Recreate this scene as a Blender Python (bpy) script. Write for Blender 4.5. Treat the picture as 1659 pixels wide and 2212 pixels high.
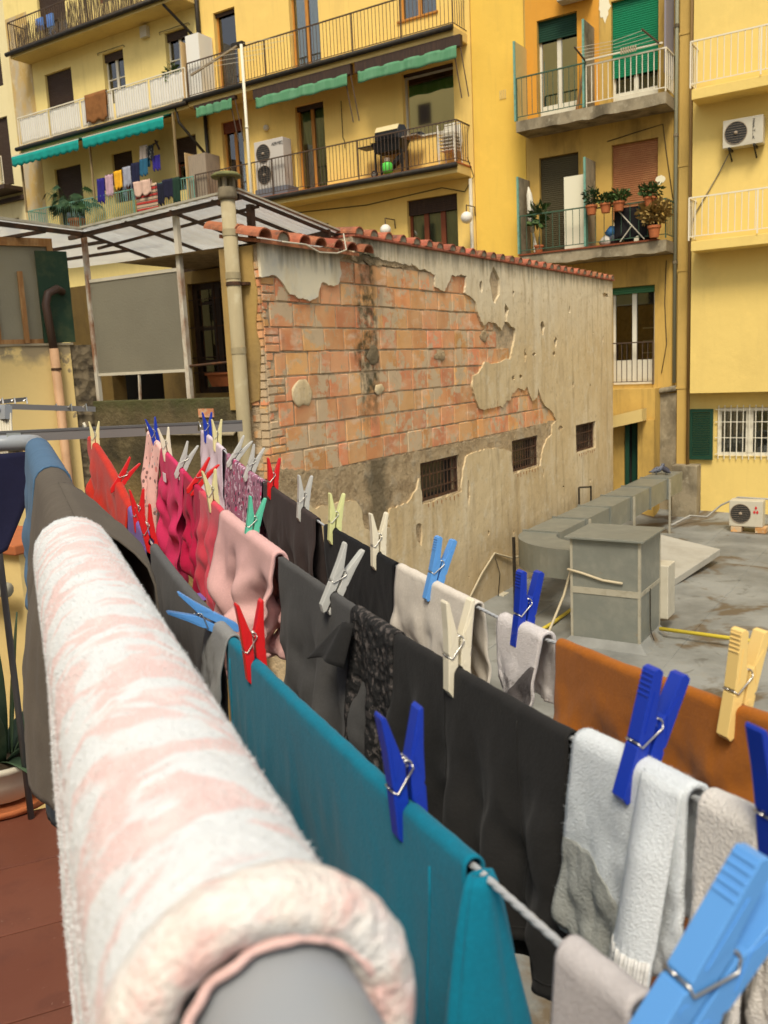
import bpy, bmesh, math, random
from mathutils import Vector, Matrix, noise
for o in list(bpy.data.objects): bpy.data.objects.remove(o)
SC = bpy.context.scene
COL = SC.collection
PI = math.pi
random.seed(7)

# ---------------------------------------------------------------- camera
FPX, CW, CH = 1898.66, 1659.0, 2212.0           # focal length in picture units of a 1659 x 2212 frame
YAW, PITCH, ROLL = math.radians(32.7316), math.radians(9.4471), math.radians(-2.684)
_f = Vector((-math.sin(YAW)*math.cos(PITCH), math.cos(YAW)*math.cos(PITCH), -math.sin(PITCH)))
_r = Vector((math.cos(YAW), math.sin(YAW), 0)); _u = _r.cross(_f)
_r, _u = math.cos(ROLL)*_r+math.sin(ROLL)*_u, -math.sin(ROLL)*_r+math.cos(ROLL)*_u
cd = bpy.data.cameras.new('camera'); cam = bpy.data.objects.new('camera', cd); COL.objects.link(cam)
cam.matrix_world = Matrix(((_r.x,_u.x,-_f.x,0),(_r.y,_u.y,-_f.y,0),(_r.z,_u.z,-_f.z,0),(0,0,0,1)))
cd.sensor_fit = 'VERTICAL'; cd.lens = 4.15; cd.sensor_height = 4.15*CH/FPX
cd.clip_start = .02; cd.clip_end = 800
cd.dof.use_dof = True; cd.dof.focus_distance = 1.7; cd.dof.aperture_fstop = 2.0
SC.camera = cam
# ---------------------------------------------------------------- world and sun (bright overcast courtyard)
SUN_EL, SUN_AZ = math.radians(54), math.radians(156)      # azimuth clockwise from +Y
wd = bpy.data.worlds.new('World'); SC.world = wd; wd.use_nodes = True
nt = wd.node_tree; nt.nodes.clear()
sky = nt.nodes.new('ShaderNodeTexSky'); sky.sky_type = 'NISHITA'; sky.sun_disc = False
sky.sun_elevation = SUN_EL; sky.sun_rotation = SUN_AZ; sky.dust_density = 3.0; sky.air_density = 1.0; sky.ozone_density = 1.0
hs = nt.nodes.new('ShaderNodeHueSaturation'); hs.inputs['Saturation'].default_value = .34
bg = nt.nodes.new('ShaderNodeBackground'); bg.inputs['Strength'].default_value = .108
wo = nt.nodes.new('ShaderNodeOutputWorld')
nt.links.new(sky.outputs[0], hs.inputs['Color']); nt.links.new(hs.outputs[0], bg.inputs['Color']); nt.links.new(bg.outputs[0], wo.inputs['Surface'])
sl = bpy.data.lights.new('sun', 'SUN'); sl.energy = 2.0; sl.angle = math.radians(18); sl.color = (1.0, .89, .71)
so = bpy.data.objects.new('sun', sl); COL.objects.link(so)
_sd = Vector((math.sin(SUN_AZ)*math.cos(SUN_EL), math.cos(SUN_AZ)*math.cos(SUN_EL), math.sin(SUN_EL)))
so.rotation_euler = _sd.to_track_quat('Z', 'Y').to_euler(); so.location = _sd*60
vs = SC.view_settings; vs.view_transform = 'Standard'; vs.look = 'None'; vs.gamma = 1; vs.exposure = 0.66; vs.use_curve_mapping = False
SC.cycles.max_bounces = 6; SC.cycles.diffuse_bounces = 4; SC.cycles.glossy_bounces = 3; SC.cycles.transmission_bounces = 5; SC.cycles.transparent_max_bounces = 8
SC.cycles.sample_clamp_indirect = 6; SC.cycles.use_denoising = True; SC.cycles.caustics_reflective = False; SC.cycles.caustics_refractive = False

# ---------------------------------------------------------------- measuring: a sight line meets a real plane
def ray(x, y): return _f+_r*((x-CW/2)/FPX)-_u*((y-CH/2)/FPX)
def oX(x, y, X): d = ray(x, y); return d*(X/d.x)
def oY(x, y, Y): d = ray(x, y); return d*(Y/d.y)
def oZ(x, y, Z): d = ray(x, y); return d*(Z/d.z)
def oD(x, y, D): return ray(x, y)*D
V = Vector
def lerp(a, b, t): return a+(b-a)*t
def interp(pts, x):
    if x <= pts[0][0]: return pts[0][1]
    for (a, b), (c, d) in zip(pts, pts[1:]):
        if x <= c: return b+(d-b)*(x-a)/(c-a) if c > a else d
    return pts[-1][1]
def sstep(a, b, x):
    t = max(0, min(1, (x-a)/(b-a))); return t*t*(3-2*t)

# ---------------------------------------------------------------- materials
MATS = {}
def mat(name, c, rough=.85, layers=(), bump=None, metal=0., spec=.3, rnd=0., rndh=0., sheen=0., alpha=1., trans=0., sss=0., coat=0., emit=0, ior=1.45):
    if name in MATS: return MATS[name]
    m = bpy.data.materials.new(name); m.use_nodes = True; MATS[name] = m
    t = m.node_tree; N = t.nodes; L = t.links; b = N['Principled BSDF']
    geo = N.new('ShaderNodeNewGeometry'); tc = N.new('ShaderNodeTexCoord')
    def coord(co, st):
        src = {'P': geo.outputs['Position'], 'O': tc.outputs['Object'], 'U': tc.outputs['UV']}[co]
        mp = N.new('ShaderNodeMapping'); mp.inputs['Scale'].default_value = st; L.new(src, mp.inputs['Vector']); return mp.outputs[0]
    cur = None
    rgb = N.new('ShaderNodeRGB'); rgb.outputs[0].default_value = (*c, 1); cur = rgb.outputs[0]
    if rnd or rndh:
        oi = N.new('ShaderNodeObjectInfo'); h = N.new('ShaderNodeHueSaturation')
        mr = N.new('ShaderNodeMapRange'); mr.inputs['To Min'].default_value = 1-rnd; mr.inputs['To Max'].default_value = 1+rnd
        L.new(oi.outputs['Random'], mr.inputs['Value']); L.new(mr.outputs[0], h.inputs['Value'])
        m2 = N.new('ShaderNodeMath'); m2.operation = 'MULTIPLY'; m2.inputs[1].default_value = 7.31; L.new(oi.outputs['Random'], m2.inputs[0])
        m3 = N.new('ShaderNodeMath'); m3.operation = 'FRACT'; L.new(m2.outputs[0], m3.inputs[0])
        mh = N.new('ShaderNodeMapRange'); mh.inputs['To Min'].default_value = .5-rndh; mh.inputs['To Max'].default_value = .5+rndh
        L.new(m3.outputs[0], mh.inputs['Value']); L.new(mh.outputs[0], h.inputs['Hue']); L.new(cur, h.inputs['Color']); cur = h.outputs[0]
    def field(l):
        k = l.get('k', 'noise'); st = l.get('st', (1, 1, 1)); v = coord(l.get('co', 'P'), st)
        if k == 'noise':
            n = N.new('ShaderNodeTexNoise'); n.inputs['Scale'].default_value = l['s']; n.inputs['Detail'].default_value = l.get('d', 5); n.inputs['Roughness'].default_value = l.get('r', .6)
            n.inputs['Distortion'].default_value = l.get('w', 0); L.new(v, n.inputs['Vector']); return n.outputs['Fac']
        if k == 'vor':
            n = N.new('ShaderNodeTexVoronoi'); n.feature = l.get('feat', 'F1'); n.inputs['Scale'].default_value = l['s']; L.new(v, n.inputs['Vector']); return n.outputs['Distance']
        if k == 'wave':
            n = N.new('ShaderNodeTexWave'); n.wave_type = 'BANDS'; n.bands_direction = l.get('dir', 'Z'); n.inputs['Scale'].default_value = l['s']; n.inputs['Distortion'].default_value = l.get('w', 0); n.inputs['Detail'].default_value = l.get('d', 1)
            L.new(v, n.inputs['Vector']); return n.outputs['Fac']
        sx = N.new('ShaderNodeSeparateXYZ'); L.new(v, sx.inputs[0]); 
        if l.get('w'):
            nz = N.new('ShaderNodeTexNoise'); nz.inputs['Scale'].default_value = l.get('ws', 3); nz.inputs['Detail'].default_value = 4; L.new(coord(l.get('co','P'), l.get('wst', (1,1,1))), nz.inputs['Vector'])
            ml = N.new('ShaderNodeMath'); ml.operation = 'MULTIPLY_ADD'; ml.inputs[1].default_value = l['w']; L.new(nz.outputs['Fac'], ml.inputs[0]); L.new(sx.outputs['XYZ'.index(k)], ml.inputs[2]); return ml.outputs[0]
        return sx.outputs['XYZ'.index(k)]
    def ramp(f, lo, hi, amt=1.):
        mr = N.new('ShaderNodeMapRange'); mr.inputs['From Min'].default_value = lo; mr.inputs['From Max'].default_value = hi; mr.inputs['To Max'].default_value = amt; mr.clamp = True
        L.new(f, mr.inputs['Value']); return mr.outputs[0]
    for l in layers:
        f = ramp(field(l), l.get('lo', .45), l.get('hi', .65), l.get('f', 1.))
        if 'and' in l:
            for l2 in (l['and'] if isinstance(l['and'], (list, tuple)) else [l['and']]):
                f2 = ramp(field(l2), l2.get('lo', .45), l2.get('hi', .65)); mm = N.new('ShaderNodeMath'); mm.operation = 'MULTIPLY'; L.new(f, mm.inputs[0]); L.new(f2, mm.inputs[1]); f = mm.outputs[0]
        mx = N.new('ShaderNodeMix'); mx.data_type = 'RGBA'; mx.blend_type = l.get('mode', 'MIX')
        L.new(f, mx.inputs['Factor']); L.new(cur, mx.inputs['A']); mx.inputs['B'].default_value = (*l['c'], 1); cur = mx.outputs['Result']
    L.new(cur, b.inputs['Base Color'])
    b.inputs['Roughness'].default_value = rough; b.inputs['Metallic'].default_value = metal; b.inputs['Specular IOR Level'].default_value = spec
    b.inputs['Sheen Weight'].default_value = sheen; b.inputs['Alpha'].default_value = alpha; b.inputs['Transmission Weight'].default_value = trans; b.inputs['IOR'].default_value = ior
    b.inputs['Coat Weight'].default_value = coat
    if sss: b.inputs['Subsurface Weight'].default_value = sss; b.inputs['Subsurface Radius'].default_value = (.01, .008, .006); b.inputs['Subsurface Scale'].default_value = .3
    if bump:
        prev = None
        for bl in (bump if isinstance(bump, list) else [bump]):
            bn = N.new('ShaderNodeBump'); bn.inputs['Strength'].default_value = bl.get('a', .5); bn.inputs['Distance'].default_value = bl.get('dist', .01)
            L.new(field(bl), bn.inputs['Height'])
            if prev: L.new(prev, bn.inputs['Normal'])
            prev = bn.outputs[0]
        L.new(prev, b.inputs['Normal'])
    return m

# ---------------------------------------------------------------- mesh building
class MB:
    def __init__(s): s.v = []; s.f = []; s.uv = {}
    def add(s, vs, fs):
        o = len(s.v); s.v += [tuple(p) for p in vs]; s.f += [tuple(i+o for i in f) for f in fs]; return s
    def box(s, x0, x1, y0, y1, z0, z1):
        x0, x1 = min(x0, x1), max(x0, x1); y0, y1 = min(y0, y1), max(y0, y1); z0, z1 = min(z0, z1), max(z0, z1)
        return s.add([(x0,y0,z0),(x1,y0,z0),(x1,y1,z0),(x0,y1,z0),(x0,y0,z1),(x1,y0,z1),(x1,y1,z1),(x0,y1,z1)],
                     [(0,3,2,1),(4,5,6,7),(0,1,5,4),(1,2,6,5),(2,3,7,6),(3,0,4,7)])
    def hexa(s, p):    # 8 corners: bottom ring, top ring
        return s.add(p, [(0,3,2,1),(4,5,6,7),(0,1,5,4),(1,2,6,5),(2,3,7,6),(3,0,4,7)])
    def beam(s, a, b, w, h, up=(0,0,1)):
        a, b = V(a), V(b); d = (b-a).normalized(); up = V(up)
        if abs(d.dot(up)) > .98: up = V((1,0,0))
        x = d.cross(up).normalized(); y = x.cross(d)
        P = []
        for p in (a, b): P += [p-x*w/2-y*h/2, p+x*w/2-y*h/2, p+x*w/2+y*h/2, p-x*w/2+y*h/2]
        return s.add(P, [(0,3,2,1),(4,5,6,7),(0,1,5,4),(1,2,6,5),(2,3,7,6),(3,0,4,7)])
    def tube(s, pts, r, n=8, cap=True):
        pts = [V(p) for p in pts]; R = r if isinstance(r, (list, tuple)) else [r]*len(pts)
        o = len(s.v); ref = None; k = len(pts)
        for i, p in enumerate(pts):
            d = (pts[min(i+1, k-1)]-pts[max(i-1, 0)]).normalized()
            if ref is None:
                ref = d.orthogonal().normalized()
            ref = (ref-d*ref.dot(d)).normalized(); y = d.cross(ref)
            for j in range(n):
                a = 2*PI*j/n; s.v.append(tuple(p+(ref*math.cos(a)+y*math.sin(a))*R[i]))
        for i in range(k-1):
            for j in range(n):
                a = o+i*n+j; b = o+i*n+(j+1) % n; s.f.append((a, b, b+n, a+n))
        if cap: s.f.append(tuple(o+j for j in range(n))[::-1]); s.f.append(tuple(o+(k-1)*n+j for j in range(n)))
        return s
    def cyl(s, a, b, r, n=10): return s.tube([a, b], r, n)
    def lathe(s, c, prof, n=16):      # prof: (radius, z) from the bottom up
        o = len(s.v)
        for r, z in prof:
            for j in range(n): a = 2*PI*j/n; s.v.append((c[0]+r*math.cos(a), c[1]+r*math.sin(a), c[2]+z))
        for i in range(len(prof)-1):
            for j in range(n):
                a = o+i*n+j; b = o+i*n+(j+1) % n; s.f.append((a, b, b+n, a+n))
        if prof[0][0] > 1e-4: s.f.append(tuple(o+j for j in range(n))[::-1])
        if prof[-1][0] > 1e-4: s.f.append(tuple(o+(len(prof)-1)*n+j for j in range(n)))
        return s
    def prism(s, poly, ax, a0, a1):   # 2-D polygon extruded along an axis (0, 1 or 2)
        n = len(poly); o = len(s.v)
        for a in (a0, a1):
            for p in poly:
                q = list(p); q.insert(ax, a); s.v.append(tuple(q))
        s.f.append(tuple(o+i for i in range(n))); s.f.append(tuple(o+n+i for i in range(n))[::-1])
        for i in range(n): s.f.append((o+i, o+n+i, o+n+(i+1) % n, o+(i+1) % n))
        return s
    def grid(s, P, uv=None):          # rows of points
        o = len(s.v); h = len(P); w = len(P[0])
        for r_, row in enumerate(P):
            for c_, p in enumerate(row):
                if uv: s.uv[len(s.v)] = uv[r_][c_]
                s.v.append(tuple(p))
        for i in range(h-1):
            for j in range(w-1): s.f.append((o+i*w+j, o+i*w+j+1, o+(i+1)*w+j+1, o+(i+1)*w+j))
        return s
    def sphere(s, c, r, n=12, m=8, sq=1.):
        return s.lathe(c, [(max(1e-5, r*math.sin(PI*i/m)), -r*sq*math.cos(PI*i/m)) for i in range(m+1)], n)
    def build(s, name, m, parent=None, label=None, cat=None, group=None, kind=None, smooth=False, bev=0, solid=0, local=False, flip=True, sub=0):
        me = bpy.data.meshes.new(name)
        if parent is not None: org = V((0,0,0)) if local else world_loc(parent)
        elif local: org = V((0,0,0))
        else:
            xs = [p[0] for p in s.v]; ys = [p[1] for p in s.v]; zs = [p[2] for p in s.v]
            org = V(((min(xs)+max(xs))/2, (min(ys)+max(ys))/2, min(zs)))
        me.from_pydata([(p[0]-org.x, p[1]-org.y, p[2]-org.z) for p in s.v], [], s.f)
        if flip:
            bm = bmesh.new(); bm.from_mesh(me); bmesh.ops.recalc_face_normals(bm, faces=bm.faces); bm.to_mesh(me); bm.free()
        if s.uv:
            ul = me.uv_layers.new(name='UVMap')
            for lp in me.loops: ul.data[lp.index].uv = s.uv.get(lp.vertex_index, (0, 0))
        if smooth:
            for p in me.polygons: p.use_smooth = True
        if m is not None: me.materials.append(m)
        ob = bpy.data.objects.new(name, me); COL.objects.link(ob)
        if parent is not None: ob.parent = parent
        else: ob.location = org
        tag(ob, label, cat, group, kind)
        if sub:
            q = ob.modifiers.new('sub', 'SUBSURF'); q.levels = sub; q.render_levels = sub
        if solid:
            q = ob.modifiers.new('solid', 'SOLIDIFY'); q.thickness = solid; q.offset = 0
        if bev:
            q = ob.modifiers.new('bev', 'BEVEL'); q.width = bev; q.segments = 2; q.limit_method = 'ANGLE'; q.angle_limit = .7
            for p in me.polygons: p.use_smooth = False
        return ob
def world_loc(o):
    p = V(o.location)
    while o.parent is not None: o = o.parent; p = p+V(o.location)
    return p
def tag(o, label=None, cat=None, group=None, kind=None):
    if label: o['label'] = label
    if cat: o['category'] = cat
    if group: o['group'] = group
    if kind: o['kind'] = kind
    return o
def thing(name, label, cat, loc=(0,0,0), group=None, parent=None):
    o = bpy.data.objects.new(name, None); COL.objects.link(o); o.location = loc; o.empty_display_size = .1
    if parent is not None: o.parent = parent; o.location = V(loc)-world_loc(parent)
    return tag(o, label, cat, group)
def part(name, m, parent, fn, **k):
    b = MB(); fn(b); return b.build(name, m, parent, **k)
def copytree(o, parent=None, mats=None):
    c = o.copy(); COL.objects.link(c)
    if parent is not None: c.parent = parent
    for ch in o.children: copytree(ch, c)
    return c
def text_mesh(name, body, size, m, parent, loc, ex=.002, rot=(PI/2, 0, 0), align='LEFT', sx=1.):
    cu = bpy.data.curves.new(name, 'FONT'); cu.body = body; cu.size = size; cu.extrude = ex; cu.align_x = align
    t = bpy.data.objects.new(name+'_c', cu); COL.objects.link(t)
    dg = bpy.context.evaluated_depsgraph_get(); me = bpy.data.meshes.new_from_object(t.evaluated_get(dg))
    bpy.data.objects.remove(t)
    ob = bpy.data.objects.new(name, me); COL.objects.link(ob); me.materials.clear(); me.materials.append(m)
    ob.parent = parent; ob.location = V(loc)-world_loc(parent); ob.rotation_euler = rot; ob.scale = (sx, 1, 1)
    return ob

# ---- walls that face -Y, with real openings
def wall_y(mb, Y, th, x0, x1, z0, z1, holes):
    xs = sorted({x0, x1, *[h[0] for h in holes], *[h[1] for h in holes]}); zs = sorted({z0, z1, *[h[2] for h in holes], *[h[3] for h in holes]})
    xs = [x for x in xs if x0 <= x <= x1]; zs = [z for z in zs if z0 <= z <= z1]
    def solid(i, j):
        if i < 0 or j < 0 or i >= len(xs)-1 or j >= len(zs)-1: return False
        cx, cz = (xs[i]+xs[i+1])/2, (zs[j]+zs[j+1])/2
        return not any(h[0] < cx < h[1] and h[2] < cz < h[3] for h in holes)
    idx = {}
    def vi(i, j, k):
        if (i, j, k) not in idx: idx[(i, j, k)] = len(mb.v); mb.v.append((xs[i], Y+(th if k else 0), zs[j]))
        return idx[(i, j, k)]
    for i in range(len(xs)-1):
        for j in range(len(zs)-1):
            if not solid(i, j): continue
            mb.f.append((vi(i,j,0), vi(i+1,j,0), vi(i+1,j+1,0), vi(i,j+1,0))); mb.f.append((vi(i,j,1), vi(i,j+1,1), vi(i+1,j+1,1), vi(i+1,j,1)))
            if not solid(i-1, j): mb.f.append((vi(i,j,0), vi(i,j+1,0), vi(i,j+1,1), vi(i,j,1)))
            if not solid(i+1, j): mb.f.append((vi(i+1,j,0), vi(i+1,j,1), vi(i+1,j+1,1), vi(i+1,j+1,0)))
            if not solid(i, j-1): mb.f.append((vi(i,j,0), vi(i,j,1), vi(i+1,j,1), vi(i+1,j,0)))
            if not solid(i, j+1): mb.f.append((vi(i,j+1,0), vi(i+1,j+1,0), vi(i+1,j+1,1), vi(i,j+1,1)))
    return mb
# ---------------------------------------------------------------- material palette
def plaster(name, c, dirt=(.30,.20,.07), f=.35, streak=.3, seed=1.):
    d2 = tuple(x*.62 for x in c)
    return mat(name, c, .9, [dict(c=d2, s=.55*seed, lo=.45, hi=.75, f=f*.7), dict(c=dirt, s=1.3, d=7, lo=.52, hi=.8, f=f, st=(1,1,.35)),
        dict(c=tuple(min(1, x*1.18) for x in c), s=2.3, lo=.55, hi=.75, f=.35), dict(c=dirt, s=5., d=6, lo=.55, hi=.8, f=streak, st=(1.6,1.6,.12))],
        [dict(s=45, d=4, a=.25, dist=.01), dict(s=3, d=5, a=.25, dist=.04)])
M_CREAM = plaster('cream_plaster', (.80,.64,.245), f=.22, streak=.16)
M_YEL = plaster('ochre_yellow_plaster', (.82,.57,.165), f=.22, streak=.16)
M_TOWER = plaster('bright_yellow_plaster', (.80,.52,.09), f=.2, streak=.14)
M_RIGHT = plaster('fresh_yellow_plaster', (.74,.55,.17), f=.16, streak=.10)
M_OCHRE = plaster('stained_ochre_plaster', (.56,.36,.09), dirt=(.10,.07,.03), f=.7, streak=.5)
M_PALE = plaster('pale_plaster', (.72,.62,.34), f=.22, streak=.16)
M_BARE = mat('bare_patched_plaster', (.50,.34,.12), .9, [dict(c=(.42,.38,.30), s=1.6, lo=.45, hi=.6, f=.8, st=(1,1,.4)), dict(c=(.6,.5,.3), s=4, lo=.55, hi=.7, f=.5)], dict(s=20, a=.3, dist=.01))
M_SOFFIT = plaster('balcony_concrete', (.64,.48,.18), f=.35, streak=.3)
M_CONC = mat('stained_concrete', (.30,.25,.16), .9, [dict(c=(.08,.065,.04), s=2.2, d=8, lo=.42, hi=.68, f=.85, st=(1,1,.5)), dict(c=(.45,.40,.28), s=6, lo=.55, hi=.75, f=.6)], dict(s=25, a=.5, dist=.015))
M_GUT = mat('dark_gutter_metal', (.028,.024,.018), .6, [dict(c=(.09,.06,.03), s=8, lo=.5, hi=.75, f=.6)], metal=.2)
M_BROWNR = mat('brown_railing_paint', (.075,.05,.032), .5, [dict(c=(.18,.08,.03), s=15, lo=.55, hi=.75, f=.5)])
M_WHITER = mat('white_railing_paint', (.72,.66,.50), .5)
M_GREENR = mat('verdigris_railing_paint', (.16,.33,.25), .5, [dict(c=(.07,.12,.08), s=12, lo=.5, hi=.75, f=.6)])
M_DGREENR = mat('dark_green_railing_paint', (.05,.10,.06), .5)
M_SHUT = mat('dark_brown_shutter', (.055,.033,.022), .6, [dict(c=(.10,.07,.05), s=3, lo=.5, hi=.75, f=.5, st=(1,1,6))])
M_SHUTO = mat('orange_brown_shutter', (.34,.14,.055), .55, [dict(c=(.5,.26,.10), s=2, lo=.5, hi=.75, f=.5)])
M_SHUTG = mat('emerald_shutter', (.006,.20,.085), .5, [dict(c=(.02,.12,.06), s=2, lo=.5, hi=.75, f=.5)])
M_SHUTDG = mat('dark_green_shutter', (.012,.05,.028), .5)
M_WHITEF = mat('white_window_paint', (.70,.66,.52), .5, [dict(c=(.45,.40,.28), s=6, lo=.55, hi=.8, f=.4)])
M_OAK = mat('honey_wood_frame', (.50,.22,.04), .5, [dict(c=(.30,.12,.03), s=9, lo=.45, hi=.7, f=.6, st=(3,3,.3))])
M_MAHOG = mat('red_brown_wood_frame', (.20,.055,.022), .5)
M_DKWOOD = mat('dark_wood', (.045,.028,.02), .6, [dict(c=(.09,.05,.03), s=9, lo=.45, hi=.7, f=.6, st=(3,3,.3))])
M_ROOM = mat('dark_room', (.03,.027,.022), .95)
M_CURT = mat('pale_curtain', (.46,.44,.27), .9)
M_GREY = mat('grey_wood_board', (.30,.24,.17), .85, [dict(c=(.2,.16,.12), s=9, lo=.5, hi=.7, st=(4,4,.3))])
M_ZINC = mat('zinc_sheet', (.23,.24,.205), .42, [dict(c=(.30,.30,.25), s=4, lo=.45, hi=.65, f=.6), dict(c=(.19,.19,.16), s=1.5, lo=.5, hi=.75, f=.6), dict(c=(.36,.20,.08), s=7, lo=.68, hi=.8, f=.6)], dict(s=2.2, a=.25, dist=.05), metal=.35)
M_ZINCED = mat('zinc_trim', (.40,.37,.28), .5, [dict(c=(.25,.22,.15), s=9, lo=.5, hi=.7, f=.6)], metal=.15)
M_TILE = mat('terracotta_roof_tile', (.36,.12,.058), .85, [dict(c=(.17,.075,.045), s=9, lo=.46, hi=.7, f=.7), dict(c=(.50,.27,.14), s=17, lo=.55, hi=.72, f=.6), dict(c=(.05,.045,.035), s=5, lo=.52, hi=.68, f=.75)], dict(s=60, a=.3, dist=.004), rnd=.3, rndh=.012)
M_MORT = mat('grey_mortar', (.30,.25,.17), .95, [dict(c=(.17,.14,.09), s=14, lo=.45, hi=.65, f=.7)], dict(s=60, d=6, a=.7, dist=.01))
M_PLASTIC = mat('off_white_plastic', (.52,.48,.37), .45, [dict(c=(.40,.36,.26), s=5, lo=.5, hi=.75, f=.5)])
M_POT = mat('terracotta_pot', (.42,.13,.045), .8, [dict(c=(.25,.09,.04), s=14, lo=.5, hi=.7, f=.6)])
M_LEAF = mat('leaf_green', (.045,.085,.022), .6, [dict(c=(.10,.14,.04), s=11, lo=.5, hi=.65)], rnd=.2)
M_LEAFD = mat('dark_leaf_green', (.018,.05,.016), .5, [dict(c=(.05,.09,.03), s=9, lo=.5, hi=.65)])
M_DRY = mat('dry_plant', (.30,.20,.06), .8)
M_BLACK = mat('black_paint', (.015,.015,.015), .45)
M_STEEL = mat('bright_steel', (.55,.53,.48), .3, metal=1.)
M_SOIL = mat('soil', (.05,.035,.02), .95)
def glassmat(name, tint, refl=.35, rough=.03):
    m = bpy.data.materials.new(name); m.use_nodes = True; t = m.node_tree; N = t.nodes; L = t.links; N.clear()
    o = N.new('ShaderNodeOutputMaterial'); mx = N.new('ShaderNodeMixShader'); tr = N.new('ShaderNodeBsdfTransparent'); gl = N.new('ShaderNodeBsdfGlossy')
    fr = N.new('ShaderNodeFresnel'); fr.inputs[0].default_value = 1.5; mr = N.new('ShaderNodeMapRange'); mr.inputs['To Min'].default_value = refl; mr.inputs['To Max'].default_value = 1
    tr.inputs[0].default_value = (*tint, 1); gl.inputs['Roughness'].default_value = rough; gl.inputs['Color'].default_value = (.95,.95,.95,1)
    L.new(fr.outputs[0], mr.inputs['Value']); L.new(mr.outputs[0], mx.inputs[0]); L.new(tr.outputs[0], mx.inputs[1]); L.new(gl.outputs[0], mx.inputs[2]); L.new(mx.outputs[0], o.inputs[0])
    MATS[name] = m; return m
M_GLASS = glassmat('window_glass', (.75,.8,.75), .10)
M_GLASSR = glassmat('reflective_window_glass', (.5,.5,.5), .75)

# ---------------------------------------------------------------- ground, flat roof
ROOF = -4.05; WX = -6.36; YF, YB = 22.4, 21.6
gm = mat('courtyard_ground', (.16,.14,.11), .95, [dict(c=(.10,.09,.07), s=.8, lo=.4, hi=.7)])
part('ground', gm, None, lambda b: b.grid([[(x, y, -9) for x in (-400, 400)] for y in (-400, 400)]), kind='structure')
m_roof = mat('grey_roof_membrane', (.16,.162,.145), .62, [dict(c=(.28,.285,.26), s=.8, d=6, lo=.40, hi=.62, f=.8), dict(c=(.115,.082,.045), s=.6, d=8, lo=.52, hi=.58, f=.88, w=1.),
    dict(c=(.27,.25,.20), s=6, d=5, lo=.6, hi=.75, f=.5), dict(c=(.05,.042,.028), s=2.1, d=7, lo=.60, hi=.66, f=.4, w=1)], [dict(s=7, d=6, a=.35, dist=.02), dict(s=1.2, d=3, a=.5, dist=.06)], spec=.4)
def roof_fn(b):
    nx, ny = 60, 90
    P = []
    for j in range(ny+1):
        row = []
        for i in range(nx+1):
            x = lerp(-6.6, 6, i/nx); y = lerp(1.6, 22.6, j/ny)
            z = ROOF+.03*noise.noise((x*.7, y*.7, 0))+.012*noise.noise((x*3, y*3, 4))
            z += .10*sstep(.35, 0, x-WX)+.12*sstep(.4, 0, YF-y)      # the upturned felt along the walls
            row.append((x, y, z))
        P.append(row)
    b.grid(P)
    b.box(-6.6, 6, 1.6, 22.6, -9, ROOF-.2)
FLAT = part('flat_roof', m_roof, None, roof_fn, kind='structure', smooth=True)

for k, x in enumerate((-5.4,-4.2,-3.0,-1.9,-.8)):       # overlapping felt strips
    b = MB(); b.grid([[(x+dx+.03*noise.noise((y*.8, k, 0)), y, ROOF+.03*noise.noise(((x+dx)*.7, y*.7, 0))+.012*noise.noise(((x+dx)*3, y*3, 4))+.004) for dx in (-.06, .06)] for y in [2+i*.33 for i in range(61)]])
    b.build('felt_lap', m_roof, FLAT, solid=.006, flip=False)
# ---------------------------------------------------------------- apartment facades
def rail_y(parent, x0, x1, Y, z0, z1, m, bal=.115, post=1.6, r=.009, ends=(None, None), pr=.02, hr=.022, low=True, name='railing'):
    b = MB()
    pts = []
    if ends[0] is not None: pts.append((x0, ends[0], z1))
    pts += [(x0, Y, z1), (x1, Y, z1)]
    if ends[1] is not None: pts.append((x1, ends[1], z1))
    for a, c in zip(pts, pts[1:]):
        b.beam(a, c, hr*1.6, hr*1.4)
        if low: b.beam((a[0], a[1], z0+.09), (c[0], c[1], z0+.09), .012, .02)
    n = max(1, round((x1-x0)/post))
    for i in range(n+1):
        x = lerp(x0, x1, i/n); b.beam((x, Y, z0), (x, Y, z1), pr*1.4, pr*1.4)
    ob = b.build(name, m, parent)
    q = MB()
    for a, c in zip(pts, pts[1:]):
        L = (V(c)-V(a)).length; k = max(2, int(L/bal))
        for i in range(1, k):
            p = V(a).lerp(V(c), i/k); q.cyl((p.x, p.y, z0+.09), (p.x, p.y, z1-.02), r, 5)
    q.build('balusters', m, ob, kind='stuff')
    return ob
def shutter(parent, x0, x1, z0, z1, Y, m, pitch=.05):
    b = MB(); n = max(2, int((z1-z0)/pitch)); prof = []
    for i in range(n):
        a = z1-(z1-z0)*i/n; h = (z1-z0)/n; prof += [(Y, a), (Y-.012, a-h*.25), (Y-.012, a-h*.75), (Y, a-h*.95)]
    b.grid([[(x0, y, z), (x1, y, z)] for y, z in prof]); return b.build('roller_shutter', m, parent, solid=.006)
def curtain(parent, x0, x1, z0, z1, Y, m, tie=None):
    P = []; n = 26
    for j in range(9):
        v = j/8; row = []
        for i in range(n+1):
            u = i/n; g = 1.
            if tie is not None: g = lerp(1, .35, sstep(0, .72, v)) if v < .72 else lerp(.35, .6, (v-.72)/.28)
            xx = lerp(x0, x1, .5+(u-.5)*g+(0 if tie is None else (tie-.5)*(1-g)))
            row.append((xx, Y+.03*math.sin(u*19+.3*v), lerp(z1, z0, v)))
        P.append(row)
    b = MB(); b.grid(P); return b.build('curtain', m, parent, smooth=True, solid=.004)
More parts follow.
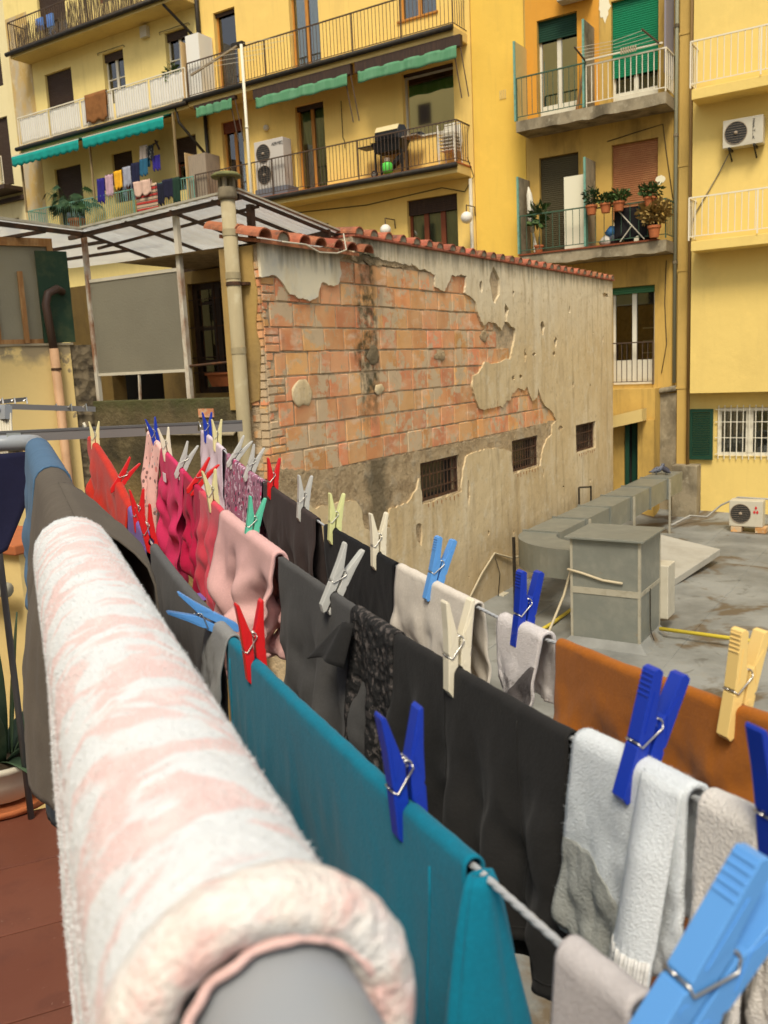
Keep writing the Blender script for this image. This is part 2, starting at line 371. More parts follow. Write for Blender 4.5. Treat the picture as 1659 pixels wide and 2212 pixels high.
def win(bld, x0, x1, z0, z1, Y, fm, leaves=2, rail=(), shut=0., sm=None, glass=None, curt=None, frame=.06, panel=0., head=.0, sill=False, name='window', tie=None, reveal=.16):
    """a window or glazed door set into its reveal; panes, bars, shutter and curtain are its sub-parts"""
    y = Y+reveal; zt = z1-head
    w = MB()
    w.box(x0, x0+frame, y, y+.06, z0, zt); w.box(x1-frame, x1, y, y+.06, z0, zt); w.box(x0+frame, x1-frame, y+.002, y+.058, zt-frame, zt); w.box(x0+frame, x1-frame, y+.002, y+.058, z0, z0+frame)
    W = (x1-x0)/leaves
    for i in range(1, leaves): w.box(x0+W*i-frame*.9, x0+W*i+frame*.9, y-.012, y+.05, z0+frame, zt-frame)
    if sill: w.box(x0-.06, x1+.06, Y-.05, Y+.14, z0-.05, z0-.004)
    r = w.build(name, fm, bld)
    for i in range(leaves):
        a, c = x0+W*i+frame*.9, x0+W*(i+1)-frame*.9
        zb = z0+frame
        if panel:
            part('door_panel', fm, r, lambda b: (b.box(a, c, y+.012, y+.045, zb, zb+panel), b.box(a+.05, c-.05, y+.002, y+.012, zb+.06, zb+panel-.06)))
            zb += panel
        part('pane', glass or M_GLASS, r, lambda b: b.box(a, c, y+.028, y+.034, zb, zt-frame))
        for k in rail:
            zz = lerp(zb, zt-frame, k); part('glazing_bar', fm, r, lambda b: b.box(a, c, y+.004, y+.056, zz-.018, zz+.018))
    if curt:
        for i in range(leaves): curtain(r, x0+W*i+.03, x0+W*(i+1)-.03, z0+.05, zt-.05, y+.14, curt, tie=None if tie is None else (tie if i % 2 == 0 else 1-tie))
    if shut: shutter(r, x0+.005, x1-.005, z1-(z1-z0)*shut, z1-.002, y-.05, sm or M_SHUT)
    return r
def building(name, label, x0, x1, z0, z1, Y, m, holes, th=.34, back=3.):
    t = thing(name, label, 'building', ((x0+x1)/2, Y+1, z0))
    b = MB(); wall_y(b, Y, th, x0, x1, z0, z1, holes); wl = b.build('wall', m, t)
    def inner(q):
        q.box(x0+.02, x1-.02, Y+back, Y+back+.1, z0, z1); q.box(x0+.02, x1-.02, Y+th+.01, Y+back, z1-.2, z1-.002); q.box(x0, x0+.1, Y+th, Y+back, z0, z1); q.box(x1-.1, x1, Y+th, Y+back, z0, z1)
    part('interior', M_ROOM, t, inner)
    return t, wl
def slab(bld, x0, x1, zt, th, y0=YB, y1=YF, gutter=True, m=None, gm=None, edge=None):
    s = part('balcony', m or M_SOFFIT, bld, lambda b: b.box(x0, x1, y0, y1-.001, zt-th, zt), bev=.012)
    if edge: part('tile_edge', edge, s, lambda b: b.box(x0-.02, x1+.02, y0-.035, y1-.002, zt+.001, zt+.035))
    if gutter: part('gutter', M_GUT, s, lambda b: b.tube([(x0-.12, y0-.075, zt-.06), (x1+.02, y0-.075, zt-.05)], .072, 10), smooth=True)
    return s

# --- pale building at the far left
hp = [(-31.6,-30.75,6.1,8.3), (-31.6,-30.7,9.2,11.3)]
t_pale, _ = building('apartment_building', 'pale cream building at the far left edge with dark brown shutters', -36, -30.02, -9, 18, YF+.3, M_PALE, [(-31.75,-30.85,4.2,6.35), (-31.75,-30.9,7.6,10.1), (-31.75,-30.9,11.2,13.4)])
for z0, z1 in ((4.2,6.35), (7.6,10.1), (11.2,13.4)): win(t_pale, -31.75, -30.87, z0, z1, YF+.3, M_DKWOOD, 1, shut=.97)
part('cornice', M_DKWOOD, t_pale, lambda b: (b.box(-36, -30.03, YF+.14, YF+.298, 6.95, 7.10)))
sp = slab(t_pale, -33.5, -30.3, 7.4, .16, YF-.6, YF+.3, gutter=False, m=M_DKWOOD)
rail_y(t_pale, -33.5, -30.35, YF-.55, 7.4, 8.4, M_WHITER, bal=.2, r=.013)

# --- cream building with awnings
XC0, XC1 = -30.0, -20.42
WA, WB, WC = (-28.1,-26.65), (-25.0,-23.98), (-22.0,-20.98)
holes = []
for zf in (5.2, 8.45, 11.66):
    holes += [(*WA, zf+.03, zf+2.46), (*WB, zf+.85, zf+2.5), (*WC, zf+.85, zf+2.5)]
t_cr, _ = building('apartment_building', 'cream yellow apartment building with white railing screens and teal awnings', XC0, XC1, -9, 18, YF, M_CREAM, holes)
part('bare_plaster_strip', M_BARE, t_cr, lambda b: b.box(-29.98, -28.75, YF-.012, YF-.002, 4.9, 13.2))
for i, zf in enumerate((5.2, 8.45, 11.66)):
    win(t_cr, *WA, zf+.03, zf+2.46, YF, M_DKWOOD, 2, shut=.97 if i == 1 else .62, rail=(.5,))
    win(t_cr, *WB, zf+.85, zf+2.5, YF, M_WHITEF if i == 1 else M_MAHOG, 2, shut=.16 if i == 1 else .55, rail=(.5,), curt=M_CURT if i == 1 else None)
    win(t_cr, *WC, zf+.85, zf+2.5, YF, M_WHITEF if i else M_MAHOG, 2, shut=.16 if i else .45, rail=(.5,), curt=M_CURT if i == 1 else None)
    if i: 
        for w in (WB, WC): part('curtain_rod', M_GUT, t_cr, lambda b: b.tube([(w[0]-.2, YF-.01, zf+2.5), (w[0]-.16, YF-.06, zf+2.55), (w[1]+.1, YF-.06, zf+2.55), (w[1]+.13, YF-.01, zf+2.5)], .011, 5))
slab(t_cr, -28.85, -20.45, 11.62, .2, m=M_SOFFIT); slab(t_cr, -28.85, -20.45, 8.41, .2); slab(t_cr, -28.85, -20.45, 5.16, .2)
rail_y(t_cr, -28.85, -20.5, YB+.03, 11.62, 12.62, M_BROWNR, ends=(YF, None), post=2.0)
rw = rail_y(t_cr, -28.85, -20.5, YB+.03, 8.41, 9.42, M_WHITER, ends=(YF, None), post=1.66, bal=.11)
rg = rail_y(t_cr, -28.8, -20.5, YB+.03, 5.16, 6.19, M_GREENR, ends=(YF, None), post=2.8, bal=.105, r=.011)
m_scr = mat('white_fabric_screen', (.70,.68,.62), .85, [dict(c=(.55,.52,.44), s=1.4, lo=.5, hi=.8, f=.4)])
for i in range(5):
    a = lerp(-28.85, -20.5, i/5)+.05; c = lerp(-28.85, -20.5, (i+1)/5)-.04
    P = [[(lerp(a, c, u/24), YB+.075+.012*noise.noise((u*.5, v*.7, i*9))+.01*math.sin(u*1.1), lerp(8.52, 9.38, v/8)) for u in range(25)] for v in range(9)]
    MB().grid(P).build('screen_panel', m_scr, t_cr, smooth=True, solid=.004)
m_reed = mat('weathered_reed', (.13,.095,.055), .9, [dict(c=(.24,.19,.11), s=20, lo=.5, hi=.7, st=(3,3,.2)), dict(c=(.05,.04,.03), s=6, lo=.5, hi=.7)])
def reeds(x0, x1, prof):
    b = MB(); rr = random.Random(int(x0*10)); n = int((x1-x0)/.022)
    for i in range(n):
        x = x0+(x1-x0)*(i+rr.random()*.5)/n; h = interp(prof, i/n)*(.82+.3*rr.random())
        if h < .1: continue
        d = (rr.random()-.5)*.16+(.2 if rr.random() < .12 else 0); y = YB+.08+rr.random()*.03
        b.beam((x, y, 11.68), (x+d, y+rr.random()*.03, 11.68+h), .018, .006, up=(0,1,0))
    b.build('reed_screen', m_reed, t_cr, kind='stuff')
reeds(-28.6, -26.9, [(0,.9), (.15,.5), (.3,.75), (.7,.7), (.9,.5), (1,.2)])
reeds(-26.7, -24.3, [(0,.15), (.2,.5), (.5,.85), (.8,.95), (1,.75)])
reeds(-24.25, -22.2, [(0,.9), (.3,1.0), (.7,.95), (1,.7)])
for x0, x1 in ((-27.65,-27.3), (-27.1,-26.75)):
    part('folded_towel', mat('blue_towel', (.10,.22,.55), .9), t_cr, lambda b: b.box(x0, x1, YB+.3, YB+.36, 12.15, 12.55))
part('electric_box', M_PLASTIC, t_cr, lambda b: (b.box(-22.95,-22.65, YF-.16, YF-.003, 10.98, 11.32), b.box(-22.86,-22.74, YF-.165, YF-.161, 11.06, 11.12)), bev=.02)

# --- ochre yellow building with the long balconies
XY0, XY1 = -20.40, -11.02
D1, D2, BW = (-19.86,-18.98), (-16.9,-15.85), (-13.15,-11.55)
holes = [(*D1, 5.22, 7.83), (*D2, 5.22, 7.76), (*BW, 6.22, 7.92), (*D1, 8.52, 11.05), (*D2, 8.52, 10.95), (-13.15,-12.0, 9.27, 10.9), (-13.15,-11.55, 2.0, 4.56), (-17.0,-15.9, 2.0, 4.3), (*D1, 11.9, 14.3), (*D2, 11.9, 14.3)]
t_ye, _ = building('apartment_building', 'ochre yellow building with barbecue balcony and green folded awnings', XY0, XY1, -9, 18, YF, M_YEL, holes)
win(t_ye, *D1, 5.22, 7.83, YF, M_OAK, 2, shut=.13, sm=M_MAHOG, curt=None, name='balcony_door')
win(t_ye, *D2, 5.22, 7.76, YF, M_OAK, 2, shut=.06, curt=M_CURT, name='balcony_door', tie=.8)
win(t_ye, *BW, 6.22, 7.92, YF, M_PLASTIC, 1, shut=.05, glass=M_GLASSR, frame=.05, sill=True, head=.08)
win(t_ye, *D1, 8.52, 11.05, YF, M_OAK, 1, shut=.05, name='balcony_door')
win(t_ye, *D2, 8.52, 10.95, YF, M_OAK, 2, shut=.05, curt=M_CURT, name='balcony_door')
win(t_ye, -13.15, -12.0, 9.27, 10.9, YF, M_OAK, 2, sill=True)
win(t_ye, -13.15, -11.55, 2.0, 4.56, YF, M_MAHOG, 3, shut=.16, sm=M_DKWOOD, curt=M_CURT, name='balcony_door', frame=.08)
win(t_ye, -17.0, -15.9, 2.0, 4.3, YF, M_MAHOG, 2, shut=.3)
for d in (D1, D2): win(t_ye, *d, 11.9, 14.3, YF, M_OAK, 2, shut=.2, name='balcony_door')
slab(t_ye, -20.42, -11.1, 8.48, .24, edge=None); slab(t_ye, -20.42, -11.1, 5.14, .24, edge=M_POT)
rail_y(t_ye, -20.4, -11.12, YB+.03, 8.48, 9.51, M_BROWNR, ends=(None, YF), post=1.55)
rail_y(t_ye, -20.4, -11.12, YB+.03, 5.18, 6.22, M_BROWNR, ends=(None, YF), post=1.55)
part('soil_pipe', M_GUT, t_ye, lambda b: (b.tube([(-20.42, YF-.10, 5.2), (-20.42, YF-.10, 8.2)], .06, 10), b.tube([(-20.42, YF-.10, 9.6), (-20.42, YF-.10, 12.5)], .07, 10),
     b.tube([(-20.45, YF-.10, 6.9), (-20.95, YB+.05, 7.9), (-21.0, YB+.02, 8.4)], .045, 8), b.tube([(-20.45, YF-.1, 10.35), (-21.2, YB+.05, 11.4), (-21.25, YB, 11.9)], .045, 8)), smooth=True)
part('partition_screen', mat('beige_board', (.52,.36,.17), .8), t_ye, lambda b: b.box(-20.62, -20.58, YB+.02, YF, 8.5, 10.2), bev=.01); part('partition_screen', mat('beige_board', (.52,.36,.17), .8), t_ye, lambda b: b.box(-20.80, -20.77, YB+.02, YF, 5.2, 6.95), bev=.01)
part('wall_lamp', M_PLASTIC, t_ye, lambda b: b.sphere((-18.0, YF-.05, 7.35), .09, 12, 8), smooth=True)
part('white_downpipe', M_PLASTIC, t_ye, lambda b: b.tube([(-11.1, YF-.06, -1), (-11.1, YF-.06, 4.85)], .05, 8), smooth=True)
# two metal/wood cabinets by the pipe
part('storage_cabinet', mat('white_metal_cabinet', (.72,.70,.62), .5), None, lambda b: (b.box(-20.5,-19.95, YB+.15, YF-.03, 8.5, 10.35), b.box(-20.505,-20.5, YB+.2, YF-.05, 8.55, 10.3)), bev=.012, label='tall white metal cabinet on the upper balcony beside the drainpipe', cat='cabinet')
part('storage_cabinet', M_GREY, None, lambda b: (b.box(-20.75,-20.0, YB+.12, YF-.03, 5.2, 6.85), b.box(-20.76,-20.75, YB+.16, YF-.06, 5.24, 6.8)), bev=.012, label='tall grey weathered cabinet on the lower balcony behind the chimney pipe', cat='cabinet')

# --- bright yellow stair tower
t_tw, _ = building('stair_tower', 'plain bright yellow windowless wall between the balcony buildings', -11.0, -9.52, -9, 18, YF+.02, M_TOWER, [])
part('vent_grille', M_SOFFIT, t_tw, lambda b: [b.box(-10.22+i*.05, -10.19+i*.05, YF+.005, YF+.018, 6.7, 6.92) for i in range(4)])

# --- stained ochre block on the right
XR0, XR1 = -9.5, -5.62
DL, DR = (-9.15,-8.1), (-7.25,-6.12)
holes = [(*DL, 5.88, 8.35), (*DR, 5.88, 8.35), (*DL, 2.63, 5.07), (*DR, 2.63, 5.08), (-7.27,-6.18,-.76,1.66), (*DL, 9.2, 11.6), (*DR, 9.2, 11.6)]
t_oc, _ = building('apartment_building', 'stained ochre building on the right with green shutters and two balconies', XR0, XR1, -9, 18, YF, M_OCHRE, holes)
part('orange_plaster_bay', plaster('orange_plaster', (.66,.31,.04), f=.15), t_oc, lambda b: wall_y(b, YF-.014, .012, -9.46, -7.55, 5.9, 9.3, [(*DL, 5.88, 8.35)]))
win(t_oc, *DL, 5.88, 8.35, YF, M_WHITEF, 2, shut=.20, sm=M_SHUTDG, glass=M_GLASSR, panel=.4, name='balcony_door')
win(t_oc, *DR, 5.88, 8.35, YF, M_WHITEF, 2, shut=.70, sm=M_SHUTG, panel=.35, name='balcony_door')
win(t_oc, *DL, 2.63, 5.07, YF, M_DKWOOD, 2, shut=.985, sm=mat('olive_brown_shutter', (.075,.062,.03), .6), name='balcony_door')
win(t_oc, *DR, 2.63, 5.08, YF, M_WHITEF, 2, shut=.72, sm=M_SHUTO, name='balcony_door')
w3 = win(t_oc, -7.27, -6.18, -.76, 1.66, YF, M_WHITEF, 2, shut=.07, sm=mat('leaf_green_shutter', (.05,.16,.07), .5), panel=.55, name='balcony_door', rail=())
for z in (.3, .62, .0): part('shelf_bar', M_PLASTIC, w3, lambda b: b.box(-6.62, -6.27, YF+.5, YF+.54, z, z+.03))
rail_y(t_oc, -7.25, -6.2, YF-.06, -.78, .28, M_BROWNR, post=1.1, bal=.13, r=.011)
for d in (DL, DR): win(t_oc, *d, 9.2, 11.6, YF, M_WHITEF, 2, shut=.5, sm=M_SHUTG, name='balcony_door')
def rough_slab(x0, x1, zt, th, nm, m):
    b = MB(); n = 26; P = []
    ring = lambda x, k: [(x, YB+.0, zt), (x, YB, zt-th*(1+.18*noise.noise((x*3, k, 0)))), (x, YF-.002, zt-th), (x, YF-.002, zt)]
    P = [[*ring(lerp(x0, x1, i/n), zt), ring(lerp(x0, x1, i/n), zt)[0]] for i in range(n+1)]
    b.grid(P); o = len(b.v); b.add(ring(x0, zt), [(0,1,2,3)]); b.add(ring(x1, zt), [(3,2,1,0)])
    return b.build(nm, m, t_oc)
rough_slab(-9.42, -5.72, 5.86, .26, 'balcony', M_CONC); rough_slab(-9.40, -5.70, 2.60, .26, 'balcony', M_CONC)
part('tile_edge', M_MAHOG, t_oc, lambda b: b.box(-9.42, -5.9, YB-.03, YB+.3, 2.602, 2.64))
XM = -7.62
rail_y(t_oc, -9.4, XM-.01, YB+.03, 5.87, 6.87, M_DGREENR, bal=.13, post=2, r=.008)
rail_y(t_oc, XM+.01, -5.74, YB+.03, 5.87, 6.80, M_WHITER, bal=.13, post=2, r=.012, ends=(None, YF))
rail_y(t_oc, -9.38, XM-.01, YB+.03, 2.64, 3.58, M_DGREENR, bal=.16, post=2, r=.009)
rail_y(t_oc, XM+.01, -5.72, YB+.03, 2.64, 3.52, M_DGREENR, bal=.19, post=2, r=.009, ends=(None, YF))
for x, z0, z1, m in ((-9.45, 5.88, 7.75, M_SOFFIT), (XM-.06, 5.88, 7.85, M_CONC), (-9.43, 2.66, 4.55, M_CONC), (XM-.05, 2.66, 4.75, M_CONC)):
    s = part('partition_screen', m, t_oc, lambda b: b.box(x-.02, x+.02, YB+.06, YF-.02, z0, z1)); part('screen_post', M_GREENR, s, lambda b: b.box(x-.026, x+.026, YB+.02, YB+.058, z0, z1))
part('partition_screen', mat('grey_metal_panel', (.24,.22,.24), .5), t_oc, lambda b: b.box(-5.80, -5.76, YB+.1, YF-.02, 6.3, 8.6))
part('downpipe', mat('verdigris_pipe', (.30,.30,.20), .6), t_oc, lambda b: b.tube([(-5.68, YF-.07, -.75), (-5.68, YF-.07, 14)], .045, 8), smooth=True)
for z in (5.0, 2.1, 7.4): part('pipe_bracket', M_CONC, t_oc, lambda b: b.tube([(-5.68, YF-.07, z), (-5.68, YF-.07, z+.07)], .06, 8))
part('old_pipe', M_CONC, t_oc, lambda b: b.tube([(-6.15, YF-.12, -.98), (-5.95, YF-.10, -.93), (-5.62, YF-.10, -.88)], .07, 8), smooth=True)
for x, z, w, h in ((-6.05, 4.10, .17, .14), (-7.42, 8.25, .2, .35)): part('pale_patch', mat('pale_patch_white', (.80,.74,.52), .9), t_oc, lambda b: b.prism([(x+w*math.cos(a)*(.7+.6*noise.noise((math.cos(a)*2, math.sin(a)*2, z))), z+h*math.sin(a)*(.7+.6*noise.noise((math.cos(a)*2, math.sin(a)*2, x)))) for a in [2*PI*k/18 for k in range(18)]], 1, YF-.008, YF-.001))  # irregular pale patches set flat on the ochre wall
# low yellow annex with a lintel and a dark doorway behind the brick building
def annex(b):
    b.box(-7.6, -6.02, YF-.55, YF-.01, ROOF, -1.75); b.box(-7.6, -6.02, YF-.3, YF-.011, -1.75, -.82)
tan = part('annex', M_OCHRE, t_oc, lambda b: (b.box(-6.42, -6.02, YF-.6, YF-.011, ROOF, -1.62), b.box(-7.6, -6.75, YF-.6, YF-.011, ROOF, -1.62), b.box(-7.6, -6.02, YF-.5, YF-.012, -1.62, -.86)))
part('lintel', M_SOFFIT, t_oc, lambda b: b.hexa([(-7.5,YF-1.15,-1.9),(-6.2,YF-1.0,-1.62),(-6.2,YF-.61,-1.62),(-7.5,YF-.61,-1.9),(-7.5,YF-1.15,-1.62),(-6.2,YF-1.0,-1.32),(-6.2,YF-.602,-1.32),(-7.5,YF-.602,-1.62)]))
part('green_door', M_SHUTDG, t_oc, lambda b: (b.box(-6.72,-6.62, YF-.66, YF-.6, -3.3, -1.75), b.box(-6.62,-6.45, YF-.4, YF-.36, -3.4, -1.7)))
part('dark_doorway', M_ROOM, t_oc, lambda b: b.box(-6.75,-6.42, YF-.3, YF-.2, ROOF, -1.6))
part('wall_base', M_CONC, t_oc, lambda b: b.box(-6.02, -5.62, YF-.06, YF-.004, ROOF, -1.0))
part('concrete_pier', M_CONC, t_oc, lambda b: b.box(-5.62, -5.02, YF-.45, YF-.02, ROOF, -2.75), bev=.02)

# --- fresh yellow building at the right edge, upper floors overhanging
t_ri = thing('apartment_building', 'fresh bright yellow building at the right edge, upper floors overhanging', 'building', (-2, YF+1, ROOF))
YR = 22.0
part('corner_pilaster', plaster('pilaster_plaster', (.54,.36,.10), f=.25), t_ri, lambda b: (b.box(-5.60, -5.36, YF-.10, YF+.3, -3.0, 18), [b.box(-5.62, -5.34, YF-.115, YF-.10, z, z+.05) for z in (7.2, 4.3, 1.9, -.9, -2.9)]))
part('corner_pipe', mat('brown_pipe', (.30,.19,.07), .6), t_ri, lambda b: b.tube([(-5.30, YR+.18, -3.0), (-5.30, YR+.18, 14)], .04, 8), smooth=True)
part('wall', M_RIGHT, t_ri, lambda b: b.box(-5.22, 4, YR, YF+3, -1.0, 18))
b = MB(); wall_y(b, YF, .3, -5.34, 4, ROOF-.2, -1.0, [(-4.66,-3.2,-2.55,-1.38)]); b.build('recessed_wall', M_RIGHT, t_ri)
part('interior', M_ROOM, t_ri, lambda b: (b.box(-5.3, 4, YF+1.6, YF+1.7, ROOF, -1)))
wr = win(t_ri, -4.66, -3.2, -2.55, -1.38, YF, M_WHITEF, 2, frame=.09, reveal=.05)
def grille(b):
    for i in range(11): x = -4.62+i*.14; b.cyl((x, YF-.05, -2.62), (x, YF-.05, -1.32), .012, 6)
    for z in (-2.5, -2.1, -1.72, -1.42): b.beam((-4.7, YF-.05, z), (-3.2, YF-.05, z), .016, .016)
part('grille', M_WHITEF, wr, grille)
def louvre(b):
    x0, x1, z0, z1 = -5.30, -4.74, -2.64, -1.40; y = YF-.10
    b.box(x0, x0+.07, y, y+.04, z0, z1); b.box(x1-.07, x1, y, y+.04, z0, z1); b.box(x0+.07, x1-.07, y+.001, y+.039, z1-.08, z1); b.box(x0+.07, x1-.07, y+.001, y+.039, z0, z0+.1)
lv = part('louvred_shutter', M_SHUTDG, t_ri, louvre)
part('louvre_slats', M_SHUTDG, lv, lambda b: [b.hexa([(-5.23,YF-.098,z),(-4.81,YF-.098,z),(-4.81,YF-.064,z+.025),(-5.23,YF-.064,z+.025),(-5.23,YF-.098,z+.008),(-4.81,YF-.098,z+.008),(-4.81,YF-.064,z+.033),(-5.23,YF-.064,z+.033)]) for z in [-2.53+k*.042 for k in range(25)]], kind='stuff')
for zr, hgt in ((5.72, .98), (2.46, .95)):
    s = part('balcony', M_RIGHT, t_ri, lambda b: b.box(-5.1 if zr > 5 else -5.08, 4, 21.35, YR-.001, zr-.22, zr), bev=.01)
    if zr < 5: pass
    rail_y(t_ri, -5.12, 3.6, 21.33, zr+.02, zr+hgt, M_WHITER, bal=.14, post=1.45, r=.010, ends=(YR, None), pr=.022)

# --- the building behind the photographer, seen only as a bright reflection in panes
t_op = thing('apartment_building', 'yellow building on the photographer side, seen mirrored in the balcony windows', 'building', (-33, -39.8, -9))
hop = [(-66+i*6, -64.4+i*6, 4.5+j*4, 6.6+j*4) for i in range(11) for j in range(6)]
b = MB(); wall_y(b, -40, .4, -70, 4, -9, 30, hop); b.build('wall', M_CREAM, t_op)
for h in hop: part('window', M_SHUT, t_op, lambda q: q.box(h[0], h[1], -39.8, -39.7, h[2], h[3]))
# ---------------------------------------------------------------- the low building with the bare brick wall
YN, YE = 7.62, 19.58          # near corner and far end of the wall
ZT1, ZT2, Y12 = 1.38, 1.60, 9.42
K = .67770
def z5(u, v): return ((720+.4822*u)*K, (680+.4822*v)*K)
def z6(u, v): return ((1300+.5155*u)*K, (760+.5155*v)*K)
def c4(u, v): return ((820+.3496*u)*K, (1300+.3496*v)*K)
def yz(p): q = oX(p[0], p[1], WX); return (q.y, q.z)
t_br = thing('brick_building', 'low old building with peeling plaster over bare hollow bricks', 'building', (WX-1, 13, ROOF))
WIN = [(10.91,12.11,-1.99,-1.42), (14.12,15.29,-1.96,-1.405), (17.24,18.41,-1.945,-1.39)]
m_core = mat('rough_bed_mortar', (.50,.38,.23), .95, [dict(c=(.26,.20,.13), s=9, d=7, lo=.45, hi=.65, f=.8), dict(c=(.36,.30,.20), s=22, lo=.5, hi=.7, f=.7)], [dict(s=35, d=8, a=.9, dist=.02), dict(s=9, d=4, a=.6, dist=.03)])
def core(b):
    # wall that faces +X with window holes: grid in (y, z)
    ys = sorted({YN, YE, Y12, *[h[0] for h in WIN], *[h[1] for h in WIN]}); zs = sorted({ROOF-.1, ZT1, ZT2, *[h[2] for h in WIN], *[h[3] for h in WIN]})
    X0 = WX-.016
    for a, c in zip(ys, ys[1:]):
        for d, e in zip(zs, zs[1:]):
            cy, cz = (a+c)/2, (d+e)/2
            if cz > ZT1 and cy < Y12: continue
            if any(h[0] < cy < h[1] and h[2] < cz < h[3] for h in WIN): continue
            b.add([(X0,a,d),(X0,c,d),(X0,c,e),(X0,a,e)], [(0,1,2,3)])
    for h in WIN:
        X1 = X0-.3
        b.add([(X0,h[0],h[2]),(X0,h[1],h[2]),(X0,h[1],h[3]),(X0,h[0],h[3]),(X1,h[0],h[2]),(X1,h[1],h[2]),(X1,h[1],h[3]),(X1,h[0],h[3])], [(0,1,5,4),(1,2,6,5),(2,3,7,6),(3,0,4,7)])
    b.add([(X0,YE,ROOF-.1),(X0-.45,YE,ROOF-.1),(X0-.45,YE,ZT2),(X0,YE,ZT2)], [(0,1,2,3)])
    b.add([(X0,Y12,ZT1),(X0-.4,Y12,ZT1),(X0-.4,Y12,ZT2),(X0,Y12,ZT2)], [(0,1,2,3)])
    b.add([(X0,Y12,ZT2),(X0-.4,Y12,ZT2),(X0-.4,YE,ZT2),(X0,YE,ZT2)], [(0,1,2,3)])
    b.add([(X0-.4,Y12,ZT1),(X0-.4,YE,ZT1),(X0-.4,YE,ZT2),(X0-.4,Y12,ZT2)], [(0,1,2,3)])
    b.add([(X0,YN,ZT1),(X0-2.2,YN,ZT1),(X0-2.2,YE,ZT1),(X0,YE,ZT1)], [(0,1,2,3)])
    b.box(X0-2.4, X0-.31, YN+1.6, YE-.01, -9, ZT1-.02)
    b.box(X0-.45, X0-.305, YN+.02, YE-.01, -9, ZT1-.03)
wcore = part('wall_core', m_core, t_br, core, flip=True)
# hollow bricks, one object each
m_brick = mat('hollow_brick', (.62,.285,.115), .92, [
    dict(c=(.68,.43,.22), s=1.7, d=3, lo=.42, hi=.6, f=.5), dict(c=(.54,.18,.075), s=1.1, d=3, lo=.56, hi=.7, f=.75),
    dict(c=(.70,.54,.38), s=3.2, d=4, lo=.54, hi=.68, f=.6, st=(1,1,2.2)),
    dict(c=(.40,.16,.075), k='wave', s=38, dir='Z', w=2.5, d=2, lo=.5, hi=1., f=.22),
    dict(c=(.52,.40,.25), s=1.9, d=10, r=.74, lo=.525, hi=.55, f=.93), dict(c=(.44,.34,.21), s=7.5, d=9, r=.75, lo=.58, hi=.61, f=.85),
    dict(c=(.19,.16,.12), s=2., d=7, lo=.58, hi=.75, f=.6, st=(1,1,.4)),
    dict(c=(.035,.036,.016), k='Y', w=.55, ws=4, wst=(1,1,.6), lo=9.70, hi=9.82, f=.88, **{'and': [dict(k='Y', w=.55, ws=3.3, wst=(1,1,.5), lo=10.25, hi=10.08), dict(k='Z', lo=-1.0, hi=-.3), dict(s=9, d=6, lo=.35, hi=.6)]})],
    [dict(s=70, d=6, a=.45, dist=.006), dict(k='wave', s=38, dir='Z', w=1.2, a=.15, dist=.004), dict(s=6, d=8, a=.5, dist=.02)], rnd=.24, rndh=.018)
rows = [1.29, 1.02, .750, .474, .199, -.076, -.365, -.649, -.935, -1.235]
rr = random.Random(4)
brick_cache = {}
def brick(y0, y1, z0, z1, dx=0.):
    key = (round((y1-y0)*50), round((z1-z0)*80)); w, h = key[0]/50, key[1]/80
    if key not in brick_cache: brick_cache[key] = []
    if len(brick_cache[key]) < 4:
        b = MB(); e = .007
        j = [rr.uniform(-e, e) for _ in range(16)]; c = .006
        F = [(0, c+j[0], c+j[1]), (0, w-c+j[2], c+j[3]), (0, w-c+j[4], h-c+j[5]), (0, c+j[6], h-c+j[7])]
        G = [(-.010, j[8]*.5, j[9]*.5), (-.010, w+j[10]*.5, j[11]*.5), (-.010, w+j[12]*.5, h+j[13]*.5), (-.010, j[14]*.5, h+j[15]*.5)]
        B = [(-.06, 0, 0), (-.06, w, 0), (-.06, w, h), (-.06, 0, h)]
        b.add(F+G+B, [(0,1,2,3)]+[(i, (i+1) % 4, 4+(i+1) % 4, 4+i) for i in range(4)]+[(4+i, 4+(i+1) % 4, 8+(i+1) % 4, 8+i) for i in range(4)])
        o = b.build('brick', m_brick, t_br, local=True); brick_cache[key].append(o)
    else:
        o = rr.choice(brick_cache[key]).copy(); COL.objects.link(o); o.parent = t_br
    o.location = V((WX+dx+rr.uniform(-.006, .006), y0, z0))-V(t_br.location)
    return o
nb = 0
for k in range(len(rows)-1):
    zt, zb = rows[k], rows[k+1]; end = interp([(0, 12.6), (2, 13.2), (4, 13.9), (5, 13.5), (6, 15.5), (7, 17.2), (8, 16.6), (9, 12.5)], k)
    y = 7.80+(.12 if k % 2 else .0)+rr.uniform(-.05, .05)
    # narrow corner bricks, three courses to a row
    for q in range(3):
        a = zb+(zt-zb)*q/3+.012; c = zb+(zt-zb)*(q+1)/3-.006
        brick(YN+.02, YN+.02+(y-YN-.05)*(1 if q != 1 else .55), a, c)
        if q == 1 and y-YN > .2: brick(YN+.035+(y-YN-.05)*.55, y-.03, a, c)
    while y < end:
        w = .425 if rr.random() < .78 else rr.choice((.20, .29, .36))
        if rr.random() < .035 and w > .4:      # a patch of three flat courses
            for q in range(3): brick(y, y+.2, zb+.012+(zt-zb)*q/3, zb+(zt-zb)*(q+1)/3-.006); brick(y+.215, y+w-.014, zb+.012+(zt-zb)*q/3, zb+(zt-zb)*(q+1)/3-.006)
        elif rr.random() < .13 and w > .4:
            brick(y, y+.2, zb+.016, zt-.002); brick(y+.21, y+w-.014, zb+.016, zt-.002)
        else: brick(y, y+w-.020, zb+rr.uniform(.014, .022), zt-.004, -.002)
        y += w
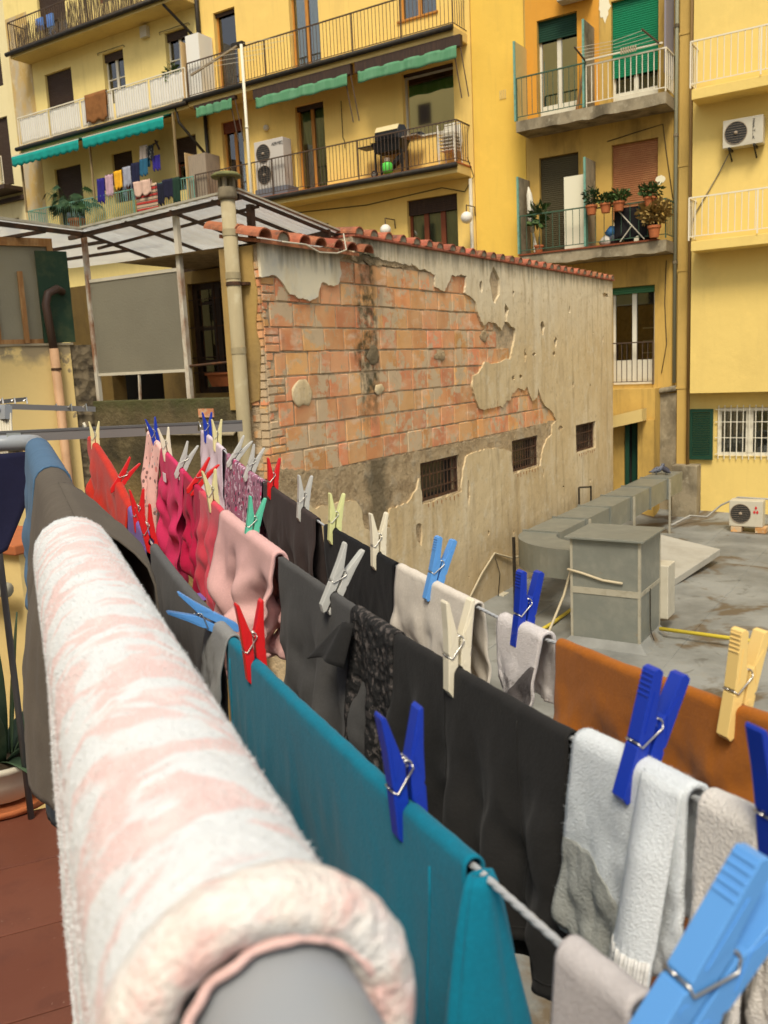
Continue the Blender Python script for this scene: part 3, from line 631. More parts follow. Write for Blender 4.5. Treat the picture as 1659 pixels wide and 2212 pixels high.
# corner return of small bricks on the face towards the camera
for k in range(26):
    z = 1.1-k*.092
    for (xa, xb) in (((WX-.12, WX-.006),) if k % 2 else ((WX-.23, WX-.125), (WX-.11, WX-.008))):
        q = MB(); q.box(xa+.004, xb, YN-.012+rr.uniform(-.008, .004), YN+.03, z, z+.074); q.build('brick', m_brick, t_br)
# plaster skins with ragged broken edges
def ragged(pts, seed, amp=.014, step=.035, keep=lambda a, b: False):
    r2 = random.Random(seed); out = []
    n = len(pts)
    for i in range(n):
        a, c = V((*pts[i], 0)), V((*pts[(i+1) % n], 0)); L = (c-a).length; out.append((a.x, a.y))
        if keep(a, c) or L < step: continue
        k = int(L/step); nrm = V((-(c-a).y, (c-a).x, 0)).normalized(); off = 0
        for j in range(1, k):
            off = off*.6+r2.uniform(-amp, amp); p = a.lerp(c, j/k)+nrm*(off*min(1, 4*min(j, k-j)/k)); out.append((p.x, p.y))
    return out
def skin(name, m, outer, holes, X0, X1, parent, curl=.012):
    bm = bmesh.new(); loops = []
    for L in [outer]+holes:
        vs = [bm.verts.new((X1+(.014*noise.noise((p[0]*.8, p[1]*.8, 3.3)) if X1 > WX+.02 else 0), p[0], p[1])) for p in L]
        for a, c in zip(vs, vs[1:]+vs[:1]): bm.edges.new((a, c))
        loops.append(vs)
    bmesh.ops.triangle_fill(bm, use_beauty=True, use_dissolve=False, edges=bm.edges[:])
    for f in bm.faces:
        if f.normal.x < 0: f.normal_flip()
    for vs in loops:
        lo = [bm.verts.new((X0, v.co.y, v.co.z)) for v in vs]; n = len(vs)
        for i in range(n):
            try: bm.faces.new((vs[i], vs[(i+1) % n], lo[(i+1) % n], lo[i]))
            except ValueError: pass
    org = world_loc(parent)
    bmesh.ops.translate(bm, vec=-org, verts=bm.verts[:])
    me = bpy.data.meshes.new(name); bm.to_mesh(me); bm.free(); me.materials.append(m)
    o = bpy.data.objects.new(name, me); COL.objects.link(o); o.parent = parent; return o
m_pl = mat('old_beige_plaster', (.60,.475,.275), .92, [
    dict(c=(.50,.37,.19), s=.55, d=5, lo=.42, hi=.62, f=.8), dict(c=(.68,.60,.43), s=1.5, d=6, lo=.52, hi=.72, f=.7, st=(1,1.3,.28)),
    dict(c=(.66,.59,.43), k='Z', w=1.2, ws=2.2, wst=(1,1.6,.25), lo=.75, hi=1.9, f=.75),
    dict(c=(.44,.31,.16), k='Z', w=.9, ws=1.6, wst=(1,1,.6), lo=-2.2, hi=-3.6, f=.65),
    dict(c=(.43,.40,.31), k='Z', w=.8, ws=1.4, lo=-3.1, hi=-3.9, f=.6),
    dict(c=(.36,.27,.15), s=3.5, d=7, lo=.52, hi=.70, f=.7, st=(1,1.6,.22)),
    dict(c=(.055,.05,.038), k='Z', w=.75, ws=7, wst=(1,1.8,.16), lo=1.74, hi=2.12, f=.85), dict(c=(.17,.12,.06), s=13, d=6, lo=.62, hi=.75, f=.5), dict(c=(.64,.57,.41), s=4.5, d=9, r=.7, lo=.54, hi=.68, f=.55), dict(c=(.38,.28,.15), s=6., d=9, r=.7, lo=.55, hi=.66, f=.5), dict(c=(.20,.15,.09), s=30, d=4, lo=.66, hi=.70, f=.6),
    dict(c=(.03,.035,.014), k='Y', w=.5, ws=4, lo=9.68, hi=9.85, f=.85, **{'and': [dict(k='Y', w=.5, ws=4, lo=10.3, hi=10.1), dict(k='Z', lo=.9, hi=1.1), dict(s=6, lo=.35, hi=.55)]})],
    [dict(s=30, d=6, a=.25, dist=.012), dict(s=4, d=6, a=.4, dist=.05)])
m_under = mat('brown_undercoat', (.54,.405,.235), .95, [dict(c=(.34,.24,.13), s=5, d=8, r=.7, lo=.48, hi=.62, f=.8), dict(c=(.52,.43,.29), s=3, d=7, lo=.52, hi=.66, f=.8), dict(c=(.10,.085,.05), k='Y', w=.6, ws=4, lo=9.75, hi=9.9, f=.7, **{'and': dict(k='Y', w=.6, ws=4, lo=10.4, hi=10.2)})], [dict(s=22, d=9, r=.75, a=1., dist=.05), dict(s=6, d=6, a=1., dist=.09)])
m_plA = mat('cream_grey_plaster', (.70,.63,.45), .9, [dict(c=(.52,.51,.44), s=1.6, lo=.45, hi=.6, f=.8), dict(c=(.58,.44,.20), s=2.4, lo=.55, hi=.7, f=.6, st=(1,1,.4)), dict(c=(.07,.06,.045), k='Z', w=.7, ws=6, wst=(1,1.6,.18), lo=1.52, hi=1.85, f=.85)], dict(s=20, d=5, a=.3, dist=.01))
top = [yz(z5(*p)) for p in ((210,420),(240,422),(300,408),(318,412),(340,432),(372,470),(388,500),(430,538),(480,565),(540,582),(598,552),(612,486),(625,455),(655,466),(700,484),(738,455),(752,400),(745,300))]
A = [(YN-.004, ZT1-.01), (YN-.004, top[0][1])] + top + [(9.33, ZT1-.01)]
skin('plaster_skin', m_plA, ragged(A, 3, keep=lambda a, c: a.x < YN+.01 and c.x < YN+.01 or (a.y > ZT1-.05 and c.y > ZT1-.05)), [], WX-.012, WX+.030, t_br, 0.)
edge = [z5(870,272), z5(960,290), z5(1080,318), z5(1180,335), z5(1222,350), z6(10,155), z6(60,192), z6(130,208), z6(160,222), z6(160,300), z6(215,330), z6(245,270), z6(262,226), z6(355,232), z6(345,335), z6(380,362), z6(410,392), z6(430,480), z6(460,540), z6(490,515), z6(530,522), z6(570,570), z6(588,510), z6(590,400), z6(612,440), z6(600,515), z6(655,562), z6(650,640), z6(625,750), z6(600,745), z6(540,772), z6(470,762), z6(430,832), z6(395,850), z6(390,920), z6(410,990), z6(440,1055), z6(520,1048), z6(545,1035), z6(548,905), z6(553,1040), z6(580,1048), z6(600,1005), z6(630,1000), z6(640,960), z6(680,925), z6(715,942), z6(730,915), z6(760,1005), z6(790,985), z6(795,925), z6(815,990), z6(840,1035), z6(880,1065), z6(910,1125), z6(885,1150), z6(882,1212), z6(850,1242), z6(828,1300)]
w2, w1 = WIN[1], WIN[0]
E2 = [yz(p) for p in edge]+[(w2[1]+.03, w2[2]-.02), (w2[0]-.02, w2[2]-.02)]+[yz(p) for p in (z6(625,1370), z6(632,1320), z6(560,1300), z6(480,1302), z6(400,1322), z6(350,1350), z6(332,1430))]
E2 += [(w1[1]+.02, w1[2]-.02), (w1[0]-.03, w1[2]-.02)]+[yz(p) for p in (z6(62,1500), c4(1462,640), c4(1440,740), c4(1360,860), c4(1300,890), c4(1190,925), c4(1172,1000), c4(1195,1085), c4(1060,1150), c4(960,1100), c4(938,950), c4(890,852), c4(830,842), c4(700,872), c4(640,892), c4(520,922), c4(380,862), c4(230,908), c4(140,890))]
E2 += [(YN-.004, E2[-1][1]), (YN-.004, ROOF-.05), (YE+.01, ROOF-.05), (YE+.01, ZT2), (Y12-.02, ZT2), (Y12+.02, E2[0][1])]
def hole(u, v, w, h, sd): 
    r2 = random.Random(sd); c = yz(z6(u, v)); return [(c[0]+w*math.cos(a)*r2.uniform(.6, 1.2), c[1]+h*math.sin(a)*r2.uniform(.6, 1.2)) for a in [2*PI*i/11 for i in range(11)]]
w3_ = WIN[2]; HL = [[(w3_[0]-.01, w3_[2]-.01), (w3_[1]+.01, w3_[2]-.01), (w3_[1]+.01, w3_[3]+.01), (w3_[0]-.01, w3_[3]+.01)]]
HL += [hole(*a, i) for i, a in enumerate(((822,548,.10,.13), (905,640,.09,.10), (716,722,.05,.14), (895,712,.08,.05), (530,290,.25,.28), (443,300,.06,.10), (936,1172,.13,.05), (365,1565,.06,.22), (60,1820,.12,.2), (828,1450,.04,.1), (990,440,.05,.09), (640,340,.05,.05), (690,855,.08,.04), (645,860,.07,.05), (1215,350,.25,.05), (490,1820,.03,.05), (770,715,.09,.03)))]
r9 = random.Random(21)
for (ya, yb, za, zc_, ny, nz) in ((13.6,19.2,-3.7,-2.3,7,3), (16.0,19.2,-.9,1.2,5,4), (8.2,12.6,-3.8,-2.9,5,1), (13.9,15.8,.2,1.2,2,2)):
    for i in range(ny):
        for j in range(nz):
            if r9.random() < .5: continue
            y_, z_ = lerp(ya, yb, (i+r9.uniform(.25,.75))/ny), lerp(za, zc_, (j+r9.uniform(.25,.75))/nz); w_, h_ = r9.uniform(.015,.06), r9.uniform(.02,.10)
            if any(abs(y_-q[0]) < .45 and abs(z_-q[1]) < .35 for hh in HL for q in hh): continue
            HL.append([(y_+w_*math.cos(a_)*r9.uniform(.5, 1.2), z_+h_*math.sin(a_)*r9.uniform(.5, 1.2)) for a_ in [2*PI*k_/9 for k_ in range(9)]])
strt = lambda a, c: a.x < YN+.02 and c.x < YN+.02 or abs(a.x-c.x) > 3 or a.x > YE-.05 and c.x > YE-.05 or (a.y > ZT2-.01 and c.y > ZT2-.01)
skin('plaster_skin', m_pl, ragged(E2, 5, keep=strt), HL, WX-.012, WX+.030, t_br, 0.)
U = [(YN, -1.08), (8.6, -1.22), (10.2, -1.235), (12.0, -1.235), (13.6, -1.24), (15.4, -1.20), (17.1, -1.16), (17.25, -1.3), (16.5, -1.7), (15.35, -2.2), (14.0, -2.3), (12.2, -2.3), (10.8, -2.6), (9.2, -2.9), (YN, -2.8)]
hw = [[(w[0]-.005, w[2]-.005), (w[1]+.005, w[2]-.005), (w[1]+.005, w[3]+.005), (w[0]-.005, w[3]+.005)] for w in WIN[:2]]
skin('undercoat', m_under, ragged(U, 9, amp=.02), hw, WX-.014, WX+.006, t_br, 0.)
U2 = [yz(z5(*p)) for p in ((755,232),(870,262),(1000,290),(1215,340),(1225,352),(1100,356),(1050,345),(1000,352),(950,348),(905,310),(890,325),(860,320),(800,300),(752,312))]
skin('undercoat', m_under, ragged(U2, 11, amp=.012), [], WX-.014, WX+.009, t_br, 0.)
for i, (p, w, h) in enumerate(((z5(975,950), .17, .125), (z5(1415,935), .19, .095), (z6(468,605), .17, .10), (z5(500,1190), .25, .155), (z5(1010,1160), .12, .085))):   # old lumps of render left hanging
    c = yz(p); b = MB(); b.sphere((0, 0, 0), 1, 14, 8)
    b.v = [(WX+.006+max(0, x)*.016*(1+.9*noise.noise((y*2, z*2, i*5))), c[0]+y*w*(1+.7*noise.noise((y*1.3, z*1.3, i)))*.9, c[1]+z*h*(1+.7*noise.noise((z*1.3, y*1.3, i+9)))*.95) for x, y, z in b.v]
    b.build('render_lump', m_pl if i > 2 else m_under, t_br, smooth=True)
m_rust = mat('rusty_iron', (.06,.032,.018), .8, [dict(c=(.14,.055,.02), s=20, lo=.5, hi=.7)])
for h in WIN:
    g = thing('barred_window', None, None, (WX-.06, h[0], h[2]), parent=t_br)
    part('frame', m_rust, g, lambda b: (b.box(WX-.07, WX-.03, h[0]+.002, h[0]+.04, h[2], h[3]), b.box(WX-.07, WX-.03, h[1]-.04, h[1]-.002, h[2], h[3]), b.box(WX-.069, WX-.031, h[0]+.04, h[1]-.04, h[3]-.04, h[3]-.002), b.box(WX-.069, WX-.031, h[0]+.04, h[1]-.04, h[2]+.002, h[2]+.04)))
    def bars(b):
        for i in range(1, 11): y = lerp(h[0], h[1], i/11); b.cyl((WX-.03, y, h[2]+.02), (WX-.03, y, h[3]-.02), .009, 5)
        for k in (.3, .66): z = lerp(h[2], h[3], k); b.beam((WX-.028, h[0]+.02, z), (WX-.028, h[1]-.02, z), .012, .02)
    part('bars', m_rust, g, bars, kind='stuff')
    part('pane', mat('dusty_dark_glass', (.035,.03,.025), .25), g, lambda b: b.box(WX-.16, WX-.15, h[0], h[1], h[2], h[3]))
    part('rust_drips', mat('rust_stain', (.25,.11,.035), .95), g, lambda b: [b.beam((WX+.045, lerp(h[0], h[1], i/9), h[2]-.03), (WX+.045, lerp(h[0], h[1], i/9), h[2]-.03-.03-.05*((i*7) % 5)/5), .002, .012, up=(1,0,0)) for i in range(1, 9)], kind='stuff')
# roof tiles: barrel tiles laid across the wall head, round ends towards the courtyard
def barrel(b, r=.10, L=.42, t=.014, taper=.86):
    n = 9
    for R, fl in ((r, 0), (r-t, 1)): pass
    ring = lambda x, rad: [(x, rad*math.cos(PI*i/n), rad*math.sin(PI*i/n)*.92) for i in range(n+1)]
    o, i_ = ring(0, r), ring(0, r-t); o2, i2 = ring(-L, r*taper), ring(-L, (r-t)*taper)
    b.grid([o2, o, i_, i2]); 
tl = MB(); barrel(tl); tl_o = tl.build('roof_tile', M_TILE, t_br, local=True)
first = [True]
def tile(x, y, z, ry, s=1., plug=True, rz=0.):
    if first[0]: o = tl_o; first[0] = False
    else: o = tl_o.copy(); COL.objects.link(o); o.parent = t_br
    o.location = V((x, y, z))-V(t_br.location); o.rotation_euler = (0, ry, rz); o.scale = (s, s, s)
    if plug:
        q = MB(); n = 8; q.add([(x-.02, y, z)]+[(x-.012+.01*math.sin(i), y+.085*s*math.cos(PI*i/n), z+.078*s*math.sin(PI*i/n)) for i in range(n+1)], [(0, i+1, i+2) for i in range(n)]); q.build('mortar_plug', M_MORT, t_br)
    return o
y = Y12+.02
pan = MB(); pan.box(WX-.40, WX+.075, Y12-.01, YE+.03, ZT2+.0, ZT2+.035); pan.build('coping_bed', M_TILE, t_br, bev=.008)
while y < YE+.05:
    tile(WX+.09+rr.uniform(-.012, .012), y+.06, ZT2+.03, .12, 1.0, True, rr.uniform(-.05, .05)); y += .353+rr.uniform(-.012, .012)
for i in range(7):
    y = 7.55+i*.325+(.06 if i > 1 else 0)
    for k in range(2): tile(WX+.16-k*.33+rr.uniform(-.02, .02), y+rr.uniform(-.02, .02), ZT1+.02+k*.075, .22, 1.12, k == 0 and i == 1, rr.uniform(-.06, .06))
for k in range(2):
    for j in range(6): tile(WX+.14-k*.33, 7.72+j*.325, ZT1+.09+k*.075, .22+PI, .9, False) if False else None
part('pan_tiles', M_TILE, t_br, lambda b: b.hexa([(WX-.45,YN-.1,ZT1+.08),(WX+.13,YN-.1,ZT1-.03),(WX+.13,Y12-.02,ZT1-.03),(WX-.45,Y12-.02,ZT1+.08),(WX-.45,YN-.1,ZT1+.12),(WX+.13,YN-.1,ZT1+.01),(WX+.13,Y12-.02,ZT1+.01),(WX-.45,Y12-.02,ZT1+.12)]))
# the narrow rendered end face with its plaster skin
m_end = mat('stained_yellow_render', (.40,.265,.085), .92, [dict(c=(.22,.15,.07), s=2.2, d=7, lo=.42, hi=.68, f=.8, st=(1,1,.35)), dict(c=(.085,.065,.035), s=1.3, d=6, lo=.55, hi=.75, f=.7)], [dict(s=20, d=7, a=.4, dist=.015)])
part('end_wall', m_core, t_br, lambda b: b.box(-6.92, WX-.02, YN+.002, YN+.3, -9, ZT1-.02))
en = MB(); r3 = random.Random(8); L = []; R = []
for i in range(50):
    z = lerp(ZT1-.03, -.42, i/49); L.append((-6.9, YN-.018, z)); R.append((WX-.05+.05*noise.noise((0, 1, z*3))-(.18 if i > 46 else .05*sstep(30, 48, i)), YN-.02, z))
en.grid([L, R]); en.build('plaster_skin', m_end, t_br, solid=.02)

# ---------------------------------------------------------------- chimney pipe in front of the corner
m_pipe = mat('weathered_fibre_cement_pipe', (.38,.32,.19), .85, [dict(c=(.24,.19,.10), s=3, d=6, lo=.45, hi=.7, f=.7, st=(1,1,.3)), dict(c=(.40,.20,.07), s=9, lo=.66, hi=.78, f=.7), dict(c=(.48,.43,.29), s=5, lo=.55, hi=.7, f=.5)], dict(s=30, a=.3, dist=.005))
YP = 7.46; pt = oY(493,395,YP); px = oY(520,800,YP).x-.01
t_ch = thing('chimney_pipe', 'tall beige cement flue pipe with mossy cap at the brick corner', 'chimney', (px, YP, -3.6))
part('pipe', m_pipe, t_ch, lambda b: b.tube([(px, YP, -3.6), (px, YP, pt.z-.17)], .078, 18), smooth=True)
for z in (.2, 1.0, 1.45): part('joint_ring', m_pipe, t_ch, lambda b: b.tube([(px, YP, z), (px, YP, z+.07)], .083, 18), smooth=False)
part('strap', m_rust, t_ch, lambda b: (b.tube([(px, YP, .93), (px, YP, .97)], .086, 18), b.box(px-.02, px+.13, YP+.05, YN+.02, .935, .965)))
part('cowl_collar', M_CONC, t_ch, lambda b: b.lathe((px, YP, pt.z-.17), [(.098, 0), (.104, .03), (.098, .11), (.088, .125)], 18), smooth=True)
part('cowl_posts', M_CONC, t_ch, lambda b: [b.box(px+.07*math.cos(a)-.018, px+.07*math.cos(a)+.018, YP+.07*math.sin(a)-.018, YP+.07*math.sin(a)+.018, pt.z-.05, pt.z+.06) for a in (.4, 1.97, 3.54, 5.11)], kind='stuff')
m_moss = mat('mossy_cement', (.13,.13,.06), .95, [dict(c=(.20,.20,.07), s=18, lo=.45, hi=.65)], dict(s=40, a=.8, dist=.01))
part('cap', m_moss, t_ch, lambda b: b.lathe((px, YP, pt.z+.055), [(.155, 0), (.165, .018), (.13, .045), (.05, .065), (.001, .07)], 18), smooth=True)

# ---------------------------------------------------------------- neighbour terrace: parapet, rear wall, glazed veranda
t_nb = thing('neighbour_terrace', 'neighbour terrace with mossy parapet and barred dark window', 'terrace', (-8, 8.2, -4))
m_mossy = mat('mossy_dark_render', (.115,.09,.045), .95, [dict(c=(.035,.03,.018), s=1.6, d=7, lo=.42, hi=.62, f=.9, st=(1,1,.7)), dict(c=(.20,.16,.085), s=4, d=6, lo=.54, hi=.7, f=.7), dict(c=(.06,.065,.022), k='Z', w=.5, ws=5, lo=-.25, hi=.0, f=.8), dict(c=(.26,.17,.06), k='Z', w=.6, ws=2, lo=-.75, hi=-1.3, f=.7)], [dict(s=18, d=8, a=.8, dist=.03)])
ZP = -.28
part('parapet', m_mossy, t_nb, lambda b: b.box(-9.28, -6.77, YN, YN+.22, -9, ZP), bev=.015)
part('exposed_brick', m_brick, t_nb, lambda b: b.box(-7.42, -7.18, YN-.014, YN+.05, ZP-.22, ZP-.12))
part('sheet_ledge', M_CONC, t_nb, lambda b: b.hexa([(-7.95,YN-.10,-.70),(-6.8,YN-.12,-.70),(-6.8,YN-.002,-.62),(-7.95,YN-.002,-.62),(-7.95,YN-.10,-.685),(-6.8,YN-.12,-.685),(-6.8,YN-.002,-.605),(-7.95,YN-.002,-.605)]))
YW = 8.9
b = MB(); wall_y(b, YW, .25, -11.2, -6.45, -1.5, 1.36, [(-8.70,-7.86,-.26,1.20), (-10.35,-9.3,-1.4,.12)]); b.build('rear_wall', m_end, t_nb)
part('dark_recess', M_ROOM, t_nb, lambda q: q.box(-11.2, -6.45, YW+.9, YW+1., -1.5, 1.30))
wn = win(t_nb, -8.70, -7.86, -.26, 1.20, YW, M_DKWOOD, 2, rail=(.27, .6, .86), frame=.08, reveal=.10, head=.0)
part('iron_bars', m_rust, wn, lambda q: ([q.cyl((x, YW-.03, -.24), (x, YW-.03, 1.15), .009, 5) for x in (-8.58,-8.44,-8.2,-8.06,-7.94)], [q.beam((-8.68, YW-.03, z), (-7.88, YW-.03, z), .012, .012) for z in (.02,.22,.62,.98)]), kind='stuff')
part('terrace_floor', M_CONC, t_nb, lambda q: q.box(-11.2, -6.77, YN+.22, YW, -1.3, -1.2))
pb = oY(495,815,YW-.15)
tp = thing('window_box', 'empty terracotta window box below the barred dark window', 'planter', (pb.x, YW-.15, pb.z-.1))
part('trough', M_POT, tp, lambda b: b.hexa([(pb.x-.25,YW-.22,-.17),(pb.x+.3,YW-.22,-.17),(pb.x+.3,YW-.06,-.17),(pb.x-.25,YW-.06,-.17),(pb.x-.29,YW-.26,-.02),(pb.x+.34,YW-.26,-.02),(pb.x+.34,YW-.04,-.02),(pb.x-.29,YW-.04,-.02)]))
part('rim', M_POT, tp, lambda b: b.box(pb.x-.31, pb.x+.36, YW-.28, YW-.02, -.02, .01), bev=.005)

m_frm = mat('rust_streaked_white_steel', (.52,.48,.38), .6, [dict(c=(.22,.085,.03), s=3, d=6, lo=.46, hi=.6, f=.9, st=(1,1,.5))])
m_dkf = mat('dark_rusty_steel', (.055,.035,.022), .7, [dict(c=(.13,.06,.03), s=6, lo=.5, hi=.7)])
def polyglass(name, tint, dens=.6):
    m = bpy.data.materials.new(name); m.use_nodes = True; t = m.node_tree; N = t.nodes; L = t.links; N.clear()
    o = N.new('ShaderNodeOutputMaterial'); mx = N.new('ShaderNodeMixShader'); tl_ = N.new('ShaderNodeBsdfTranslucent'); df = N.new('ShaderNodeBsdfPrincipled'); mx2 = N.new('ShaderNodeMixShader'); tr = N.new('ShaderNodeBsdfTransparent')
    geo = N.new('ShaderNodeNewGeometry'); nz = N.new('ShaderNodeTexNoise'); nz.inputs['Scale'].default_value = 1.6; nz.inputs['Detail'].default_value = 6; L.new(geo.outputs['Position'], nz.inputs['Vector'])
    cr = N.new('ShaderNodeMix'); cr.data_type = 'RGBA'; cr.inputs['A'].default_value = (*[x*.72 for x in tint], 1); cr.inputs['B'].default_value = (*tint, 1); L.new(nz.outputs['Fac'], cr.inputs['Factor'])
    n2 = N.new('ShaderNodeTexNoise'); n2.inputs['Scale'].default_value = 38; L.new(geo.outputs['Position'], n2.inputs['Vector']); bp = N.new('ShaderNodeBump'); bp.inputs['Strength'].default_value = .5; bp.inputs['Distance'].default_value = .01; L.new(n2.outputs['Fac'], bp.inputs['Height']); L.new(bp.outputs[0], df.inputs['Normal'])
    L.new(cr.outputs['Result'], tl_.inputs['Color']); L.new(cr.outputs['Result'], df.inputs['Base Color']); df.inputs['Roughness'].default_value = .25
    mx.inputs[0].default_value = .45; L.new(tl_.outputs[0], mx.inputs[1]); L.new(df.outputs[0], mx.inputs[2]); tr.inputs[0].default_value = (*tint, 1)
    mx2.inputs[0].default_value = dens; L.new(tr.outputs[0], mx2.inputs[1]); L.new(mx.outputs[0], mx2.inputs[2]); L.new(mx2.outputs[0], o.inputs[0]); MATS[name] = m; return m
m_poly = polyglass('milky_corrugated_roofing', (.93,.94,.93), .55)
m_obsc = polyglass('obscure_glass', (.52,.49,.38), .82)
t_ve = thing('veranda', 'rusty steel veranda frame with milky translucent roof sheets and obscure glass', 'veranda', (-8, 8.2, ZP))
ZV0, ZV1 = 1.82, 1.92
def vz(x, y): return lerp(ZV0, ZV1, (x+9.13)/2.55)-lerp(.205, .137, (x+9.13)/2.55)*(y-YN)
for a, c, w, h in (((-9.25,YN+.1,ZP), (-9.25,YN+.1,1.80), .055, .055), ((-7.635,YN+.1,ZP), (-7.635,YN+.1,vz(-7.63,YN)), .06, .06)):
    part('post', m_frm, t_ve, lambda b: b.beam(a, c, w, h))
for y, hh in ((YN, .05), (9.25, .09)): part('beam', m_dkf, t_ve, lambda b: b.beam((-9.4, y, vz(-9.4, y)-.05), (-6.55, y, vz(-6.55, y)-.05), .045, hh))
part('beam', m_dkf, t_ve, lambda b: b.beam((-9.3, YN+.35, vz(-9.3, YN)-.16), (-6.6, YN+.35, vz(-6.6, YN)-.10), .03, .03))
for x in (-9.13, -8.35, -7.6, -6.95, -6.58): part('rafter', m_dkf, t_ve, lambda b: b.beam((x, YN-.02, vz(x, YN)-.03), (x, 9.6, vz(x, 9.6)-.03), .030, .035))
for i, (xa, xb) in enumerate(((-9.2,-8.35), (-8.33,-7.6), (-7.58,-6.95), (-6.93,-6.55))):
    P = [[(lerp(xa, xb, u/12), lerp(YN-.06, 9.75, v/4), vz(lerp(xa, xb, u/12), lerp(YN-.06, 9.75, v/4))+.006*math.sin(u*2.2)) for u in range(13)] for v in range(5)]
    MB().grid(P).build('roof_sheet', m_poly, t_ve, solid=.004)
part('edge_flashing', M_ZINCED, t_ve, lambda b: (b.beam((-9.2, YN-.07, ZV0+.02), (-6.55, YN-.07, ZV1+.02), .03, .025), b.beam((-6.53, YN-.08, ZV1+.02), (-6.53, 9.9, vz(-6.53, 9.9)+.02), .05, .02)))
part('support_post', m_dkf, t_ve, lambda b: b.beam((-6.72, YN+.35, ZT1), (-6.72, YN+.35, vz(-6.72, YN)-.06), .07, .07))
# left wing of the veranda roof, running towards the courtyard
for i, (ya, yb) in enumerate(((3.6,5.0), (5.02,6.4), (6.42,YN-.1))):
    MB().grid([[(x, y, 1.82-.02*(x+9.13)) for x in (-13.,-9.1)] for y in (ya, yb)]).build('roof_sheet', m_poly, t_ve, solid=.004)
part('beam', m_dkf, t_ve, lambda b: b.beam((-9.15, 3.5, 1.79), (-9.15, YN, 1.78), .05, .05)); part('edge_flashing', M_ZINCED, t_ve, lambda b: b.beam((-9.08, 3.5, 1.84), (-9.08, YN-.05, 1.83), .03, .03))
for y in (4.3, 5.7, 7.1, 8.2, 9.0): part('rafter', m_dkf, t_ve, lambda b: b.beam((-12.9, y, 1.80), (-9.2, y, 1.77), .04, .04))
MB().grid([[(x, y, 1.85-.02*(x+9.13)) for x in (-13.,-9.22)] for y in (YN-.05, 10.5)]).build('roof_sheet', m_poly, t_ve, solid=.004)
part('obscure_pane', m_obsc, t_ve, lambda b: b.box(-9.21, -7.68, YN+.09, YN+.10, .07, 1.20))
part('pane_rail', M_PLASTIC, t_ve, lambda b: b.box(-9.21, -7.67, YN+.08, YN+.12, 1.20, 1.24)); part('pane_rail', M_PLASTIC, t_ve, lambda b: b.box(-9.21, -7.67, YN+.08, YN+.12, .035, .07))
part('post', m_frm, t_ve, lambda b: b.beam((-8.5, YN+.1, ZP), (-8.48, YN+.1, .035), .025, .025))
part('handrail', m_rust, t_ve, lambda b: b.cyl((-7.63, YN+.1, .10), (-6.8, YN+.12, .13), .015, 8))
part('rear_beam', m_dkf, t_ve, lambda b: b.beam((-11.2, 9.8, 1.28), (-6.9, 9.8, 1.40), .05, .12))

# yellow boundary wall on the left with glazed wooden screen, brown downpipe and green board
AL = V((-9.36, YN-.02, 0)); dl = V((-math.sin(math.radians(25)), -math.cos(math.radians(25)), 0)); nl = V((dl.y*-1, dl.x, 0)); nl = V((-dl.y, dl.x, 0)) if V((-dl.y, dl.x, 0)).dot(-AL) > 0 else V((dl.y, -dl.x, 0))
def lw(s, off, z): p = AL+dl*s+nl*off; return (p.x, p.y, z)
def lbox(b, s0, s1, o0, o1, z0, z1): return b.hexa([lw(s0,o0,z0), lw(s1,o0,z0), lw(s1,o1,z0), lw(s0,o1,z0), lw(s0,o0,z1), lw(s1,o0,z1), lw(s1,o1,z1), lw(s0,o1,z1)])
m_lw = mat('flaking_yellow_wall', (.72,.54,.225), .9, [dict(c=(.60,.43,.16), s=.8, lo=.45, hi=.7, f=.6), dict(c=(.24,.19,.12), s=2.6, d=9, r=.7, lo=.635, hi=.65, f=.9), dict(c=(.26,.21,.13), s=3.3, d=8, lo=.45, hi=.52, f=.9, **{'and': dict(k='Z', w=.35, ws=5, lo=.36, hi=.52)}), dict(c=(.22,.16,.07), k='Z', w=.8, ws=2, lo=-1.2, hi=-2.2, f=.5)], [dict(s=9, d=8, a=.3, dist=.02)])
t_lw = thing('boundary_wall', 'flaking yellow boundary wall with glazed wooden screen on top', 'wall', tuple(AL+V((0,0,-9))))
part('wall', m_lw, t_lw, lambda b: lbox(b, .14, 9, -.25, 0, -9, .44))
part('rubble_edge', mat('rubble_stone', (.16,.125,.075), .95, [dict(c=(.07,.055,.035), s=9, d=6, lo=.45, hi=.6), dict(c=(.26,.20,.11), s=5, lo=.55, hi=.7)], [dict(k='vor', s=9, a=1., dist=.04), dict(s=30, a=.7, dist=.01)]), t_lw, lambda b: lbox(b, -.16, .139, -.25, -.02, -9, .44))
part('wall_coping', M_CONC, t_lw, lambda b: lbox(b, .1, 9, -.27, .02, .442, .47))
m_wornwood = mat('worn_orange_wood', (.30,.145,.05), .8, [dict(c=(.42,.24,.10), s=7, lo=.45, hi=.65, st=(3,3,.4)), dict(c=(.12,.07,.04), s=3, lo=.55, hi=.75)])
part('screen_frame', m_wornwood, t_lw, lambda b: (lbox(b, .2, 9, -.2, -.12, 1.66, 1.76), lbox(b, .2, 9, -.2, -.12, .475, .53), lbox(b, .2, .27, -.2, -.12, .53, 1.66)))
for s in (.92, 1.95, 3.1): part('screen_stile', m_wornwood, t_lw, lambda b: lbox(b, s, s+.07, -.205, -.115, .53, 1.66))
for s0, s1 in ((.27,.92), (.99,1.95), (2.02,3.1), (3.17,6)): part('obscure_pane', m_obsc, t_lw, lambda b: lbox(b, s0, s1, -.165, -.155, .53, 1.66))
part('batten', m_wornwood, t_lw, lambda b: lbox(b, .60, .66, -.11, -.07, .48, 1.35)); part('batten', m_wornwood, t_lw, lambda b: lbox(b, 1.62, 1.69, -.11, -.07, .48, 1.38))
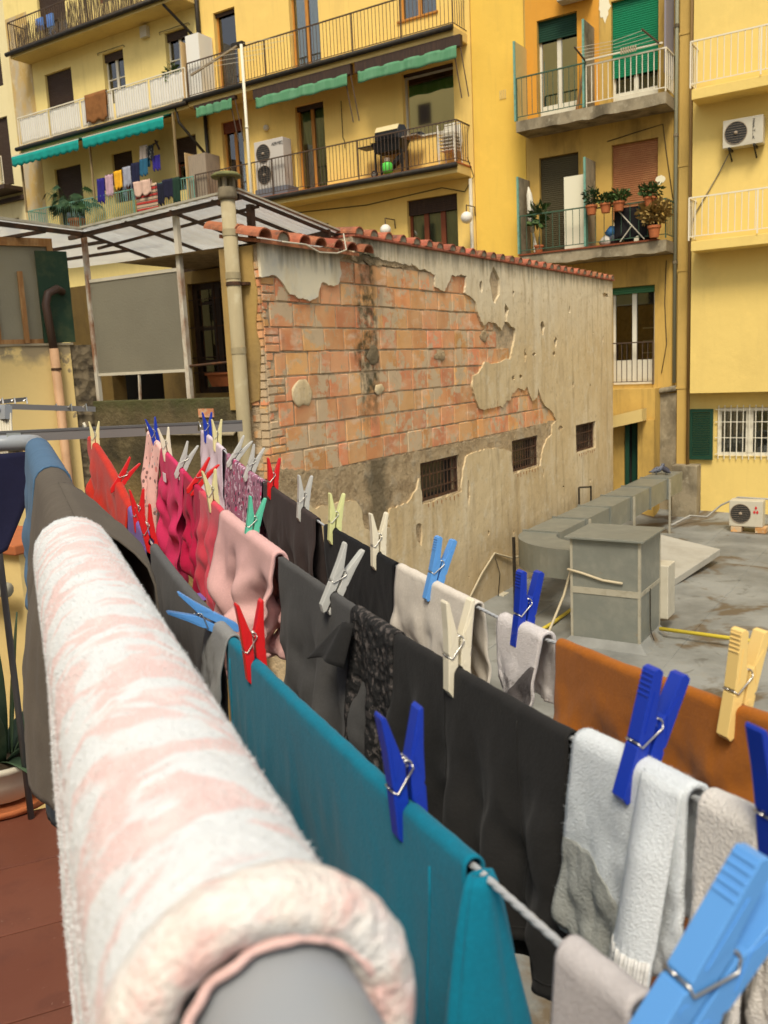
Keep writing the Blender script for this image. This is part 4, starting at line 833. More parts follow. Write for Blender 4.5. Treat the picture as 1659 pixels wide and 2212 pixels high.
part('green_board', mat('old_dark_green_paint', (.018,.045,.022), .6, [dict(c=(.05,.07,.03), s=5, lo=.5, hi=.7)]), t_lw, lambda b: lbox(b, .05, .43, -.10, -.06, .48, 1.60))
t_dp = thing('downpipe', 'brown and salmon drainpipe down the yellow boundary wall', 'pipe', lw(.33,.08,-4))
part('upper_pipe', mat('brown_metal_pipe', (.075,.045,.032), .45), t_dp, lambda b: b.tube([lw(.16,-.02,1.10), lw(.24,.06,1.13), lw(.36,.09,1.07), lw(.40,.09,.94), lw(.36,.09,.38)], .05, 12), smooth=True)
part('lower_pipe', mat('salmon_pipe', (.48,.29,.16), .6, [dict(c=(.36,.21,.11), s=3, lo=.45, hi=.7)]), t_dp, lambda b: b.tube([lw(.36,.09,.40), lw(.33,.09,-4)], .056, 12), smooth=True)
part('pipe_collar', m_rust, t_dp, lambda b: b.tube([lw(.355,.09,.13), lw(.355,.09,.16)], .064, 12))

# ---------------------------------------------------------------- things on the flat roof
def zbox(x0, x1, y0, y1, z0, z1): return lambda b: b.box(x0, x1, y0, y1, z0, z1)
BX0, BX1, BY0, BY1, BZ = -4.37, -3.385, 11.62, 12.58, -2.515
t_bx = thing('duct_box', 'grey zinc sheet metal housing standing on the flat roof', 'ventilation box', ((BX0+BX1)/2, (BY0+BY1)/2, ROOF))
part('body', M_ZINC, t_bx, zbox(BX0, BX1, BY0, BY1, ROOF, BZ), bev=.008)
part('lid', M_ZINC, t_bx, zbox(BX0-.07, BX1+.06, BY0-.07, BY1+.06, BZ+.001, BZ+.03), bev=.004)
for x, y in ((BX0, BY0), (BX1, BY0), (BX1, BY1)): part('corner_trim', M_ZINCED, t_bx, zbox(x-.03 if x == BX1 else x-.006, x+.006 if x == BX1 else x+.03, y-.008, y+.03, ROOF+.1, BZ-.002))
zb = lerp(ROOF, BZ, .52); part('band', M_ZINCED, t_bx, zbox(BX0+.01, BX1-.01, BY0-.011, BY0-.002, zb-.045, zb+.045)); part('band', M_ZINCED, t_bx, zbox(BX1+.002, BX1+.011, BY0+.02, BY1-.01, zb-.03, zb+.03))
part('curb', m_roof, t_bx, lambda b: b.hexa([(BX0-.14,BY0-.14,ROOF-.02),(BX1+.14,BY0-.14,ROOF-.02),(BX1+.14,BY1+.1,ROOF-.02),(BX0-.14,BY1+.1,ROOF-.02),(BX0-.012,BY0-.012,ROOF+.11),(BX1+.012,BY0-.012,ROOF+.11),(BX1+.012,BY1+.01,ROOF+.11),(BX0-.012,BY1+.01,ROOF+.11)]))
part('hanging_wire', M_GUT, t_bx, lambda b: b.tube([(BX1+.014,12.05,zb), (BX1+.016,12.06,ROOF+.25), (BX1+.04,12.02,ROOF+.16), (BX1+.1,11.95,ROOF+.08)], .008, 5))
# duct: elbow out of the box, then along the brick wall to the far corner
DX0, DX1, DZ0, DZ1, DY1 = -5.78, -5.18, -3.25, -2.80, 21.2
t_du = thing('ventilation_duct', 'long grey zinc duct running from the housing to the far corner', 'duct', (-5.5, 15, ROOF))
def elbow(b):
    cx, cy = BX0-.25, 13.25; n = 12
    ring = lambda a: [(cx+math.cos(a)*r, cy+math.sin(a)*r, z) for r, z in ((DX1-cx)*-1 and [( -(DX1-cx), DZ0), (-(DX0-cx), DZ0), (-(DX0-cx), DZ1), (-(DX1-cx), DZ1)])]
    rings = [ring(PI+PI/2*i/n) for i in range(n+1)]
    rings.append([(BX0-.002, p[1], p[2]) for p in rings[-1]])
    b.grid([[*q, q[0]] for q in rings])
part('elbow', M_ZINC, t_du, elbow)
ys = [13.25, 14.55, 15.85, 17.15, 18.5, 19.9, DY1]
for a, c in zip(ys, ys[1:]):
    part('duct_section', M_ZINC, t_du, zbox(DX0, DX1, a+.005, c-.005, DZ0, DZ1))
    part('flange', M_ZINC, t_du, zbox(DX0-.025, DX1+.025, a-.02, a+.02, DZ0-.025, DZ1+.025))
for y in (14.6, 17.2, 19.9): part('leg', M_ZINCED, t_du, zbox(DX1+.027, DX1+.067, y-.02, y+.02, ROOF, DZ1))
part('leg', M_GUT, t_du, zbox(DX0-.01, DX0+.03, 12.78, 12.82, ROOF, DZ1-.02)); part('support_frame', M_GUT, t_du, lambda b: (b.beam((-6.2, 17.0, -3.0), (-6.2, 17.0, -2.62), .03, .03), b.beam((-5.95, 17.0, -3.0), (-5.95, 17.0, -2.58), .03, .03), b.beam((-6.2, 17.0, -2.62), (-5.95, 17.0, -2.6), .03, .03)))
# condenser with red logo, standing on bricks
def condenser(x0, x1, y0, y1, z0, z1, label, fans, name='condenser_unit', m=M_PLASTIC, face='y'):
    t = thing(name, label, 'air conditioner', ((x0+x1)/2, (y0+y1)/2, z0))
    part('casing', m, t, zbox(x0, x1, y0, y1, z0, z1), bev=.012)
    for (cx, cz, r) in fans:
        part('fan_opening', mat('dark_fan', (.03,.03,.028), .5), t, lambda b: b.tube([(cx, y0-.003, cz), (cx, y0+.01, cz)], r, 28))
        def ringf(b):
            b.tube([(cx+r*math.cos(2*PI*i/28), y0-.008, cz+r*math.sin(2*PI*i/28)) for i in range(29)], .008, 6)
            for k in range(1, 9):
                h = -r+2*r*k/9; w = math.sqrt(max(0, r*r-h*h)); b.beam((cx-w, y0-.01, cz+h), (cx+w, y0-.01, cz+h), .005, .005)
            b.sphere((cx, y0-.01, cz), r*.18, 10, 6)
        part('fan_guard', M_GREY, t, ringf, kind='stuff')
    return t
tc1 = condenser(-3.98, -3.28, 20.5, 20.85, ROOF+.14, ROOF+.72, 'cream condenser unit with red three-diamond logo on the flat roof', [(-3.74, ROOF+.43, .215)])
mred = mat('logo_red', (.55,.03,.03), .5)
part('logo', mred, tc1, lambda b: [b.prism([(-3.43+dx, ROOF+.53+dz), (-3.43+dx+.025, ROOF+.53+dz+.042), (-3.43+dx, ROOF+.53+dz+.084), (-3.43+dx-.025, ROOF+.53+dz+.042)] if False else [(-3.42+dx-.028, ROOF+.52+dz), (-3.42+dx, ROOF+.52+dz-.045), (-3.42+dx+.028, ROOF+.52+dz), (-3.42+dx, ROOF+.52+dz+.045)], 1, 20.49, 20.498) for dx, dz in ((0, .05), (-.03, -.045), (.03, -.045))], kind='stuff')
for x in (-3.93, -3.42): part('support_brick', m_brick, tc1, zbox(x, x+.22, 20.45, 20.8, ROOF+.02, ROOF+.13))
# second condenser hidden behind the box
condenser(-3.85, -3.27, 12.62, 13.0, ROOF+.2, ROOF+1.0, 'white condenser standing close behind the zinc housing', [])
# Zephir unit on the yellow wall
za, zc = oY(1562,262,YR-.28), oY(1648,308,YR-.28)
tz = condenser(za.x, zc.x, YR-.30, YR-.02, zc.z, za.z, 'white wall-hung condenser lettered ZEPHIR on the yellow wall', [(lerp(za.x, zc.x, .33), (za.z+zc.z)/2, (za.z-zc.z)*.40)])
mtxt = mat('dark_lettering', (.03,.03,.035), .5)
for i, ch in enumerate('ZEPHIR'): text_mesh('lettering', ch, .11, mtxt, tz, (lerp(za.x, zc.x, .76), YR-.306, za.z-.14-i*.072), rot=(PI/2, PI/2, 0)) if False else text_mesh('lettering', ch, .085, mtxt, tz, (lerp(za.x, zc.x, .74), YR-.306, za.z-.12-i*.072))
for x in (lerp(za.x, zc.x, .18), lerp(za.x, zc.x, .8)): part('bracket', M_GUT, tz, lambda b: (b.box(x-.02, x+.02, YR-.4, YR-.003, zc.z-.05, zc.z-.006), b.beam((x, YR-.36, zc.z-.05), (x, YR-.01, zc.z-.24), .03, .03)))
part('drain_hose', M_CONC, tz, lambda b: b.tube([(za.x+.12, YR-.1, zc.z-.05), (za.x-.15, YR-.03, zc.z-.5), (za.x-.62, YR-.03, zc.z-1.25), (za.x-.70, YR-.06, zc.z-1.5)], .014, 6), smooth=True)
# top condenser above the green door, only its base shows
oc = oY(1205,2,YF-.3); condenser(oc.x, oc.x+.8, YF-.38, YF-.03, oc.z-.04, oc.z+.5, 'wall-hung condenser cut by the top edge above the balcony', [])
# tilted slab of concrete on the roof
def slab_fn(b):
    P = [oZ(1432,1192,-3.72), oZ(1557,1187,-3.70), oZ(1455,1252,-3.86), oZ(1425,1232,-3.88)]
    q = [V(oZ(1330,1170,-3.62)), V(oZ(1430,1155,-3.55)), V(oZ(1556,1186,-3.74)), V(oZ(1458,1250,-3.92))]
    b.hexa([*[p-V((0,0,.13)) for p in q], *q])
part('concrete_slab', mat('pale_concrete', (.36,.34,.28), .9, [dict(c=(.26,.24,.19), s=2, d=6, lo=.45, hi=.7, f=.7)], dict(s=20, a=.3, dist=.01)), None, slab_fn, bev=.01, label='pale concrete slab lying tilted on the flat roof behind the housing', cat='slab')
m_yp = mat('yellow_gas_pipe', (.55,.43,.045), .5, [dict(c=(.30,.24,.06), s=9, lo=.55, hi=.7)])
gp = [oZ(1425,1358,ROOF+.14), oZ(1620,1384,ROOF+.14), oZ(1760,1404,ROOF+.14)]
part('gas_pipe', m_yp, None, lambda b: (b.tube(gp, .028, 10)), smooth=True, label='yellow gas pipe running across the flat roof to the right', cat='pipe')
part('gas_pipe', m_yp, None, lambda b: b.tube([oZ(1240,1312,ROOF+.06), oZ(1195,1345,ROOF+.05), oZ(1150,1372,ROOF+.05)], .028, 8), smooth=True, label='short yellow pipe on the roof left of the zinc housing', cat='pipe')
m_cab = mat('beige_cable', (.48,.41,.27), .6)
def cable(pts, r, label, m=m_cab): part('cable', m, None, lambda b: b.tube(pts, r, 6), smooth=True, label=label, cat='cable')
cable([oX(1010,1300,WX+.05), oX(1040,1240,WX+.06), oX(1068,1195,WX+.05), oX(1105,1205,WX+.07), oX(1150,1196,WX+.2)], .018, 'beige cable looped across the lower peeling wall')
cable([V((BX0-.1, 11.9, -3.05)), V((BX0-.02, BY0-.05, -2.96)), V((-4.2, BY0-.03, -3.0)), V((-3.9, BY0-.025, -3.08)), V((-3.62, BY0-.025, -3.10))], .02, 'beige hose bent across the front of the zinc housing')
cable([V((BX0-.1, 11.9, -3.05)), V((BX0-.16, 11.75, -3.4)), V((BX0-.3, 11.5, -3.9)), V((BX0-.42, 11.3, ROOF+.05))], .02, 'beige hose dropping to the roof left of the zinc housing')
cable([oX(1070,1205,WX+.06), oX(1080,1240,WX+.06), oX(1076,1290,WX+.06)], .008, 'thin dark wire down to the junction box', M_GUT)
jb = oX(1084,1290,WX+.05); part('junction_box', M_PLASTIC, None, zbox(WX+.02, WX+.14, jb.y-.12, jb.y+.12, jb.z-.13, jb.z+.07), bev=.01, label='small grey junction box at the foot of the peeling wall', cat='junction box')
cable([V((-5.2, 20.3, ROOF+.12)), V((-5.0, 21.2, ROOF+.2)), V((-4.7, 21.6, ROOF+.12)), V((-4.4, 21.7, ROOF+.4)), V((-4.0, 21.6, ROOF+.62)), V((-3.0, 21.6, ROOF+.6))], .022, 'grey pipes looping along the foot of the yellow wall', mat('grey_hose', (.34,.33,.29), .6))
# two pigeons on the duct
m_pg = mat('pigeon_grey', (.14,.15,.18), .7, [dict(c=(.03,.03,.04), s=30, lo=.5, hi=.6)])
for k, (x, lab, rot) in enumerate(((-5.62, 'grey pigeon on the far end of the duct, left of two', .5), (-5.38, 'darker pigeon on the far end of the duct, right of two', 2.4))):
    b = MB(); n = 10; y0 = 20.55
    spine = [(-.17, .06, .006), (-.10, .075, .03), (-.03, .10, .062), (.05, .12, .072), (.11, .145, .055), (.135, .19, .032), (.15, .225, .036), (.175, .235, .024), (.205, .225, .004)]
    pts = [V((x+s*math.cos(rot), y0+s*math.sin(rot), DZ1+z)) for s, z, r_ in spine]; b.tube(pts, [q[2] for q in spine], n)
    for q in (-.02, .02): b.cyl((x+q*-math.sin(rot), y0+q*math.cos(rot), DZ1), (x+q*-math.sin(rot), y0+q*math.cos(rot), DZ1+.08), .006, 5)
    b.build('pigeon', m_pg if k == 0 else mat('dark_pigeon', (.05,.05,.065), .7), None, smooth=True, label=lab, cat='pigeon', group='pigeons on the duct')
# ---------------------------------------------------------------- our terrace: floor tiles, handrail, drying wires
P0, P1 = oD(605,2212,.213), oD(78,968,2.30)
TT = V((P1.x-P0.x, P1.y-P0.y, 0)).normalized(); NN = V((TT.y, -TT.x, 0)); ZTUBE = -.157
def tn(t, n, z): p = V((P0.x, P0.y, 0))+TT*t+NN*n; return V((p.x, p.y, z))
FLOOR = -1.22
m_ftile = mat('red_brown_floor_tile', (.135,.045,.026), .45, [dict(c=(.17,.065,.04), s=3, lo=.45, hi=.7, f=.7), dict(c=(.09,.03,.02), s=12, lo=.52, hi=.7, f=.5), dict(c=(.3,.2,.15), s=60, d=3, lo=.70, hi=.74, f=.4)], dict(s=9, a=.12, dist=.01), rnd=.12)
m_grout = mat('pale_grout', (.34,.25,.18), .9)
tfl = thing('terrace_floor', None, None, tuple(tn(.6,-1,FLOOR))); tag(tfl, kind='structure')
def quadbox(b, t0, t1, n0, n1, z0, z1): return b.hexa([tn(t0,n0,z0), tn(t1,n0,z0), tn(t1,n1,z0), tn(t0,n1,z0), tn(t0,n0,z1), tn(t1,n0,z1), tn(t1,n1,z1), tn(t0,n1,z1)])
part('slab', m_grout, tfl, lambda b: quadbox(b, -3, 2.42, -3.2, .06, FLOOR-.3, FLOOR-.006))
TP = .30
i = 0
for a in range(-4, 8):
    for c in range(-5, 0):
        t0, n0 = 2.41-TP*(a+4), .05+TP*c*1.0
        part('floor_tile', m_ftile, tfl, lambda b: quadbox(b, t0+.004-TP, t0, n0+.003, n0+TP-.003, FLOOR-.02, FLOOR), bev=.002)
m_grail = mat('grey_painted_rail', (.27,.29,.31), .34, [dict(c=(.30,.30,.29), s=9, lo=.5, hi=.7, f=.5)], dict(s=90, a=.08, dist=.002))
m_gdark = mat('dark_grey_rail', (.10,.10,.10), .5)
TE = 2.36
def arc(n=8, r=.10): return [tn(TE-r+r*math.sin(a), -r+r*math.cos(a), ZTUBE) for a in [PI/2*k/n for k in range(n+1)]]
t_hr = thing('terrace_railing', 'thick grey tubular handrail round the terrace corner', 'railing', tuple(tn(TE, 0, FLOOR)))
part('handrail', m_grail, t_hr, lambda b: b.tube([tn(-.9,0,ZTUBE), tn(.2,0,ZTUBE), tn(1.2,0,ZTUBE), *arc(), tn(TE,-.4,ZTUBE), tn(TE,-1.8,ZTUBE)], .0215, 28), smooth=True)
for n in (-.12, -.42, -.72): part('baluster', m_gdark, t_hr, lambda b: b.cyl(tn(TE, n, FLOOR), tn(TE, n, ZTUBE), .009, 8), smooth=True)
for t in (1.75, .9, .1): part('baluster', m_gdark, t_hr, lambda b: b.cyl(tn(t, 0, FLOOR), tn(t, 0, ZTUBE), .009, 8), smooth=True)
cl = oD(38,968,2.36)
t_ca = thing('drying_line', 'grey metal drying line frame with three sagging wires beside the handrail', 'drying rack', tuple(tn(2.25,.3,ZTUBE)))
bA, bB = oD(-120,952,2.33), oD(524,922,2.42); bZ = .012
part('cross_bar', mat('grey_aluminium_bar', (.22,.21,.20), .4, metal=.4), t_ca, lambda b: b.beam(bA, bB, .012, .024))
part('cross_bar_cap', m_gdark, t_ca, lambda b: b.beam(bA+V((0,0,.0155)), bB+V((0,0,.0155)), .016, .006))
def clampf(b):
    c = tn(TE, -.05, ZTUBE); d = NN
    b.tube([c-d*.018, c+d*.018], .0265, 24); b.beam(c+V((0,0,-.03))-TT*.02, c+V((0,0,-.055))-TT*.02, .03, .03)
part('clamp', mat('galvanised_clamp', (.24,.25,.23), .4, metal=.5), t_ca, clampf)
part('clamp_bolt', m_gdark, t_ca, lambda b: b.tube([tn(TE,-.05,ZTUBE-.04)-TT*.03, tn(TE,-.05,ZTUBE-.04)-TT*.045], .010, 6))

WPX = {1: [(183,936),(196,946),(210,961),(234,1006),(257,1052),(272,1083),(290,1110),(304,1136),(322,1166),(340,1194),(372,1240),(407,1282),(440,1318),(475,1354),(515,1403),(555,1441),(630,1511),(712,1588),(800,1672),(885,1753),(960,1815),(1030,1876),(1130,1966),(1240,2066),(1340,2150),(1450,2240),(1700,2440)],
       2: [(320,934),(330,944),(345,962),(371,995),(394,1018),(413,1041),(430,1057),(449,1077),(475,1100),(489,1120),(506,1132),(542,1156),(584,1194),(620,1220),(705,1276),(767,1322),(849,1374),(898,1400),(966,1439),(1029,1481),(1130,1538),(1240,1595),(1266,1607),(1371,1655),(1500,1718),(1532,1738),(1630,1786),(1760,1850),(2000,1965)],
       3: [(434,930),(462,956),(485,975),(502,992),(531,1015),(574,1049),(606,1068),(649,1100),(681,1123),(702,1137),(754,1165),(807,1196),(859,1227),(924,1258),(983,1286),(1036,1314),(1086,1342),(1179,1382),(1209,1395),(1355,1450),(1437,1480),(1574,1531),(1659,1560),(1800,1610),(2100,1715)]}
WPL = {1: ((.2,.140), (2.2,.135)), 2: ((.2,.265), (2.2,.265)), 3: ((.25,.402), (2.2,.402))}
class Wire: pass
WR = {}
for w, pts in WPX.items():
    (ta, na), (tb, nb_) = WPL[w]; A = tn(ta, na, 0); B = tn(tb, nb_, 0); d = (B-A).normalized(); nrm = V((d.y, -d.x, 0))
    W_ = Wire(); W_.A = A; W_.d = d; W_.n = nrm; W_.px = []
    for (x, y) in pts:
        r_ = ray(x, y); k = nrm.dot(A)/nrm.dot(r_); p = r_*k; W_.px.append((x, (p-A).dot(d), p.z))
    sm = [q[2] for q in W_.px]
    for _ in range(2): sm = [sm[0]]+[(sm[i-1]+2*sm[i]+sm[i+1])/4 for i in range(1, len(sm)-1)]+[sm[-1]]
    W_.sz = sorted((q[1], z) for q, z in zip(W_.px, sm)); WR[w] = W_
def wz(w, s): return interp(WR[w].sz, s)
def ws(w, x): return interp([(q[0], q[1]) for q in WR[w].px], x)
def wp(w, s, n=0., dz=0.): W_ = WR[w]; p = W_.A+W_.d*s+W_.n*n; return V((p.x, p.y, wz(w, s)+dz))
def onwire(w, x, y):
    W_ = WR[w]; r_ = ray(x, y); p = r_*(W_.n.dot(W_.A)/W_.n.dot(r_)); return (p-W_.A).dot(W_.d), p.z
m_wire = mat('braided_steel_wire', (.50,.52,.53), .38, metal=.35)
for w in WR:
    S = [q[1] for q in WR[w].px]; lo, hi = min(S), max(S)
    nst = int(abs(hi-lo)/.0022)
    def strands(b):
        for k in range(3): b.tube([wp(w, lerp(lo, hi, i/nst), .0008*math.cos(i*.55+k*2.094), .0008*math.sin(i*.55+k*2.094)) for i in range(nst+1)], .00125, 6)
    part('wire', m_wire, t_ca, strands, smooth=True)
    e = wp(w, hi); part('wire_hook', M_STEEL, t_ca, lambda b: b.tube([e, e+V((0,0,.012)), e+TT*.02+V((0,0,.022)), e+TT*.03+V((0,0,-.002))], .0025, 6), smooth=True)
hk = oD(183,936,2.38); part('wire_hook', M_PLASTIC, t_ca, lambda b: b.tube([hk+V((0,0,.028)), hk+V((.005,0,.02)), hk+V((0,0,-.02))], .004, 6), smooth=True)

# ---------------------------------------------------------------- laundry
def cloth_mat(name, c, c2=None, weave=420, crum=.3, sheen=.04, extra=(), rough=.95, bumpa=.25, rib=None):
    c2 = c2 or tuple(x*.72 for x in c)
    bl = [dict(s=weave, d=2, a=bumpa, dist=.0012, co='O'), dict(s=35, d=5, a=crum, dist=.004, co='O')]
    if rib: bl.append(dict(k='wave', s=rib, dir='X', a=.5, dist=.002, co='U'))
    return mat(name, c, rough, [dict(c=c2, s=9, d=5, lo=.42, hi=.7, f=.5, co='O'), dict(c=tuple(min(1, x*1.25) for x in c), s=300, d=2, lo=.5, hi=.75, f=.35, co='O'), *extra], bl, sheen=sheen, spec=.15)
def drape(name, w, x0, x1, front, back, m, label, cat, rad=.0045, folds=5, amp=.010, seed=1, th=.0016, nu=None, spread=.05, taper=0., gather=0., crease=.0, tube=None, nc=0., lift=0., ends=(0, 0), minor=.35, group=None, sag=0.):
    """a garment folded over a wire: front/back are hem lines as sight points on the wire's own vertical plane, or (fraction, drop) pairs"""
    r2 = random.Random(seed); ph = [r2.uniform(0, 6.28) for _ in range(8)]; fk = [folds*(.6+.9*r2.random()) for _ in range(4)]
    if tube is None: s0, s1 = ws(w, x0), ws(w, x1); pos = lambda s, n, dz: wp(w, s, n, dz); Z = lambda s: wz(w, s)
    else: s0, s1 = x0, x1; pos = lambda s, n, dz: tn(s, n+nc, ZTUBE+dz); Z = lambda s: ZTUBE
    def hemf(h):
        if h and h[0][0] <= 1.0 and h[0][1] < 3: return lambda u, s: interp(h, u)
        q = sorted((sz[0], sz[1]) for sz in (onwire(w, *p) for p in h)); return lambda u, s: max(.02, Z(s)-interp(q, s))
    hf, hb = hemf(front), hemf(back)
    L = abs(s1-s0); nu = nu or max(24, int(L/.006)); nu = min(nu, 150); nv = 40; na = 8
    P, UV = [], []
    for i in range(nu+1):
        u = i/nu; s = lerp(s0, s1, u); row, uvr = [], []
        def side(sg, H, q):       # q: 0 at the wire .. 1 at the hem
            drop = H*q; g = sstep(0, .12, drop)
            f = 0
            for k in range(3): f += math.sin(u*fk[k]*6.28+ph[k]+sg*1.3+drop*(3+k*4)*(.5-(k % 2)))*(1, .55, minor)[k]
            f *= amp*g*(.4+.6*sstep(0, .35, drop))
            f += .003*noise.noise((u*22+seed, q*9*sg, seed*.7))*g+crease*noise.noise((u*7+seed*3, q*5+sg*4, .3))*g
            nn = sg*(rad+spread*drop*(1-.5*q))+f
            ss = s+(u-.5)*L*(taper*q)+gather*math.sin(q*2.2)*math.sin(u*6.28+ph[5])
            e = sag*min(1, drop*8)*(math.cos((u-.5)*PI))
            return pos(ss, nn, -drop+lift)
        Hf, Hb = hf(u, s), hb(u, s)
        for j in range(nv, 0, -1): q = (j/nv)**1.15; row.append(side(-1, Hf, q)); uvr.append((u*L, -Hf*q))
        for k in range(na+1):
            a = PI*k/na; wob = .0008*noise.noise((u*L*60, k*.3, seed)); row.append(pos(s, -(rad+wob)*math.cos(a), (rad+wob)*math.sin(a)*1.0+lift)); uvr.append((u*L, rad*(a-PI/2)))
        for j in range(1, nv+1): q = (j/nv)**1.15; row.append(side(1, Hb, q)); uvr.append((u*L, Hb*q))
        P.append(row); UV.append(uvr)
    b = MB(); b.grid(P, UV)
    mid = P[nu//2][nv+na//2]
    t = thing(name, label, cat, tuple(mid), group)
    o = b.build('fabric', m, t, smooth=True, solid=th, flip=False)
    t['grid'] = 0; del t['grid']
    return t, P
C_TEAL = cloth_mat('teal_jersey', (.004,.155,.235), (.003,.115,.18), sheen=.06)
C_CHAR = cloth_mat('charcoal_jersey', (.021,.020,.019), (.012,.012,.012))
C_GREY = cloth_mat('mid_grey_jersey', (.075,.073,.070), (.05,.05,.05))
C_BROWN = cloth_mat('brown_charcoal_jersey', (.045,.033,.030), (.028,.02,.02))
C_BLACK = cloth_mat('black_jersey', (.009,.009,.010), (.006,.006,.006))
C_WHITE = cloth_mat('off_white_cotton', (.62,.57,.49), (.50,.44,.36))
C_ORANGE = cloth_mat('ochre_orange_velour', (.34,.108,.009), (.22,.06,.005), sheen=.12, rough=.9)
C_LGREY = cloth_mat('light_grey_melange', (.25,.25,.24), (.17,.17,.165), weave=260)
C_STEEL = cloth_mat('slate_grey_jersey', (.105,.105,.105), (.07,.07,.07))
C_PINK = cloth_mat('pale_pink_terry', (.66,.40,.37), (.56,.32,.31), crum=.06, weave=700, bumpa=.8)
C_RASP = cloth_mat('raspberry_cotton', (.55,.035,.12), (.42,.02,.07))
C_CRIM = cloth_mat('crimson_cotton', (.42,.012,.055), (.30,.008,.04))
C_CORAL = cloth_mat('coral_red_velour', (.58,.06,.09), (.45,.03,.045), sheen=.1)
C_RED = cloth_mat('orange_red_knit', (.52,.026,.010), (.26,.010,.008), weave=230, bumpa=.9, sheen=.08, rib=None)
C_PURP = cloth_mat('lilac_purple_jersey', (.20,.12,.38), (.13,.08,.28))
C_FLOR = cloth_mat('blush_floral_cotton', (.74,.47,.41), (.66,.38,.33), extra=[dict(c=(.16,.10,.09), k='vor', s=46, lo=.25, hi=.22, f=.9, co='O'), dict(c=(.62,.10,.10), k='vor', s=27, lo=.20, hi=.16, f=.7, co='O'), dict(c=(.36,.42,.42), k='vor', s=33, lo=.17, hi=.15, f=.8, co='O')])
C_LILA = cloth_mat('lilac_white_cotton', (.58,.50,.55), (.46,.36,.40))
C_MAUV = cloth_mat('mauve_floral_print', (.34,.15,.22), (.20,.07,.11), extra=[dict(c=(.05,.03,.05), k='vor', s=60, lo=.32, hi=.29, f=.9, co='O'), dict(c=(.60,.48,.55), s=75, d=2, lo=.58, hi=.60, f=.9, co='O'), dict(c=(.45,.03,.12), k='vor', s=38, lo=.24, hi=.2, f=.9, co='O')])
C_TERRY = cloth_mat('white_terry', (.74,.74,.74), (.60,.60,.58), weave=850, bumpa=1., sheen=.12)
C_JEANL = cloth_mat('light_denim_blue', (.075,.145,.235), (.05,.10,.17), weave=500)
C_NAVY = cloth_mat('navy_fabric', (.012,.013,.035), (.008,.009,.022))
C_DENIM = cloth_mat('shaded_denim', (.022,.032,.045), (.012,.018,.026))  # denim of the hanging leg, its shade put into the colour
C_TAUPE = cloth_mat('grey_taupe_jersey', (.105,.088,.068), (.07,.058,.045), weave=330)

# ---- wire 1
drape('sweater', 1, 196, 285, [(0,.20),(.4,.24),(1,.30)], [(0,.18),(1,.2)], C_RED, 'orange red knitted sweater hanging at the far end of the nearest wire', 'sweater', folds=2.2, amp=.016, seed=3, th=.004, spread=.16, rad=.007, crease=.03)
drape('leggings', 1, 281, 322, [(0,.22),(1,.34)], [(0,.2),(1,.2)], C_PURP, 'lilac purple garment between the red sweater and grey trousers', 'garment', folds=1.5, amp=.007, seed=5, th=.003, rad=.006)
drape('trousers', 1, 334, 462, [(0,.36),(.6,.40),(1,.40)], [(0,.3),(1,.3)], C_STEEL, 'slate grey trousers on the nearest wire under the tilted light blue peg', 'trousers', folds=1.6, amp=.006, seed=8, th=.0022, rad=.006, spread=.03, crease=.01)
drape('baby_shirt', 1, 462, 506, [(0,.085),(.5,.10),(1,.11)], [(0,.13),(1,.13)], C_LGREY, 'small light grey melange top beside the teal shirt', 'shirt', folds=1.6, amp=.014, seed=4, th=.002, taper=.25, rad=.0075, spread=.30, crease=.015)
tteal, Pt = drape('shirt', 1, 500, 1026, [(0,.42),(.2,.5),(1,.46)], [(0,.3),(.1,.34),(1,.30)], C_TEAL, 'teal jersey shirt hanging on the nearest wire', 'shirt', folds=1.5, amp=.0045, seed=11, th=.0016, nu=150, spread=.025, minor=.8, rad=.005)
drape('sock', 1, 1232, 1392, [(0,.13),(.5,.16),(1,.13)], [(0,.10),(1,.10)], cloth_mat('pale_grey_sock', (.50,.47,.46), (.40,.37,.36), crum=.06, weave=600, bumpa=.6), 'pale grey sock at the bottom edge under the big light blue peg', 'sock', folds=1.2, amp=.006, seed=6, th=.003, rad=.006, taper=-.25)
# teal sleeve hanging on the near end with a raw frayed cuff
def sleeve():
    b = MB(); s1 = ws(1, 1026); n = 44; rows = 40; P = []
    for j in range(rows+1):
        v = j/rows; dz = .002-.26*v; row = []
        hn = lerp(.0055, .046, v**.75); hs_ = lerp(.003, .013, v**.6)
        for i in range(n+1):
            a = 2*PI*i/n; wv = 1+.10*math.sin(3*a+5*v)+.06*math.sin(7*a-9*v)
            row.append(wp(1, s1-.010+hs_*math.sin(a)*wv-.012*v, -.002-.010*v+hn*math.cos(a)*wv, dz+.006*v*math.sin(2*a)))
        P.append(row)
    b.grid(P); b.build('sleeve', C_TEAL, tteal, smooth=True, solid=.0016, flip=False)
    q = MB(); r2 = random.Random(2); row = P[int(rows*.44)]; lo_ = P[int(rows*.47)]
    for i in range(n):
        p = V(row[i]); c = sum((V(x) for x in row), V((0,0,0)))/len(row); o = (p-c).normalized()*.0016
        for k in range(9): q.tube([p.lerp(V(row[i+1]), r2.random())+o, p.lerp(V(row[i+1]), r2.random())+o*1.6+V((r2.uniform(-.002,.002), r2.uniform(-.002,.002), r2.uniform(-.005,.004)))], .00035, 3)
        q.tube([p+o*.8, V(row[i+1])+o*.8], .0016, 6)
    q.build('frayed_cuff', C_TEAL, tteal, kind='stuff')
sleeve()
def hem_seam(P, rowoff, m, parent, r=.0011):
    part('seam', m, parent, lambda b: b.tube([P[i][rowoff] for i in range(0, len(P), 2)], r, 5), smooth=True)
